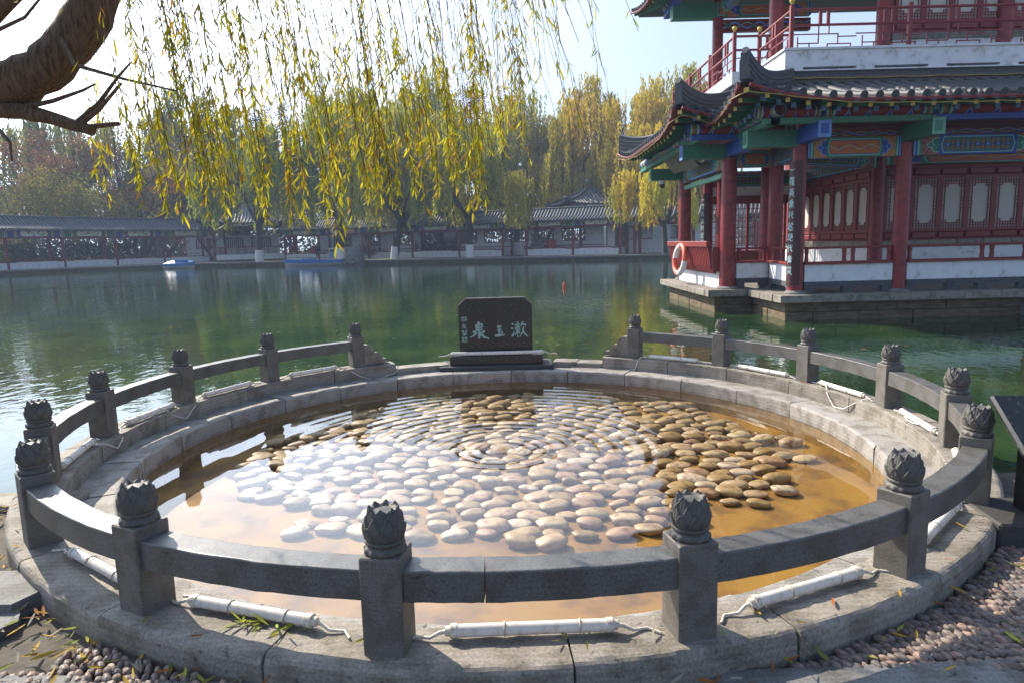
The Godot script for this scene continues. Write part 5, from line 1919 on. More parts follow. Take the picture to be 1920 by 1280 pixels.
	# the big hipped roof above, mirrored in the pool
	b = MB.new()
	var e0 := [Vector3(5.1, 9.95, -17.3), Vector3(19, 9.95, -17.3), Vector3(19, 9.95, -27.2), Vector3(5.1, 9.95, -27.2)]
	var e1 := [Vector3(8.0, 11.6, -19.8), Vector3(17, 11.6, -19.8), Vector3(17, 11.6, -24.8), Vector3(8.0, 11.6, -24.8)]
	var e2 := [Vector3(9.6, 15.2, -22.2), Vector3(15.5, 15.2, -22.2), Vector3(15.5, 15.2, -22.4), Vector3(9.6, 15.2, -22.4)]
	for i in 4:
		var k := (i + 1) % 4
		b.quad(e0[i], e0[k], e1[k], e1[i])
		b.quad(e1[i], e1[k], e2[k], e2[i])
	b.quad(e0[3], e0[2], e0[1], e0[0])
	pp("main_roof", b, M.tile)
	# --- things on the pavilion ---
	couplet(Vector3(6.72, 0.45, -16.0), 0.168, Vector3(-0.90, 0, 0.44), 2.85, "dark red couplet board with pale blue characters on the front corner column", "couplet boards on the columns")
	couplet(Vector3(6.62, 0.45, -22.9), 0.17, Vector3(-0.90, 0, 0.44), 2.6, "dark red couplet board on a column behind the reclining balustrade", "couplet boards on the columns")
	var o := thing("name_plaque", "weathered wooden name plaque tilted under the lakeside eave", "plaque", Vector3(5.0, 3.92, -20.4), 0.0)
	b = MB.new()
	b.cbox(Vector3.ZERO, Vector3(0.07, 0.85, 2.0), 0.012)
	var pl := put("board", b, M.plaque, o, Transform3D(Basis(Vector3.UP, 0.12) * Basis(Vector3.BACK, 0.75), Vector3.ZERO))
	for i in 3:
		b = MB.new()
		glyph(b, ["qing", "qiao", "yu"][i], Vector2(-0.72 + i * 0.52, -0.2), Vector2(0.38, 0.40), 0.05, Transform3D(Basis(Vector3(0, 0, 1), Vector3.UP, Vector3(-1, 0, 0)), Vector3(-0.0345, 0, 0)))
		put("character", b, M.tile_old, pl)
	b = MB.new()
	b.tube([Vector3(0.15, 0.22, -0.6), Vector3(0.35, 0.42, -0.6)], [0.015], 5)
	b.tube([Vector3(0.15, 0.22, 0.6), Vector3(0.35, 0.42, 0.6)], [0.015], 5)
	put("hanger", b, M.dark_metal, o)
	o = thing("security_camera", "white dome security camera hanging under the green beam end", "camera", Vector3(5.10, 3.46, -22.9))
	b = MB.new()
	b.lathe([Vector2(0.001, -0.20), Vector2(0.06, -0.18), Vector2(0.09, -0.12), Vector2(0.10, -0.05)], 14)
	put("dome", b, M.dark_metal, o)
	b = MB.new()
	b.lathe([Vector2(0.105, -0.06), Vector2(0.12, 0.0), Vector2(0.10, 0.10), Vector2(0.05, 0.14), Vector2(0.03, 0.2)], 14)
	put("housing", b, M.ring_white, o)
	o = thing("life_ring", "orange and white life ring hung on the red reclining balustrade", "life ring", Vector3(5.14, 0.98, -20.6), 0.10)
	var seg := []
	for k in 4:
		b = MB.new()
		var pts := []
		for i in 9:
			var t := TAU * (k + i / 8.0) / 4.0
			pts.append(Vector3(0.0, 0.42 * sin(t), 0.42 * cos(t)))
		b.tube(pts, [0.085], 12)
		put("ring_segment", b, M.ring_white if k % 2 else M.ring_orange, o, Transform3D(Basis(Vector3.BACK, -0.12)))
		b = MB.new()
		var c := Vector3(0, 0.42 * sin(TAU * k / 4.0), 0.42 * cos(TAU * k / 4.0))
		var tn := Vector3(0, cos(TAU * k / 4.0), -sin(TAU * k / 4.0))
		b.tube([c - tn * 0.03, c + tn * 0.03], [0.089], 12)
		put("band", b, M.ring_orange, o, Transform3D(Basis(Vector3.BACK, -0.12)))
	b = MB.new()
	b.tube([Vector3(-0.05, -0.42, 0.05), Vector3(-0.06, -0.5, 0.09), Vector3(-0.04, -0.56, 0.03), Vector3(-0.05, -0.62, 0.06)], [0.012], 5)
	put("rope", b, M.ring_orange, o)
	# strings of small lights along the eaves and the ridges
	var cab := [
		["yellow light string along the front eave of the pavilion", [[12.6, 4.16, -14.02], [10.5, 4.17, -14.02], [8.6, 4.18, -14.02], [7.0, 4.21, -14.0], [6.1, 4.30, -13.95], [5.4, 4.38, -13.92], [4.8, 4.47, -13.95], [4.62, 4.42, -14.5], [4.70, 4.30, -15.2], [4.74, 4.2, -16.0]]],
		["yellow light string above the long wall ridge", [[12.6, 5.13, -16.1], [10, 5.14, -16.1], [8, 5.14, -16.1], [6.7, 5.16, -16.1], [6.0, 5.1, -15.6], [5.2, 4.98, -14.7], [4.75, 5.22, -14.1]]],
		["yellow light string along the lakeside eave", [[5.3, 4.22, -16.2], [4.7, 4.26, -16.3], [4.05, 4.45, -16.22], [3.9, 4.35, -16.9], [3.97, 4.2, -18.2], [4.0, 4.17, -20], [4.0, 4.17, -21.5], [3.97, 4.25, -23.2], [3.86, 4.43, -24.4]]],
	]
	for cd in cab:
		b = MB.new()
		var cv := Curve3D.new()
		for i in cd[1].size():
			var p: Array = cd[1][i]
			cv.add_point(Vector3(p[0], p[1], p[2]))
		var pts := []
		var nn := int(cv.get_baked_length() / 0.1)
		for i in nn + 1:
			pts.append(cv.sample_baked(cv.get_baked_length() * i / nn) + Vector3(0, -0.015 * absf(sin(i * 0.35)), 0))
		b.tube(pts, [0.009], 5)
		tag(put("light_string", b, M.yellow_cable), cd[0], "light string", "yellow light strings on the pavilion roof")


func _roof_stub(c: Vector3, s: Vector3) -> MB:
	var b := MB.new()
	b.box(c, s)
	return b


func couplet(base: Vector3, r: float, face: Vector3, h: float, label: String, group: String) -> void:
	var o := thing("couplet_board", label, "couplet board", base, 0.0, group)
	face = face.normalized()
	var side := Vector3.UP.cross(face)
	var b := MB.new()
	var rows := [PackedVector3Array(), PackedVector3Array()]
	var inner := [PackedVector3Array(), PackedVector3Array()]
	for i in 13:
		var t := lerpf(-1.15, 1.15, i / 12.0)
		var d := face * cos(t) + side * sin(t)
		for k in 2:
			rows[k].append(d * (r + 0.04) + Vector3(0, h * k, 0))
			inner[k].append(d * (r + 0.005) + Vector3(0, h * k, 0))
	b.sheet(rows)
	b.sheet([rows[1], inner[1]])
	b.sheet([inner[0], rows[0]])
	for e in [0, 12]:
		b._q(rows[0][e], rows[1][e], inner[1][e], inner[0][e], side * (1 if e == 12 else -1))
	put("board", b, M.maroon, o)
	var g := ["yi", "luo", "yan", "qiao", "tuo", "qi", "jue", "dai", "qing", "zai"]
	for i in g.size():
		b = MB.new()
		var y := h - 0.30 - i * (h - 0.3) / g.size()
		glyph(b, g[i], Vector2(-0.085, y), Vector2(0.17, 0.19), 0.024, Transform3D(Basis(side, Vector3.UP, face), face * (r + 0.041)))
		put("character", b, M.stele_glyph if M.has("stele_glyph") else M.stele_paint, o)


# ---------- far bank ----------
func cartouche_tex(blue_first: bool) -> ImageTexture:
	var w := 256
	var h := 40
	var im := Image.create(w, h, false, Image.FORMAT_RGB8)
	var g := Color(0.10, 0.42, 0.36)
	var bl := Color(0.12, 0.26, 0.62)
	var f := FastNoiseLite.new()
	f.frequency = 0.06
	f.seed = 3 if blue_first else 9
	for y in h:
		for x in w:
			var u := absf(float(x) / w - 0.5) * 2.0
			var v := absf(float(y) / h - 0.5) * 2.0
			var c := bl if blue_first else g
			if u > 0.9:
				c = [g, Color(0.7, 0.75, 0.7), bl, Color(0.75, 0.45, 0.2)][int((u - 0.9) * 60.0) % 4]
			elif u > 0.6 and u < 0.68:
				c = Color(0.75, 0.60, 0.30)
			var e := 0.46 - u - v * 0.06
			if e > -0.06 and v < 0.86:
				c = Color(0.75, 0.3, 0.35)
			if e > -0.02 and v < 0.74:
				c = Color(0.9, 0.9, 0.84)
				if f.get_noise_2d(x * 0.6, y * 2.0) > 0.22 and e > 0.1:
					c = Color(0.3, 0.32, 0.34)
			im.set_pixel(x, y, c)
	return ImageTexture.create_from_image(im)


func corridor(called: String, label: String, cols: Array, y_beam: float, y_eave: float, y_ridge: float, open_bays: Array) -> Node3D:
	var first := Vector3(cols[0][0], 0.1, cols[0][1])
	var o := thing(called, label, "covered walkway", first)
	var off := Transform3D(Basis(), -first)
	var pts := []
	for c in cols:
		pts.append(Vector3(c[0], 0, c[1]))
	var n := pts.size()
	var back := []       # direction away from the lake at each post
	for i in n:
		var d: Vector3 = (pts[mini(i + 1, n - 1)] - pts[maxi(i - 1, 0)]).normalized()
		var s := Vector3(d.z, 0, -d.x)
		back.append(s if s.z < 0 else -s)
	for i in n:
		for k in 2:
			var p: Vector3 = pts[i] + back[i] * (2.6 * k)
			var b := MB.new()
			b.cbox(p + Vector3(0, (y_beam + 0.1) * 0.5, 0), Vector3(0.30, y_beam - 0.1, 0.30), 0.03)
			put("post", b, M.far_red, o, off)
	for i in n - 1:
		var p: Vector3 = pts[i]
		var q: Vector3 = pts[i + 1]
		var d := (q - p).normalized()
		var l := p.distance_to(q)
		var s: Vector3 = back[i]
		var bs := Basis(d, Vector3.UP, d.cross(Vector3.UP))
		var mid := (p + q) * 0.5
		var hb := y_eave - y_beam - 0.10
		var b := MB.new()
		b.box(mid + Vector3(0, y_beam + hb * 0.5 + 0.12, 0), Vector3(l, hb, 0.16), bs)
		put("painted_beam", b, M.cart0 if i % 2 else M.cart1, o, off)
		b = MB.new()
		b.box(mid + Vector3(0, y_beam + 0.02, 0), Vector3(l - 0.3, 0.18, 0.14), bs)
		put("lintel", b, M.far_red, o, off)
		b = MB.new()
		b.box(mid + s * 2.6 + Vector3(0, y_beam + 0.2, 0), Vector3(l, 0.4, 0.14), bs)
		put("back_beam", b, M.green_paint, o, off)
		if i in open_bays:
			continue
		b = MB.new()
		b.box(mid + Vector3(0, 0.48, 0), Vector3(l - 0.3, 0.76, 0.2), bs)
		put("parapet", b, M.white_wall, o, off)
		for e in [[-0.5, 0.16, 0.0], [0.5, 0.16, 0.0], [0.0, 0.66, 0.08]]:      # stepped red seat board
			b = MB.new()
			var ww: float = l * e[1]
			b.box(mid + d * (e[0] * (l - ww)) + Vector3(0, 0.86 + e[2] * 0.9, 0), Vector3(ww, 0.10, 0.34), bs)
			put("seat_board", b, M.far_red, o, off)
		b = MB.new()
		b.box(mid + s * 2.6 + Vector3(0, 1.2, 0), Vector3(l - 0.3, 0.08, 0.08), bs)
		put("back_rail", b, M.far_red, o, off)
		b = MB.new()
		b.box(mid + s * 2.6 + Vector3(0, 0.45, 0), Vector3(l - 0.3, 0.7, 0.14), bs)
		put("back_parapet", b, M.far_red if i % 3 == 0 else M.white_wall, o, off)
	# roof
	var rows := [[], [], [], [], []]
	var prof := [[-1.0, y_eave + 0.02], [0.1, y_eave + 0.42], [1.3, y_ridge], [2.5, y_eave + 0.42], [3.6, y_eave]]
	for i in n:
		for k in 5:
			var lead: Vector3 = Vector3.ZERO
			if i == 0:
				lead = (pts[0] - pts[1]).normalized() * 0.5
			elif i == n - 1:
				lead = (pts[n - 1] - pts[n - 2]).normalized() * 0.5
			rows[k].append(pts[i] + lead + back[i] * prof[k][0] + Vector3(0, prof[k][1], 0))
	var b := MB.new()
	for k in 4:
		for i in n - 1:
			b._q(rows[k][i], rows[k][i + 1], rows[k + 1][i + 1], rows[k + 1][i], Vector3.UP)
	for i in n - 1:
		b._q(rows[0][i], rows[0][i + 1], rows[0][i + 1] - Vector3(0, 0.12, 0), rows[0][i] - Vector3(0, 0.12, 0), -back[i])
		b._q(rows[0][i] - Vector3(0, 0.12, 0), rows[0][i + 1] - Vector3(0, 0.12, 0), rows[4][i + 1] - Vector3(0, 0.12, 0), rows[4][i] - Vector3(0, 0.12, 0), Vector3.DOWN)
	var roof := put("roof", b, M.tile, o, off)
	b = MB.new()
	for i in n - 1:
		var l: float = rows[0][i].distance_to(rows[0][i + 1])
		var m := maxi(2, int(l / 0.37))
		for j in m:
			var t := (j + 0.5) / m
			var a: Vector3 = rows[0][i].lerp(rows[0][i + 1], t) + Vector3(0, 0.05, 0) - back[i] * 0.05
			var c: Vector3 = rows[1][i].lerp(rows[1][i + 1], t) + Vector3(0, 0.05, 0)
			var e: Vector3 = rows[2][i].lerp(rows[2][i + 1], t) + Vector3(0, 0.07, 0)
			b.tube([a, c, e], [0.10 * rng.randf_range(0.9, 1.1)], 5)
	var ribs := put("tile_rows", b, M.far_tile, roof)
	ribs.set_meta("kind", "stuff")
	b = MB.new()
	var rl := []
	for p in rows[2]:
		rl.append(p + Vector3(0, 0.08, 0))
	b.tube(rl, [0.16], 6)
	put("ridge", b, M.tile, roof)
	return o


func pyramid_pavilion(called: String, label: String, c: Vector3, half: float, y_eave: float, y_top: float, y_floor: float, knob: bool) -> void:
	var o := thing(called, label, "pavilion", Vector3(c.x, y_floor, c.z), 0.25)
	var b := MB.new()
	var ridge_b := MB.new()
	var steps := 9
	for side in 4:
		var a := PI / 2 * side
		var f := Vector3(sin(a), 0, cos(a))
		var d := Vector3(cos(a), 0, -sin(a))
		var rows := []
		for i in steps:
			var t := i / float(steps - 1)
			var hw := half * (1.0 - t)
			var y := lerpf(y_eave, y_top, pow(t, 1.45)) - y_floor
			var row := PackedVector3Array()
			for j in 9:
				var s := j / 8.0 * 2.0 - 1.0
				row.append(f * hw + d * (s * hw) + Vector3(0, y + 0.45 * pow(absf(s), 3.0) * (1.0 - t) * (1.0 - t), 0))
			rows.append(row)
		b.sheet(rows)
		var hip := []
		for i in steps:
			hip.append(rows[i][8] + Vector3(0, 0.10, 0))
		hip.insert(0, rows[0][8] * Vector3(1.06, 1, 1.06) + Vector3(0, 0.35, 0))
		ridge_b.tube(hip, [0.16], 6)
		# tile rows
		var tb := MB.new()
		var m := int(half * 2.0 / 0.42)
		for j in m:
			var s := (j + 0.5) / m * 2.0 - 1.0
			var line := []
			for i in steps:
				var t := i / float(steps - 1)
				if absf(s) > 1.0 - t:
					break
				var y := lerpf(y_eave, y_top, pow(t, 1.45)) - y_floor
				line.append(f * half * (1.0 - t) + d * (s * half) + Vector3(0, y + 0.05 + 0.45 * pow(absf(s) / maxf(1.0 - t, 0.01), 3.0) * (1.0 - t) * (1.0 - t), 0))
			if line.size() > 1:
				tb.tube(line, [0.09], 5)
		var tr := put("tile_rows", tb, M.far_tile, o)
		tr.set_meta("kind", "stuff")
	put("roof", b, M.tile, o)
	put("hip_ridge", ridge_b, M.tile, o)
	if knob:
		b = MB.new()
		b.lathe([Vector2(0.35, y_top - y_floor - 0.1), Vector2(0.42, y_top - y_floor + 0.2), Vector2(0.30, y_top - y_floor + 0.3), Vector2(0.48, y_top - y_floor + 0.6), Vector2(0.42, y_top - y_floor + 1.0), Vector2(0.1, y_top - y_floor + 1.2), Vector2(0.001, y_top - y_floor + 1.6)], 12)
		put("finial", b, M.plaque, o)
	for sx in [-1.0, 1.0]:
		for sz in [-1.0, 1.0]:
			b = MB.new()
			b.lathe([Vector2(0.19, 0), Vector2(0.18, y_eave - y_floor + 0.1)], 12, Vector3(sx * half * 0.72, 0, sz * half * 0.72))
			put("column", b, M.far_red, o)
	for a in [0.0, PI / 2, PI, -PI / 2]:
		b = MB.new()
		b.box(Vector3(0, y_eave - y_floor - 0.25, half * 0.72), Vector3(half * 1.44, 0.45, 0.2))
		put("painted_beam", b, M.cart0, o, Transform3D(Basis(Vector3.UP, a)))
		b = MB.new()
		b.box(Vector3(0, 0.45, half * 0.72), Vector3(half * 1.44 - 0.4, 0.7, 0.2))
		put("parapet", b, M.white_wall, o, Transform3D(Basis(Vector3.UP, a)))
		b = MB.new()
		for k in 9:
			b.box(Vector3((k - 4) * half * 0.15, 1.3, half * 0.72), Vector3(0.06, 0.95, 0.06))
		b.box(Vector3(0, 1.8, half * 0.72), Vector3(half * 1.4, 0.08, 0.08))
		put("lattice_rail", b, M.far_red, o, Transform3D(Basis(Vector3.UP, a)))


# signed-distance body: capsules with radii joined smoothly, meshed as surface nets
func sdf_mesh(caps: Array, cell: float, k: float, color_of: Callable) -> ArrayMesh:
	var lo := Vector3.INF
	var hi := -Vector3.INF
	for c in caps:
		for e in 2:
			var r: float = c[2 + e]
			lo = lo.min(c[e] - Vector3.ONE * (r + cell * 2))
			hi = hi.max(c[e] + Vector3.ONE * (r + cell * 2))
	var nx := int((hi.x - lo.x) / cell) + 2
	var ny := int((hi.y - lo.y) / cell) + 2
	var nz := int((hi.z - lo.z) / cell) + 2
	var field := PackedFloat32Array()
	field.resize(nx * ny * nz)
	for iz in nz:
		for iy in ny:
			for i in nx:
				var p := lo + Vector3(i, iy, iz) * cell
				var acc := 0.0
				for c in caps:
					var a: Vector3 = c[0]
					var ab: Vector3 = c[1] - a
					var t := clampf((p - a).dot(ab) / maxf(ab.length_squared(), 1e-9), 0, 1)
					var d := (p - a - ab * t).length() - lerpf(c[2], c[3], t)
					acc += exp(-d / k)
				field[i + nx * (iy + ny * iz)] = -k * log(maxf(acc, 1e-30))
	var id := {}
	var b := MB.new()
	b.colored = true
	for iz in nz - 1:
		for iy in ny - 1:
			for i in nx - 1:
				var s := Vector3.ZERO
				var m := 0
				var g := Vector3.ZERO
				for e in [[0, 0, 0, 1, 0, 0], [0, 1, 0, 1, 1, 0], [0, 0, 1, 1, 0, 1], [0, 1, 1, 1, 1, 1], [0, 0, 0, 0, 1, 0], [1, 0, 0, 1, 1, 0], [0, 0, 1, 0, 1, 1], [1, 0, 1, 1, 1, 1], [0, 0, 0, 0, 0, 1], [1, 0, 0, 1, 0, 1], [0, 1, 0, 0, 1, 1], [1, 1, 0, 1, 1, 1]]:
					var fa := field[i + e[0] + nx * (iy + e[1] + ny * (iz + e[2]))]
					var fb := field[i + e[3] + nx * (iy + e[4] + ny * (iz + e[5]))]
					g += Vector3(e[3] - e[0], e[4] - e[1], e[5] - e[2]) * (fb - fa)
					if (fa < 0.0) != (fb < 0.0):
						var t := fa / (fa - fb)
						s += Vector3(e[0], e[1], e[2]).lerp(Vector3(e[3], e[4], e[5]), t)
						m += 1
				if m:
					var p := lo + (Vector3(i, iy, iz) + s / m) * cell
					id[i + nx * (iy + ny * iz)] = b.v.size()
					b.v.append(p)
					b.n.append(g.normalized())
					b.uv.append(Vector2.ZERO)
					b.c.append(color_of.call(p))
	for iz in range(1, nz - 1):
		for iy in range(1, ny - 1):
			for i in range(1, nx - 1):
				var f0 := field[i + nx * (iy + ny * iz)]
				for ax in 3:
					var st := [1, nx, nx * ny]
					var f1 := field[i + nx * (iy + ny * iz) + st[ax]]
					if (f0 < 0.0) == (f1 < 0.0):
						continue
					var u: int = st[(ax + 1) % 3]
					var w: int = st[(ax + 2) % 3]
					var o := i + nx * (iy + ny * iz)
					if not (id.has(o) and id.has(o - u) and id.has(o - w) and id.has(o - u - w)):
						continue
					var q := [id[o], id[o - u], id[o - u - w], id[o - w]]
					if f0 < 0.0:
						b.ix.append_array([q[0], q[2], q[1], q[0], q[3], q[2]])
					else:
						b.ix.append_array([q[0], q[1], q[2], q[0], q[2], q[3]])
	return b.mesh()


func person(label: String, at: Vector3, turn: float, coat: Color, legs: Color, walking: float) -> void:
	var s := 1.2
	var caps := []
	var add := func(a: Vector3, b: Vector3, r0: float, r1: float) -> void:
		caps.append([a * s, b * s, r0 * s, r1 * s])
	add.call(Vector3(0, 1.55, 0.02), Vector3(0, 1.64, 0.01), 0.085, 0.095)        # head
	add.call(Vector3(0, 1.42, 0), Vector3(0, 1.52, 0.01), 0.06, 0.055)            # neck
	add.call(Vector3(0, 0.95, 0), Vector3(0, 1.30, 0), 0.15, 0.16)                # trunk
	add.call(Vector3(-0.15, 1.36, 0), Vector3(0.15, 1.36, 0), 0.075, 0.075)       # shoulders
	for e in [-1.0, 1.0]:
		var w: float = walking * e
		add.call(Vector3(0.19 * e, 1.36, 0), Vector3(0.23 * e, 1.10, -0.05 - 0.10 * w), 0.065, 0.052)
		add.call(Vector3(0.23 * e, 1.10, -0.05 - 0.10 * w), Vector3(0.22 * e, 0.86, 0.06 - 0.14 * w), 0.05, 0.04)
		add.call(Vector3(0.22 * e, 0.84, 0.07 - 0.15 * w), Vector3(0.215 * e, 0.76, 0.09 - 0.16 * w), 0.04, 0.03)
		add.call(Vector3(0.09 * e, 0.92, 0), Vector3(0.10 * e, 0.50, 0.05 + 0.16 * w), 0.095, 0.07)
		add.call(Vector3(0.10 * e, 0.50, 0.05 + 0.16 * w), Vector3(0.10 * e, 0.07, 0.0 + 0.20 * w), 0.065, 0.045)
		add.call(Vector3(0.10 * e, 0.045, -0.02 + 0.20 * w), Vector3(0.11 * e, 0.04, 0.14 + 0.20 * w), 0.045, 0.035)
	var skin := Color(0.42, 0.25, 0.17)
	var m := sdf_mesh(caps, 0.05, 0.025, func(p: Vector3) -> Color:
		if p.y > 1.47 * s or (p.y < 0.85 * s and absf(p.x) > 0.18 * s):
			return skin
		return coat if p.y > 0.80 * s else legs)
	var o := thing("person", label, "person", at, turn)
	put("body", m, M.cloth, o)
	var b := MB.new()
	b.lathe([Vector2(0.105, 1.57), Vector2(0.112, 1.66), Vector2(0.085, 1.73), Vector2(0.001, 1.755)], 14, Vector3(0, 0, -0.012))
	var hb := put("hair", b, M.dark_metal, o)
	hb.scale = Vector3.ONE * s
	b = MB.new()
	b.tube([Vector3(0, 1.61, 0.105), Vector3(0, 1.585, 0.125), Vector3(0, 1.57, 0.11)], [0.012, 0.018, 0.012], 5)
	b.tube([Vector3(-0.03, 1.53, 0.10), Vector3(0.03, 1.53, 0.10)], [0.008], 4)
	b.tube([Vector3(-0.038, 1.62, 0.097), Vector3(-0.025, 1.62, 0.1)], [0.01], 4)
	b.tube([Vector3(0.038, 1.62, 0.097), Vector3(0.025, 1.62, 0.1)], [0.01], 4)
	var fc := put("face", b, M.face_skin, o)
	fc.scale = Vector3.ONE * s


func boat(label: String, at: Vector3, turn: float, l: float, w: float, h: float, covered: bool) -> void:
	var o := thing("rowing_boat", label, "boat", at, turn)
	var n := 17
	var keel := PackedVector3Array()
	var shapes := []
	for lvl in [[0.25, -0.25, 0.86], [0.72, 0.0, 0.93], [0.92, 0.45, 0.97], [1.0, 1.0, 1.0]]:
		var left := []
		var right := []
		for i in n:
			var t := i / float(n - 1)
			var x: float = (t - 0.5) * l * lvl[2]
			var hw: float = w * 0.5 * lvl[0] * pow(clampf(sin(PI * clampf(0.10 + 0.90 * t, 0, 1)), 0, 1), 0.55) * (1.0 if t > 0.02 else 0.7)
			var y: float = h * (lvl[1] + (0.30 * pow(t, 4.0) + 0.05 * pow(1.0 - t, 3.0)) * clampf(lvl[1], 0, 1))
			left.append(Vector3(x, y, hw))
			right.append(Vector3(x, y, -hw))
		right.reverse()
		left.append_array(right)
		shapes.append(PackedVector3Array(left))
	var b := MB.new()
	b.sheet([shapes[0], shapes[1], shapes[2]], true, false)
	put("hull", b, M.boat_white, o)
	b = MB.new()
	b.sheet([shapes[2], shapes[3]], true, false)
	var inner := PackedVector3Array()
	for p in shapes[3]:
		inner.append(Vector3(p.x * 0.97, p.y - 0.02, p.z * 0.86))
	b.sheet([shapes[3], inner], true, false)
	put("gunwale", b, M.boat_blue, o)
	b = MB.new()
	if covered:
		var mid := PackedVector3Array()
		for p in inner:
			mid.append(Vector3(p.x * 0.6, p.y + h * 0.5, p.z * 0.5))
		var cen := PackedVector3Array()
		for p in inner:
			cen.append(Vector3(p.x * 0.05, h * 1.75, 0))
		b.sheet([inner, mid, cen], true)
		put("cover", b, M.boat_blue, o)
		b = MB.new()
		b.box(Vector3(0.1 * l, h * 1.66, 0), Vector3(l * 0.4, h * 0.25, w * 0.5))
		put("seat", b, M.boat_blue, o)
	else:
		var deck := PackedVector3Array()
		for p in inner:
			deck.append(Vector3(p.x * 0.98, h * 0.35, p.z * 0.9))
		b.sheet([inner, deck], true)
		var c2 := PackedVector3Array()
		for p in deck:
			c2.append(Vector3(p.x, h * 0.35, 0))
		b.sheet([deck, c2], true)
		put("deck", b, M.boat_pale, o)
		for t in [-0.28, 0.0, 0.25]:
			b = MB.new()
			b.cbox(Vector3(l * t, h * 0.9, 0), Vector3(0.35, 0.08, w * 0.72), 0.01)
			put("thwart", b, M.boat_blue, o)
		b = MB.new()
		b.cbox(Vector3(l * 0.12, h * 1.05, 0), Vector3(l * 0.2, h * 0.5, w * 0.4), 0.04)
		put("engine_box", b, M.boat_blue, o)
		b = MB.new()
		b.tube([Vector3(-l * 0.22, h * 1.35, w * 0.2), Vector3(l * 0.42, h * 1.55, w * 0.1)], [0.035], 6)
		put("oar", b, M.brown_wood, o)


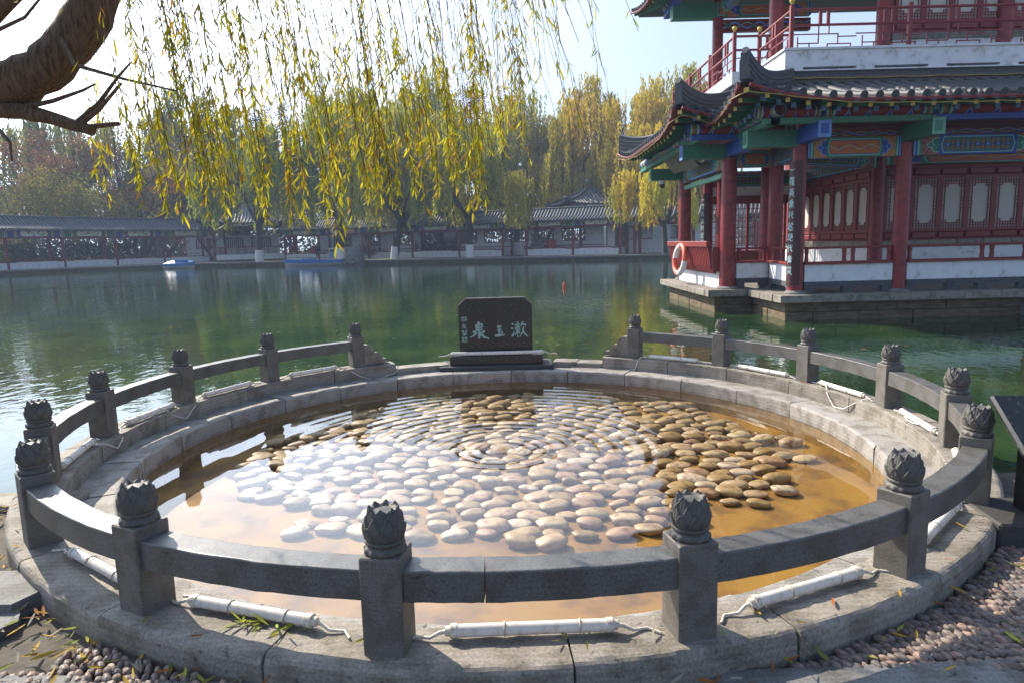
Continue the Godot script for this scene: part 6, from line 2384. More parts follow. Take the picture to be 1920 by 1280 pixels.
func far_bank() -> void:
	for k in 2:
		var m := StandardMaterial3D.new()
		m.resource_name = "cartouche_paint"
		m.albedo_texture = cartouche_tex(k == 0)
		m.roughness = 0.6
		M["cart%d" % k] = m
	mat("far_red", lin(0.17, 0.014, 0.016), 0.55, {})
	mat("far_tile", lin(0.13, 0.135, 0.145), 0.65, {"tex": noise_tex("tilet", 0.03, []), "scale": 0.6})
	mat("boat_white", lin(0.55, 0.58, 0.60), 0.5, {"tex": noise_tex("patch", 0.008, []), "scale": 0.5})
	mat("boat_blue", lin(0.05, 0.20, 0.55), 0.45, {"tex": noise_tex("patch", 0.008, []), "scale": 0.5})
	mat("boat_pale", lin(0.20, 0.38, 0.62), 0.5, {})
	mat("cloth", lin(1, 1, 1), 0.9, {"tri": false, "vc": true})
	mat("face_skin", lin(0.28, 0.15, 0.10), 0.7, {"tri": false})
	mat("bank_stone", lin(0.16, 0.155, 0.145), 0.9, {"tex": noise_tex("patch", 0.008, []), "scale": 0.4})
	mat("bin_red", lin(0.34, 0.02, 0.025), 0.5, {})
	# land beyond the lake
	var wl := [[-300, -40], [-75, -42], [-54.5, -63.0], [-51.2, -68.5], [-47.3, -75.0], [-41.2, -80.3], [-35.4, -81.6], [-30.3, -81.5], [-24.4, -78.9], [-16.5, -76.4], [-5.5, -72.9], [6.75, -69.8], [15.0, -67.8], [19.7, -67.3], [60, -58], [300, -58], [300, -500], [-300, -500]]
	var poly := PackedVector2Array()
	for p in wl:
		poly.append(Vector2(p[0], -p[1]))
	var b := MB.new()
	b.prism(poly, -1.25, 0.10, Transform3D(Basis(Vector3.RIGHT, -PI / 2), Vector3.ZERO))
	var bank := struct("far_bank", b, M.far_earth)
	for i in range(2, 13):
		var p := Vector3(wl[i][0], 0, wl[i][1])
		var q := Vector3(wl[i + 1][0], 0, wl[i + 1][1])
		var d := (q - p).normalized()
		var l := p.distance_to(q)
		var m := maxi(1, int(l / 1.6))
		for j in m:
			var c := p.lerp(q, (j + 0.5) / m)
			b = MB.new()
			b.cbox(c + Vector3(0, 0.06, 0), Vector3(l / m - 0.02, 0.20 + rng.randf_range(-0.02, 0.02), 0.7), 0.03, Basis(d, Vector3.UP, d.cross(Vector3.UP)))
			put("edge_stone", b, M.bank_stone, bank)
	# walkways
	corridor("covered_walkway", "long covered walkway with grey tiled roof at the far left bank", [[-56.35, -69], [-54.85, -74.6], [-52.45, -80.5], [-49.42, -86], [-46.01, -91], [-41.68, -95]], 3.5, 4.40, 5.85, [])
	corridor("covered_walkway", "covered walkway with ribbed tile roof on the middle of the far bank", [[-30.14, -92], [-25.21, -90.5], [-18.08, -88], [-12.18, -86], [-6.1, -83.5], [-0.8, -81], [2.01, -79.8], [7.19, -77.3], [12.13, -75]], 3.25, 3.95, 5.35, [5])
	corridor("covered_walkway", "short covered walkway with dark openings beside the red pavilion", [[13.6, -74.3], [19.0, -72.0], [25.0, -69.5]], 3.2, 3.85, 5.1, [0])
	pyramid_pavilion("corner_pavilion", "dark hip roofed pavilion between the two far walkways", Vector3(-36.2, 0, -98), 6.8, 5.2, 9.0, 0.2, false)
	pyramid_pavilion("small_pavilion", "small pavilion with a pointed pyramid roof and finial behind the walkway", Vector3(10.2, 0, -88), 4.6, 6.1, 8.3, 0.2, true)
	# white garden wall behind the walkway, with barred windows
	var wall := thing("garden_wall", "long white garden wall with barred windows behind the far walkway", "wall", Vector3(-24.0, 0.1, -94.0))
	var a := Vector3(-26.5, 0, -95.5)
	var e := Vector3(11.0, 0, -79.6)
	var wd := (e - a).normalized()
	var wlen := a.distance_to(e)
	var facing := wd.cross(Vector3.UP)
	if facing.z < 0:
		facing = -facing
	var bs := Basis(wd, Vector3.UP, facing)
	var off := Transform3D(Basis(), -wall.position)
	var wins := [0.10, 0.215, 0.335, 0.45, 0.565, 0.66, 0.735, 0.815, 0.91]
	b = MB.new()
	b.box((a + e) * 0.5 + Vector3(0, 0.86, 0), Vector3(wlen, 1.72, 0.3), bs)
	b.box((a + e) * 0.5 + Vector3(0, 3.44, 0), Vector3(wlen, 0.52, 0.3), bs)
	var from := 0.0
	for t in wins + [1.06]:
		var to: float = minf(wlen, wlen * t - 1.42)
		b.box(a + wd * ((from + to) * 0.5) + Vector3(0, 2.45, 0), Vector3(to - from, 1.46, 0.3), bs)
		from = wlen * t + 1.42
	put("wall", b, M.white_wall, wall, off)
	for t in wins:
		var c: Vector3 = a + wd * (wlen * t) + facing * 0.17
		b = MB.new()
		b.box(c + Vector3(0, 1.76, 0), Vector3(2.84, 0.12, 0.1), bs)
		b.box(c + Vector3(0, 3.14, 0), Vector3(2.84, 0.12, 0.1), bs)
		b.box(c + wd * 1.38 + Vector3(0, 2.45, 0), Vector3(0.12, 1.26, 0.1), bs)
		b.box(c - wd * 1.38 + Vector3(0, 2.45, 0), Vector3(0.12, 1.26, 0.1), bs)
		var win := put("window", b, M.far_red, wall, off)
		for k in 11:
			b = MB.new()
			b.box(c - facing * 0.08 + wd * ((k - 5) * 0.235) + Vector3(0, 2.45, 0), Vector3(0.09, 1.26, 0.05), bs)
			put("bar", b, M.bank_stone, win)
	var wall2 := thing("house_wall", "pale wall with two dark windows beside the red pavilion", "wall", Vector3(18.0, 0.1, -78.0))
	b = MB.new()      # front with a doorway and two windows, and the room behind them
	for q in [[-6.5, -6.0, 0.0, 3.8], [-6.0, -4.4, 2.9, 3.8], [-4.4, -4.3, 0.0, 3.8], [-4.3, -1.7, 0.0, 1.55], [-4.3, -1.7, 3.05, 3.8], [-1.7, 0.3, 0.0, 3.8], [0.3, 2.9, 0.0, 1.55], [0.3, 2.9, 3.05, 3.8], [2.9, 7.5, 0.0, 3.8]]:
		b.box(Vector3((q[0] + q[1]) * 0.5, (q[2] + q[3]) * 0.5, 0), Vector3(q[1] - q[0], q[3] - q[2], 0.3))
	put("wall", b, M.white_wall, wall2)
	b = MB.new()
	b.box(Vector3(0.5, 1.9, -4.0), Vector3(14, 3.8, 0.3))
	b.box(Vector3(-6.65, 1.9, -2.0), Vector3(0.3, 3.8, 4.3))
	b.box(Vector3(7.65, 1.9, -2.0), Vector3(0.3, 3.8, 4.3))
	put("back_wall", b, M.white_wall, wall2)
	b = MB.new()
	b.box(Vector3(0.5, 3.95, -2.0), Vector3(14.8, 0.3, 4.8))
	put("roof_slab", b, M.tile, wall2)
	for x in [-3.0, 1.6]:
		b = MB.new()
		b.box(Vector3(x, 1.6, 0.12), Vector3(2.6, 0.1, 0.12))
		b.box(Vector3(x, 3.0, 0.12), Vector3(2.6, 0.1, 0.12))
		b.box(Vector3(x, 2.3, 0.12), Vector3(0.08, 1.3, 0.08))
		var win := put("window_frame", b, M.far_red, wall2)
		b = MB.new()
		b.quad(Vector3(x - 1.3, 1.6, 0.05), Vector3(x + 1.3, 1.6, 0.05), Vector3(x + 1.3, 3.0, 0.05), Vector3(x - 1.3, 3.0, 0.05))
		put("pane", b, M.glass, win)
	var wall3 := thing("garden_wall", "pale wall with barred windows behind the end of the left walkway", "wall", Vector3(-42.0, 0.1, -104.0))
	b = MB.new()
	b.box(Vector3(0, 1.9, 0), Vector3(14, 3.6, 0.3))
	put("wall", b, M.white_wall, wall3)
	for x in [-4.0, 0.2, 4.4]:
		b = MB.new()
		b.box(Vector3(x, 2.6, 0.16), Vector3(3.0, 1.5, 0.06))
		var win := put("window", b, M.far_red, wall3)
		for k in 9:
			b = MB.new()
			b.box(Vector3(x + (k - 4) * 0.3, 2.6, 0.21), Vector3(0.15, 1.25, 0.05))
			put("bar", b, M.paper, win)
	# boats, people, bins and a rock
	boat("blue and white rowing boat moored at the far bank", Vector3(-21.4, -0.33, -75.7), 0.16 + PI, 7.2, 2.0, 0.62, false)
	boat("small blue covered boat moored under the left walkway", Vector3(-38.6, -0.33, -79.6), 0.1, 3.6, 1.8, 0.55, true)
	person("person in a dark coat standing in the far walkway", Vector3(-25.0, 0.10, -88.9), 0.3, Color(0.012, 0.015, 0.025), Color(0.015, 0.015, 0.02), 0.1)
	person("person in dark red walking along the left walkway", Vector3(-46.2, 0.10, -92.5), 1.8, Color(0.09, 0.02, 0.04), Color(0.02, 0.02, 0.03), 0.8)
	person("person in a grey coat walking in the middle of the far walkway", Vector3(-11.9, 0.10, -87.3), -1.4, Color(0.10, 0.09, 0.09), Color(0.02, 0.02, 0.025), 0.7)
	for r in [[Vector3(4.9, 0.1, -80.3), "tall red litter bin against the white garden wall"], [Vector3(-26.2, 0.1, -91.8), "red litter bin behind the person in the dark coat"]]:
		var o := thing("litter_bin", r[1], "bin", r[0], 0.4, "red bins on the far bank")
		b = MB.new()
		b.cbox(Vector3(0, 0.85, 0), Vector3(0.95, 1.5, 0.8), 0.05)
		put("body", b, M.bin_red, o)
		b = MB.new()
		b.cbox(Vector3(0, 1.68, 0), Vector3(1.05, 0.2, 0.9), 0.06)
		put("lid", b, M.bin_red, o)
	var fz := thing("ice_chest", "white and blue ice chest in the far walkway", "ice chest", Vector3(-22.6, 0.1, -88.6), 0.25)
	b = MB.new()
	b.cbox(Vector3(0, 0.55, 0), Vector3(1.6, 0.75, 0.8), 0.04)
	put("body", b, M.boat_pale, fz)
	b = MB.new()
	b.cbox(Vector3(0, 1.35, 0), Vector3(1.7, 0.16, 0.9), 0.03)
	put("top", b, M.ring_white, fz)
	for x in [-0.75, 0.75]:
		b = MB.new()
		b.box(Vector3(x, 1.0, 0), Vector3(0.08, 0.6, 0.7))
		put("side_post", b, M.ring_white, fz)
	var rk := []
	for i in 9:
		var p := Vector3(rng.randf_range(-0.8, 0.8), rng.randf_range(0.2, 1.5), rng.randf_range(-0.35, 0.35))
		rk.append([p, p + Vector3(rng.randf_range(-0.5, 0.5), rng.randf_range(-0.1, 0.35), 0), rng.randf_range(0.22, 0.5), rng.randf_range(0.15, 0.35)])
	rk.append([Vector3(0, 0, 0), Vector3(0, 0.8, 0), 0.8, 0.5])
	var rock := thing("scholar_rock", "pale weathered ornamental rock behind the far walkway", "rock", Vector3(3.0, 0.1, -80.9))
	put("stone", sdf_mesh(rk, 0.11, 0.05, func(_p: Vector3) -> Color: return Color(1, 1, 1)), M.platform, rock)
	# heap of stones by the boat
	var heap := thing("stone_heap", "round heap of grey stones beside the moored boat", "stone heap", Vector3(-17.3, 0.0, -75.9))
	b = MB.new()
	b.lathe([Vector2(1.15, -0.4), Vector2(1.1, 0.3), Vector2(0.8, 1.0), Vector2(0.35, 1.35), Vector2(0.001, 1.45)], 14)
	put("core", b, M.bank_stone, heap)
	var sm := stone_mesh(990)
	var xs := []
	for i in 240:
		var t := rng.randf()
		var an := rng.randf_range(0, TAU)
		var r := lerpf(1.2, 0.2, pow(t, 1.4))
		xs.append(Transform3D(Basis(Vector3.UP, rng.randf_range(0, TAU)) * Basis(Vector3.RIGHT, rng.randf_range(0, 2)).scaled(Vector3(0.34, 0.26, 0.30) * rng.randf_range(0.7, 1.2)), Vector3(r * cos(an), lerpf(-0.2, 1.45, t), r * sin(an))))
	var hm := stuff("stones", "", "", sm, M.bank_stone, xs, [], heap)
	hm.set_meta("kind", "stuff")
	var fl := thing("marker_float", "small red marker float on the lake", "float", Vector3(2.29, LAKE, -28.95))
	b = MB.new()
	b.lathe([Vector2(0.001, -0.12), Vector2(0.06, -0.1), Vector2(0.07, 0.1), Vector2(0.055, 0.17), Vector2(0.03, 0.2), Vector2(0.03, 0.27), Vector2(0.001, 0.28)], 12)
	put("float_body", b, M.ring_orange, fl)


# ---------- trees beyond the lake ----------
func strand_mesh(length: float, n: int, leaf: float, sd: int) -> ArrayMesh:
	var r := RandomNumberGenerator.new()
	r.seed = sd
	var b := MB.new()
	b.colored = true
	var sway := Vector3(r.randf_range(-0.12, 0.12), 0, r.randf_range(-0.12, 0.12))
	for i in n:
		var t := (i + r.randf()) / n
		var p := sway * (t * t * length) + Vector3(0, -t * length, 0) + Vector3(r.randf_range(-0.1, 0.1), 0, r.randf_range(-0.1, 0.1))
		var an := r.randf_range(0, TAU)
		var d := Vector3(cos(an) * 0.4, -1.0, sin(an) * 0.4).normalized()
		var s := d.cross(Vector3(cos(an + 1.3), 0.2, sin(an + 1.3))).normalized()
		var l := leaf * r.randf_range(0.7, 1.3)
		var w := l * 0.17
		b.col = Color(1, 1, 1) * r.randf_range(0.6, 1.15)
		b.quad(p, p + d * l * 0.5 - s * w, p + d * l, p + d * l * 0.5 + s * w)
	return b.mesh()


func tuft_mesh(n: int, size: float, leaf: float, sd: int) -> ArrayMesh:
	var r := RandomNumberGenerator.new()
	r.seed = sd
	var b := MB.new()
	b.colored = true
	for i in n:
		var p := Vector3(r.randfn(), r.randfn(), r.randfn()) * size * 0.45
		var d := Vector3(r.randfn(), r.randfn() - 0.3, r.randfn()).normalized()
		var s := d.cross(Vector3(r.randfn(), r.randfn(), r.randfn())).normalized()
		var l := leaf * r.randf_range(0.7, 1.3)
		b.col = Color(1, 1, 1) * r.randf_range(0.55, 1.15)
		b.quad(p, p + d * l * 0.5 - s * l * 0.3, p + d * l, p + d * l * 0.5 + s * l * 0.3)
	return b.mesh()


# grows limbs; fills tips with [position, direction, level]
func grow(b: MB, p: Vector3, d: Vector3, l: float, r: float, level: int, most: int, tips: Array, rg: RandomNumberGenerator, upward: float) -> void:
	var pts := [p]
	var rad := [r]
	var q := p
	var dd := d
	var m := 4 if level < 2 else 3
	for i in m:
		dd = (dd + Vector3(rg.randfn(), rg.randfn() * 0.6 + upward, rg.randfn()) * 0.16).normalized()
		q += dd * (l / m)
		pts.append(q)
		rad.append(r * lerpf(1.0, 0.55, (i + 1.0) / m))
		if level >= most - 2:
			tips.append([q, dd, level])
	b.tube(pts, rad, 7 if level == 0 else (5 if level < 3 else 3), false)
	if level >= most:
		return
	var kids := rg.randi_range(2, 3) if level > 0 else rg.randi_range(3, 5)
	for k in kids:
		var ax := Vector3(rg.randfn(), rg.randfn() * 0.4, rg.randfn()).normalized()
		var nd := (dd + ax * rg.randf_range(0.55, 0.95)).normalized()
		nd.y = maxf(nd.y, -0.15)
		var at: Vector3 = pts[-1] if k < 2 else pts[rg.randi_range(1, pts.size() - 1)]
		grow(b, at, nd.normalized(), l * rg.randf_range(0.6, 0.8), rad[-1] * rg.randf_range(0.6, 0.8), level + 1, most, tips, rg, upward)


func willow(label: String, p: Vector3, h: float, lean: Vector3, col: Color, strands: int, reach: float, sd: int, limewash: bool, meshes: Array, low: float) -> void:
	var rg := RandomNumberGenerator.new()
	rg.seed = sd
	var o := thing("willow_tree", label, "tree", p, 0.0, "willows beyond the lake")
	var b := MB.new()
	var tips := []
	var trunk_h := h * 0.24
	var tr := h * 0.021
	var top := Vector3(0, trunk_h, 0) + lean * trunk_h
	b.tube([Vector3(0, -0.2, 0), lean * trunk_h * 0.3 + Vector3(0, trunk_h * 0.4, 0), top], [tr * 1.25, tr, tr * 0.9], 9)
	for k in 5:
		var an := TAU * k / 5.0 + rg.randf_range(-0.4, 0.4)
		var d := Vector3(cos(an) * 0.75, 1.0, sin(an) * 0.75) + lean
		grow(b, top - Vector3(0, trunk_h * 0.08 * k * 0.5, 0), d.normalized(), h * 0.30 * rg.randf_range(0.85, 1.15), tr * 0.6, 1, 3, tips, rg, 0.10)
	put("trunk", b, M.far_bark, o)
	if limewash:
		b = MB.new()
		b.tube([Vector3(0, -0.1, 0), lean * trunk_h * 0.16 + Vector3(0, 1.45, 0)], [tr * 1.3, tr * 1.16], 10, false)
		put("lime_wash", b, M.lime_wash, o)
	# hanging sprays in clumps over a domed crown
	var per := {}
	var R := h * 0.33 + reach * 0.3
	var clumps := strands / 16
	for i in clumps:
		var an := rg.randf_range(0, TAU)
		var rr := sqrt(rg.randf())
		var dome := h * (1.0 - 0.42 * pow(rr, 2.2)) * rg.randf_range(0.80, 1.02)
		if rg.randf() < 0.35:
			dome = lerpf(h * 0.45, dome, rg.randf())
		var c := Vector3(cos(an) * R * rr, dome, sin(an) * R * rr) + lean * h * 0.5
		var v0 := rg.randf_range(0.7, 1.25)
		var warm := rg.randf_range(-0.12, 0.16)
		for s in 26:
			var q := c + Vector3(rg.randfn(), -absf(rg.randfn()) * 0.7, rg.randfn()) * h * 0.042
			var sc := rg.randf_range(0.6, 1.35) * h / 18.0
			if q.y - 4.0 * sc < low:
				sc = maxf(0.3, (q.y - low) / 4.0)
			var k := rg.randi_range(0, meshes.size() - 1)
			if not per.has(k):
				per[k] = [[], []]
			per[k][0].append(Transform3D(Basis(Vector3.UP, rg.randf_range(0, TAU)).scaled(Vector3.ONE * sc), q))
			var v := v0 * rg.randf_range(0.8, 1.2)
			per[k][1].append(Color(col.r * v * (1.0 + warm), col.g * v, col.b * v))
	for k in per:
		stuff("crown", "", "", meshes[k], M.leaf_far, per[k][0], per[k][1], o)


func bare_tree(label: String, p: Vector3, h: float, stems: int, col: Color, leaves: int, sd: int, tufts: Array, group: String) -> void:
	var rg := RandomNumberGenerator.new()
	rg.seed = sd
	var o := thing("autumn_tree", label, "tree", p, 0.0, group)
	var b := MB.new()
	var tips := []
	for k in stems:
		var an := rg.randf_range(0, TAU)
		var sp := 0.15 if stems == 1 else 0.5
		grow(b, Vector3(cos(an), 0, sin(an)) * 0.2 * (stems - 1), Vector3(cos(an) * sp, 1, sin(an) * sp).normalized(), h * 0.36, h * 0.016, 0, 4, tips, rg, 0.22)
	put("trunk", b, M.far_bark, o)
	var xs := [[], []]
	for i in leaves:
		var t: Array = tips[rg.randi_range(0, tips.size() - 1)]
		xs[0].append(Transform3D(Basis(Vector3.UP, rg.randf_range(0, TAU)).scaled(Vector3.ONE * rg.randf_range(0.6, 1.3)), t[0] + Vector3(rg.randfn(), rg.randfn(), rg.randfn()) * 0.5))
		xs[1].append(col * rg.randf_range(0.5, 1.3))
	stuff("crown", "", "", tufts[sd % tufts.size()], M.leaf_far, xs[0], xs[1], o)


func background_trees() -> void:
	var st := []
	for i in 6:
		st.append(strand_mesh(4.0, 46, 0.40, 40 + i))
	var tf := []
	for i in 4:
		tf.append(tuft_mesh(14, 1.0, 0.27, 60 + i))
	var olive := Color(0.42, 0.40, 0.055)
	var green := Color(0.32, 0.345, 0.055)
	var gold := Color(0.56, 0.45, 0.04)
	# lime-washed willows on the bank
	willow("willow with lime-washed trunk left of the moored boat", Vector3(-30.4, 0.1, -83.0), 19, Vector3(0.05, 0, 0), green, 330, 3.0, 1, true, st, 4.2)
	willow("willow with lime-washed trunk behind the stone heap", Vector3(-20.0, 0.1, -81.0), 20, Vector3(0.06, 0, 0), green, 330, 3.0, 2, true, st, 4.0)
	willow("leaning willow with lime-washed trunk in front of a barred window", Vector3(-13.5, 0.1, -80.0), 19, Vector3(0.22, 0, 0), olive, 330, 3.0, 3, true, st, 3.8)
	willow("willow with lime-washed trunk at the middle of the far walkway", Vector3(-4.5, 0.1, -77.2), 18.5, Vector3(0.02, 0, 0), olive, 340, 3.0, 4, true, st, 3.4)
	# willows behind the walkway
	willow("tall olive willow above the corner pavilion", Vector3(-44.0, 0.1, -110), 27, Vector3(0.05, 0, 0), green, 300, 3.5, 5, false, st, 5.0)
	willow("tall green willow behind the stone heap", Vector3(-24.0, 0.1, -108), 28, Vector3.ZERO, green, 320, 3.5, 6, false, st, 5.0)
	willow("tall olive willow behind the middle of the walkway", Vector3(-10.5, 0.1, -106), 27.5, Vector3(-0.05, 0, 0), olive, 320, 3.5, 7, false, st, 5.0)
	willow("spreading olive willow left of the pointed roof", Vector3(1.0, 0.1, -104), 25, Vector3(0.05, 0, 0), olive, 340, 3.5, 8, false, st, 5.0)
	willow("large golden willow behind the pointed roof", Vector3(13.0, 0.1, -97), 25, Vector3(-0.03, 0, 0), gold * 0.85, 420, 3.5, 9, false, st, 5.5)
	willow("golden willow rising above the lakeside eave", Vector3(20.5, 0.1, -90), 24.5, Vector3(0.02, 0, 0), gold, 420, 3.5, 10, false, st, 5.0)
	willow("bright golden willow hanging beside the red pavilion", Vector3(15.9, 0.1, -69.6), 12.5, Vector3(-0.06, 0, 0), gold * 1.15, 300, 1.6, 11, false, st, 2.2)
	willow("broad golden willow between the pointed roof and the pavilion", Vector3(17.2, 0.1, -94), 24, Vector3.ZERO, gold * 0.95, 420, 3.5, 12, false, st, 4.0)
	willow("green willow behind the roof of the left walkway", Vector3(-62.0, 0.1, -104), 22, Vector3(0.04, 0, 0), green * 0.9, 260, 3.0, 13, false, st, 5.0)
	willow("tall grey green willow above the end of the left walkway", Vector3(-55.0, 0.1, -122), 30, Vector3.ZERO, green * 0.8, 340, 3.5, 14, false, st, 5.0)
	willow("tall grey green willow at the far left edge", Vector3(-78.0, 0.1, -112), 26, Vector3.ZERO, green * 0.85, 320, 3.5, 15, false, st, 5.0)
	# thin autumn trees on the left and behind
	var rust := Color(0.30, 0.14, 0.06)
	var tan := Color(0.30, 0.17, 0.05)
	var g := "thin autumn trees on the far left bank"
	bare_tree("thin tree with rusty leaves at the far left edge", Vector3(-66.0, 0.1, -92), 22, 2, rust, 900, 21, tf, g)
	bare_tree("many-stemmed bare tree rising behind the left walkway roof", Vector3(-53.0, 0.1, -97), 23, 5, tan, 520, 22, tf, g)
	bare_tree("tree with yellow leaves low behind the left walkway", Vector3(-60.5, 0.1, -88), 13, 2, Color(0.34, 0.30, 0.05), 900, 23, tf, g)
	bare_tree("tree with orange leaves left of the corner pavilion", Vector3(-44.5, 0.1, -103), 16, 2, Color(0.38, 0.16, 0.03), 800, 24, tf, g)
	bare_tree("grey twiggy tree behind the many-stemmed tree", Vector3(-57.0, 0.1, -112), 27, 3, Color(0.13, 0.13, 0.06), 1100, 25, tf, g)
	bare_tree("dark evergreen-looking tree above the left walkway end", Vector3(-48.0, 0.1, -118), 28, 2, Color(0.10, 0.13, 0.06), 1400, 26, tf, g)
	bare_tree("purple brown tree topping the willows in the middle", Vector3(-12.5, 0.1, -122), 32, 2, Color(0.22, 0.10, 0.09), 1200, 27, tf, g)
	bare_tree("pale brown tree behind the tall green willow", Vector3(-31.0, 0.1, -124), 31, 2, Color(0.24, 0.13, 0.09), 1100, 28, tf, g)
	bare_tree("round pale tree in the gap left of the golden willow", Vector3(5.5, 0.1, -120), 28, 3, Color(0.28, 0.20, 0.09), 560, 29, tf, g)
	# the wood further back reads as one mass
	var wood := tuft_mesh(26, 2.6, 0.8, 99)
	var xs := []
	var cs := []
	for i in 3400:
		var x := rng.randf_range(-150, 110)
		var top := 15.0 + 3.5 * sin(x * 0.11) + 2.5 * sin(x * 0.31 + 1.0)
		if x > 18:
			top -= 3.0
		var y := top * pow(rng.randf(), 0.8)
		xs.append(Transform3D(Basis(Vector3.UP, rng.randf_range(0, TAU)).scaled(Vector3.ONE * rng.randf_range(0.7, 1.3)), Vector3(x, y, -138 - rng.randf_range(0, 16))))
		var c: Color = [Color(0.10, 0.12, 0.05), Color(0.17, 0.14, 0.05), Color(0.13, 0.09, 0.06)][rng.randi_range(0, 2)]
		cs.append(c * rng.randf_range(0.6, 1.2))
	stuff("far_wood", "hazy mass of autumn trees far behind the walkways", "far wood", wood, M.leaf_far, xs, cs)
	# hedge and shrubs behind the walkways
	var hm := tuft_mesh(22, 0.8, 0.22, 101)
	for hd in [["dark clipped hedge behind the left walkway", "hedge", [[-58.0, -73.5], [-57.0, -78], [-55.2, -83], [-52.6, -88], [-50.0, -92.5]], 2.4, Color(0.045, 0.07, 0.02), 700], ]:
		xs = []
		cs = []
		var pl: Array = hd[2]
		for i in hd[5]:
			var t := rng.randf() * (pl.size() - 1)
			var k := mini(int(t), pl.size() - 2)
			var p := Vector2(pl[k][0], pl[k][1]).lerp(Vector2(pl[k + 1][0], pl[k + 1][1]), t - k)
			xs.append(Transform3D(Basis(Vector3.UP, rng.randf_range(0, TAU)).scaled(Vector3.ONE * rng.randf_range(0.8, 1.4)), Vector3(p.x - 1.5 + rng.randf_range(-1, 1), 0.1 + hd[3] * rng.randf(), p.y + rng.randf_range(-1, 1))))
			cs.append(hd[4] * rng.randf_range(0.5, 1.3))
		stuff(hd[1], hd[0], "hedge", hm, M.hedge, xs, cs)
	for sh in [["round dark green shrub in the middle of the walkway", Vector3(-10.0, 0.1, -86.6), 1.5, Color(0.04, 0.075, 0.025)], ["smaller round shrub beside the leaning trunk", Vector3(-7.6, 0.1, -85.8), 1.2, Color(0.045, 0.075, 0.03)], ["dry brown shrub behind the stone heap", Vector3(-17.6, 0.1, -85.5), 1.2, Color(0.12, 0.07, 0.035)], ["yellowing shrub at the left end of the left walkway", Vector3(-56.6, 0.1, -76.0), 1.0, Color(0.26, 0.27, 0.03)]]:
		var o := thing("shrub", sh[0], "shrub", sh[1], 0.0, "shrubs on the far bank")
		var b := MB.new()
		b.tube([Vector3(0, -0.1, 0), Vector3(0.05, sh[2] * 0.8, 0)], [0.07, 0.03], 5)
		put("stem", b, M.far_bark, o)
		xs = []
		cs = []
		for i in 90:
			var d: Vector3 = Vector3(rng.randfn(), rng.randfn(), rng.randfn()).normalized() * pow(rng.randf(), 0.4) * sh[2]
			xs.append(Transform3D(Basis(Vector3.UP, rng.randf_range(0, TAU)).scaled(Vector3.ONE * 0.6), Vector3(d.x, maxf(0.1, d.y + sh[2] * 0.95), d.z * 0.8)))
			cs.append(sh[3] * rng.randf_range(0.6, 1.3))
		stuff("foliage", "", "", hm, M.hedge, xs, cs, o)


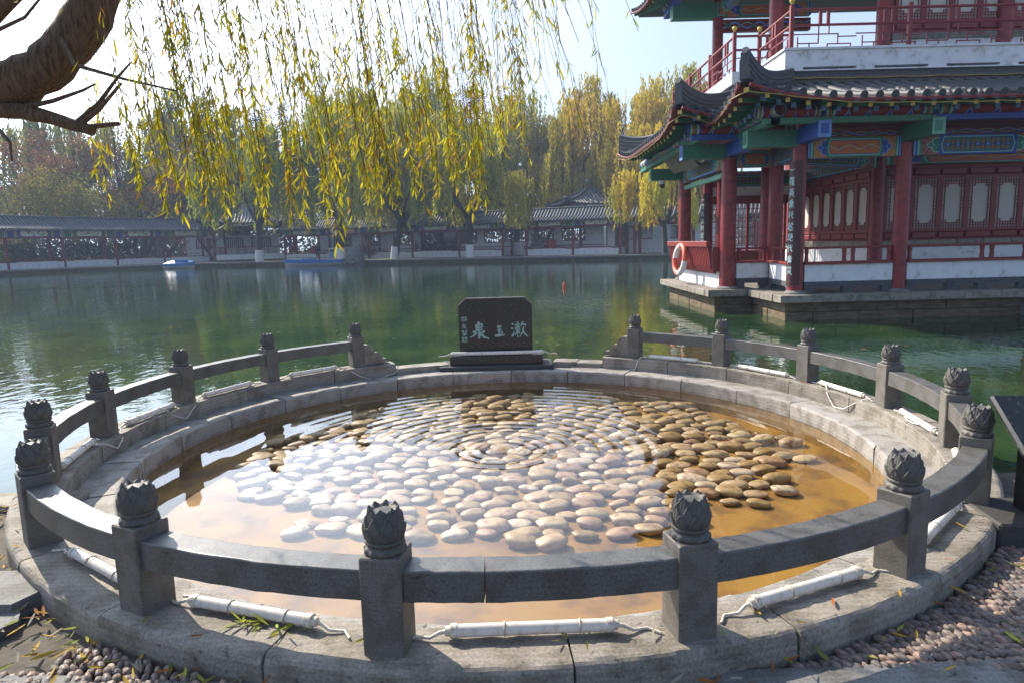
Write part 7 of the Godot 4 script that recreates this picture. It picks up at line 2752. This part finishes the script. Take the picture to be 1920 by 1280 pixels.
# ---------- the willow overhead ----------
func near_willow() -> void:
	var rg := RandomNumberGenerator.new()
	rg.seed = 77
	var o := thing("near_willow", "old willow leaning in from the left with yellow hanging leaves over the pool", "tree", Vector3(-5.7, GROUND, -3.4))
	var off := Transform3D(Basis(), -o.position)
	var base: Vector3 = o.position
	var b := MB.new()
	b.tube([base + Vector3(0, -0.2, 0), base + Vector3(0.1, 0.8, 0), base + Vector3(0.45, 1.7, -0.15), base + Vector3(1.0, 2.3, -0.3)], [0.42, 0.34, 0.30, 0.27], 16)
	put("trunk", b, M.bark, o, off)
	# limbs: world points with radii
	var limbs := [
		[[-4.75, 2.15, -3.7], [-3.9, 2.36, -3.9], [-3.05, 2.50, -4.0], [-2.70, 2.60, -4.02], [-2.45, 2.78, -4.05], [-2.30, 3.06, -4.1], [-2.16, 3.42, -4.2], [-1.85, 3.95, -4.4], [-1.2, 4.6, -4.8], [-0.3, 5.1, -5.2], [0.8, 5.4, -5.6]],
		[[-3.6, 2.42, -3.95], [-3.0, 2.56, -3.85], [-2.78, 2.78, -3.8], [-2.52, 3.0, -3.8], [-2.25, 3.12, -3.85], [-1.7, 3.6, -4.0], [-0.9, 4.2, -4.3], [0.2, 4.7, -4.6]],
		[[-3.1, 2.44, -4.0], [-2.72, 2.40, -3.98], [-2.50, 2.34, -3.95], [-2.32, 2.28, -3.93]],
		[[-3.4, 2.4, -3.95], [-3.3, 3.0, -4.3], [-3.0, 3.7, -4.9], [-2.3, 4.5, -5.8], [-1.2, 5.0, -6.8], [0.2, 5.2, -7.6]],
		[[-3.9, 2.5, -3.9], [-4.2, 3.6, -4.4], [-4.0, 4.8, -5.4], [-3.4, 5.8, -6.6]],
		[[-4.4, 2.4, -3.8], [-4.6, 4.0, -3.6], [-4.0, 5.6, -3.4], [-2.6, 6.4, -3.2], [-0.8, 6.8, -3.4]],
	]
	var radii := [[0.24, 0.19, 0.16, 0.145, 0.13, 0.115, 0.105, 0.09, 0.07, 0.05, 0.03], [0.07, 0.055, 0.048, 0.045, 0.042, 0.036, 0.03, 0.02], [0.075, 0.055, 0.046, 0.034], [0.09, 0.08, 0.07, 0.055, 0.04, 0.02], [0.12, 0.09, 0.06, 0.03], [0.12, 0.1, 0.08, 0.05, 0.02]]
	for i in limbs.size():
		var cv := Curve3D.new()
		var pts: Array = limbs[i]
		for k in pts.size():
			var p := Vector3(pts[k][0], pts[k][1], pts[k][2])
			var tan := Vector3.ZERO
			if k > 0 and k < pts.size() - 1:
				tan = Vector3(pts[k + 1][0] - pts[k - 1][0], pts[k + 1][1] - pts[k - 1][1], pts[k + 1][2] - pts[k - 1][2]) * 0.18
			cv.add_point(p, -tan, tan)
		var line := []
		var rad := []
		var m := int(cv.get_baked_length() / 0.07) + 2
		for k in m + 1:
			var t := float(k) / m
			var p := cv.sample_baked(cv.get_baked_length() * t)
			var f: float = t * (radii[i].size() - 1)
			var j := mini(int(f), radii[i].size() - 2)
			var r := 0.86 * lerpf(radii[i][j], radii[i][j + 1], f - j)
			line.append(p + Vector3(rg.randfn(), rg.randfn(), rg.randfn()) * r * 0.05)
			rad.append(r * rg.randf_range(0.93, 1.08))
		b = MB.new()
		b.tube(line, rad, 14)
		put("limb", b, M.bark, o, off)
	# thin side branches near the stub
	b = MB.new()
	for s in [[[-2.42, 2.32, -3.94], [-2.25, 2.42, -3.9], [-2.12, 2.55, -3.88], [-2.03, 2.62, -3.86]], [[-2.40, 2.31, -3.94], [-2.22, 2.38, -3.85], [-2.06, 2.50, -3.8]], [[-2.36, 2.30, -3.93], [-2.15, 2.31, -3.9]], [[-2.75, 2.42, -3.98], [-2.5, 2.44, -3.9], [-2.3, 2.48, -3.85], [-2.2, 2.5, -3.8]], [[-2.9, 2.4, -3.9], [-2.75, 2.28, -3.8], [-2.66, 2.2, -3.75], [-2.64, 2.1, -3.72]], [[-2.5, 2.85, -4.0], [-2.3, 2.6, -3.8], [-2.0, 2.5, -3.7], [-1.7, 2.42, -3.65]], [[-3.0, 2.75, -3.9], [-2.7, 2.72, -3.7], [-2.4, 2.78, -3.6], [-2.2, 2.88, -3.5]]]:
		var line := []
		for p in s:
			line.append(Vector3(p[0], p[1], p[2]))
		b.tube(line, [0.016, 0.012, 0.008, 0.005], 6)
	put("side_branches", b, M.bark, o, off)
	# hanging shoots
	var lm := [leaf_mesh(0.060, 0.0084, 0.10), leaf_mesh(0.071, 0.009, -0.3), leaf_mesh(0.05, 0.0078, 0.5), leaf_mesh(0.064, 0.0084, 1.1)]
	var xs := [[], [], [], []]
	var cs := [[], [], [], []]
	b = MB.new()
	var shoot := func(top: Vector3, low_y: float, drift: Vector3, leafy_from: float, density: float) -> void:
		var l := top.y - low_y
		var m := maxi(5, int(l / 0.14))
		var line := []
		for k in m + 1:
			var t := float(k) / m
			line.append(top + Vector3(0, -l * t, 0) + drift * (sqrt(t) * 0.7 + t * 0.3) + Vector3(rg.randfn(), 0, rg.randfn()) * 0.006)
		b.tube(line, [0.0034, 0.0026, 0.002, 0.0016], 3, false)
		var n := int(l * (1.0 - leafy_from) * density)
		for i in n:
			var t := leafy_from + (1.0 - leafy_from) * pow(rg.randf(), 0.8)
			var f := t * m
			var j := mini(int(f), m - 1)
			var p: Vector3 = line[j].lerp(line[j + 1], f - j)
			var an := rg.randf_range(0, TAU)
			var fall := rg.randf_range(0.22, 0.75)
			var d := Vector3(cos(an) * fall, -1.0, sin(an) * fall).normalized()
			var s := d.cross(Vector3(rg.randfn(), rg.randfn(), rg.randfn())).normalized()
			var k := rg.randi_range(0, 7)
			k = 0 if k < 3 else (1 if k < 5 else (2 if k < 7 else 3))
			xs[k].append(Transform3D(Basis(d, s.cross(d), s).scaled(Vector3.ONE * rg.randf_range(0.75, 1.2)), p))
			var c := Color(0.62, 0.49, 0.02).lerp(Color(0.30, 0.34, 0.02), rg.randf() * 0.85)
			if rg.randf() < 0.10:
				c = Color(0.48, 0.25, 0.03)
			cs[k].append(c * rg.randf_range(0.75, 1.2))
	# where the lower ends hang, in the garden's own metres: [x, lowest y, z, how many, spread]
	var bunches := [
		[-3.35, 2.05, -5.6, 3, 0.14], [-2.95, 2.15, -5.6, 3, 0.12], [-2.75, 1.98, -5.2, 3, 0.08], [-2.2, 1.86, -4.6, 5, 0.10],
		[-2.15, 1.80, -4.7, 9, 0.12], [-1.95, 1.80, -4.8, 10, 0.12], [-1.72, 1.86, -4.5, 6, 0.09], [-1.50, 1.74, -4.8, 5, 0.06], [-1.28, 1.95, -5.0, 9, 0.12],
		[-1.16, 1.60, -4.6, 4, 0.04], [-1.0, 1.95, -5.2, 8, 0.12], [-0.86, 1.76, -4.9, 10, 0.10], [-0.58, 1.86, -5.0, 10, 0.10], [-0.42, 2.1, -5.4, 8, 0.14],
		[-0.22, 1.84, -5.1, 7, 0.07], [-0.12, 2.2, -5.6, 7, 0.15], [0.02, 2.45, -5.8, 6, 0.15], [0.10, 2.7, -5.6, 6, 0.10], [0.20, 2.95, -5.2, 4, 0.08], [-0.7, 2.4, -5.9, 12, 0.3], [-1.6, 2.3, -5.6, 14, 0.35], [-2.3, 2.4, -5.4, 10, 0.3], [-1.1, 2.7, -6.3, 14, 0.4], [-0.3, 2.9, -6.2, 12, 0.35], [-2.0, 2.9, -6.4, 12, 0.4], [-1.5, 2.6, -4.4, 8, 0.3],
	]
	for g in bunches:
		for i in int(g[3] * 1.35):
			var x: float = (g[0] + rg.randfn() * g[4]) * 0.74
			var z: float = (g[2] + rg.randfn() * (g[4] * 0.8 + 0.05)) * 0.74
			var low: float = 1.6 + (g[1] - 1.6 + absf(rg.randfn()) * 0.22 - 0.03) * 0.74
			var top := Vector3(x - rg.randf_range(0.05, 0.4), rg.randf_range(3.4, 4.1), z + rg.randf_range(-0.2, 0.25))
			shoot.call(top, low, Vector3(x - top.x, 0, z - top.z), rg.randf_range(0.40, 0.84), rg.randf_range(20, 62))
	# thinner bare shoots, some slanting out to the right
	for i in 90:
		var x := rg.randf_range(-2.4, 0.35)
		var z := rg.randf_range(-4.8, -2.9)
		shoot.call(Vector3(x, rg.randf_range(3.5, 4.1), z), rg.randf_range(2.0, 2.8), Vector3(rg.randf_range(0.1, 0.65), 0, rg.randf_range(-0.2, 0.4)), 0.2, rg.randf_range(1.5, 9))
	shoot.call(Vector3(0.0, 3.2, -3.3), 2.62, Vector3(0.42, 0, 0.08), 0.85, 26)
	# the part of the crown above the picture, which dapples the ground
	for i in 22:
		var p := Vector3(rg.randf_range(-5.0, 0.5), rg.randf_range(5.0, 7.0), rg.randf_range(-6.0, -2.6))
		shoot.call(p, p.y - rg.randf_range(1.0, 2.2), Vector3(rg.randf_range(-0.2, 0.2), 0, rg.randf_range(-0.2, 0.2)), 0.1, 14)
	put("shoots", b, M.twig, o, off).set_meta("kind", "stuff")
	for k in 4:
		var c := stuff("crown", "", "", lm[k], M.leaf_near, xs[k], cs[k], o)
		c.transform = off
	print("near leaves ", xs[0].size() + xs[1].size() + xs[2].size() + xs[3].size())
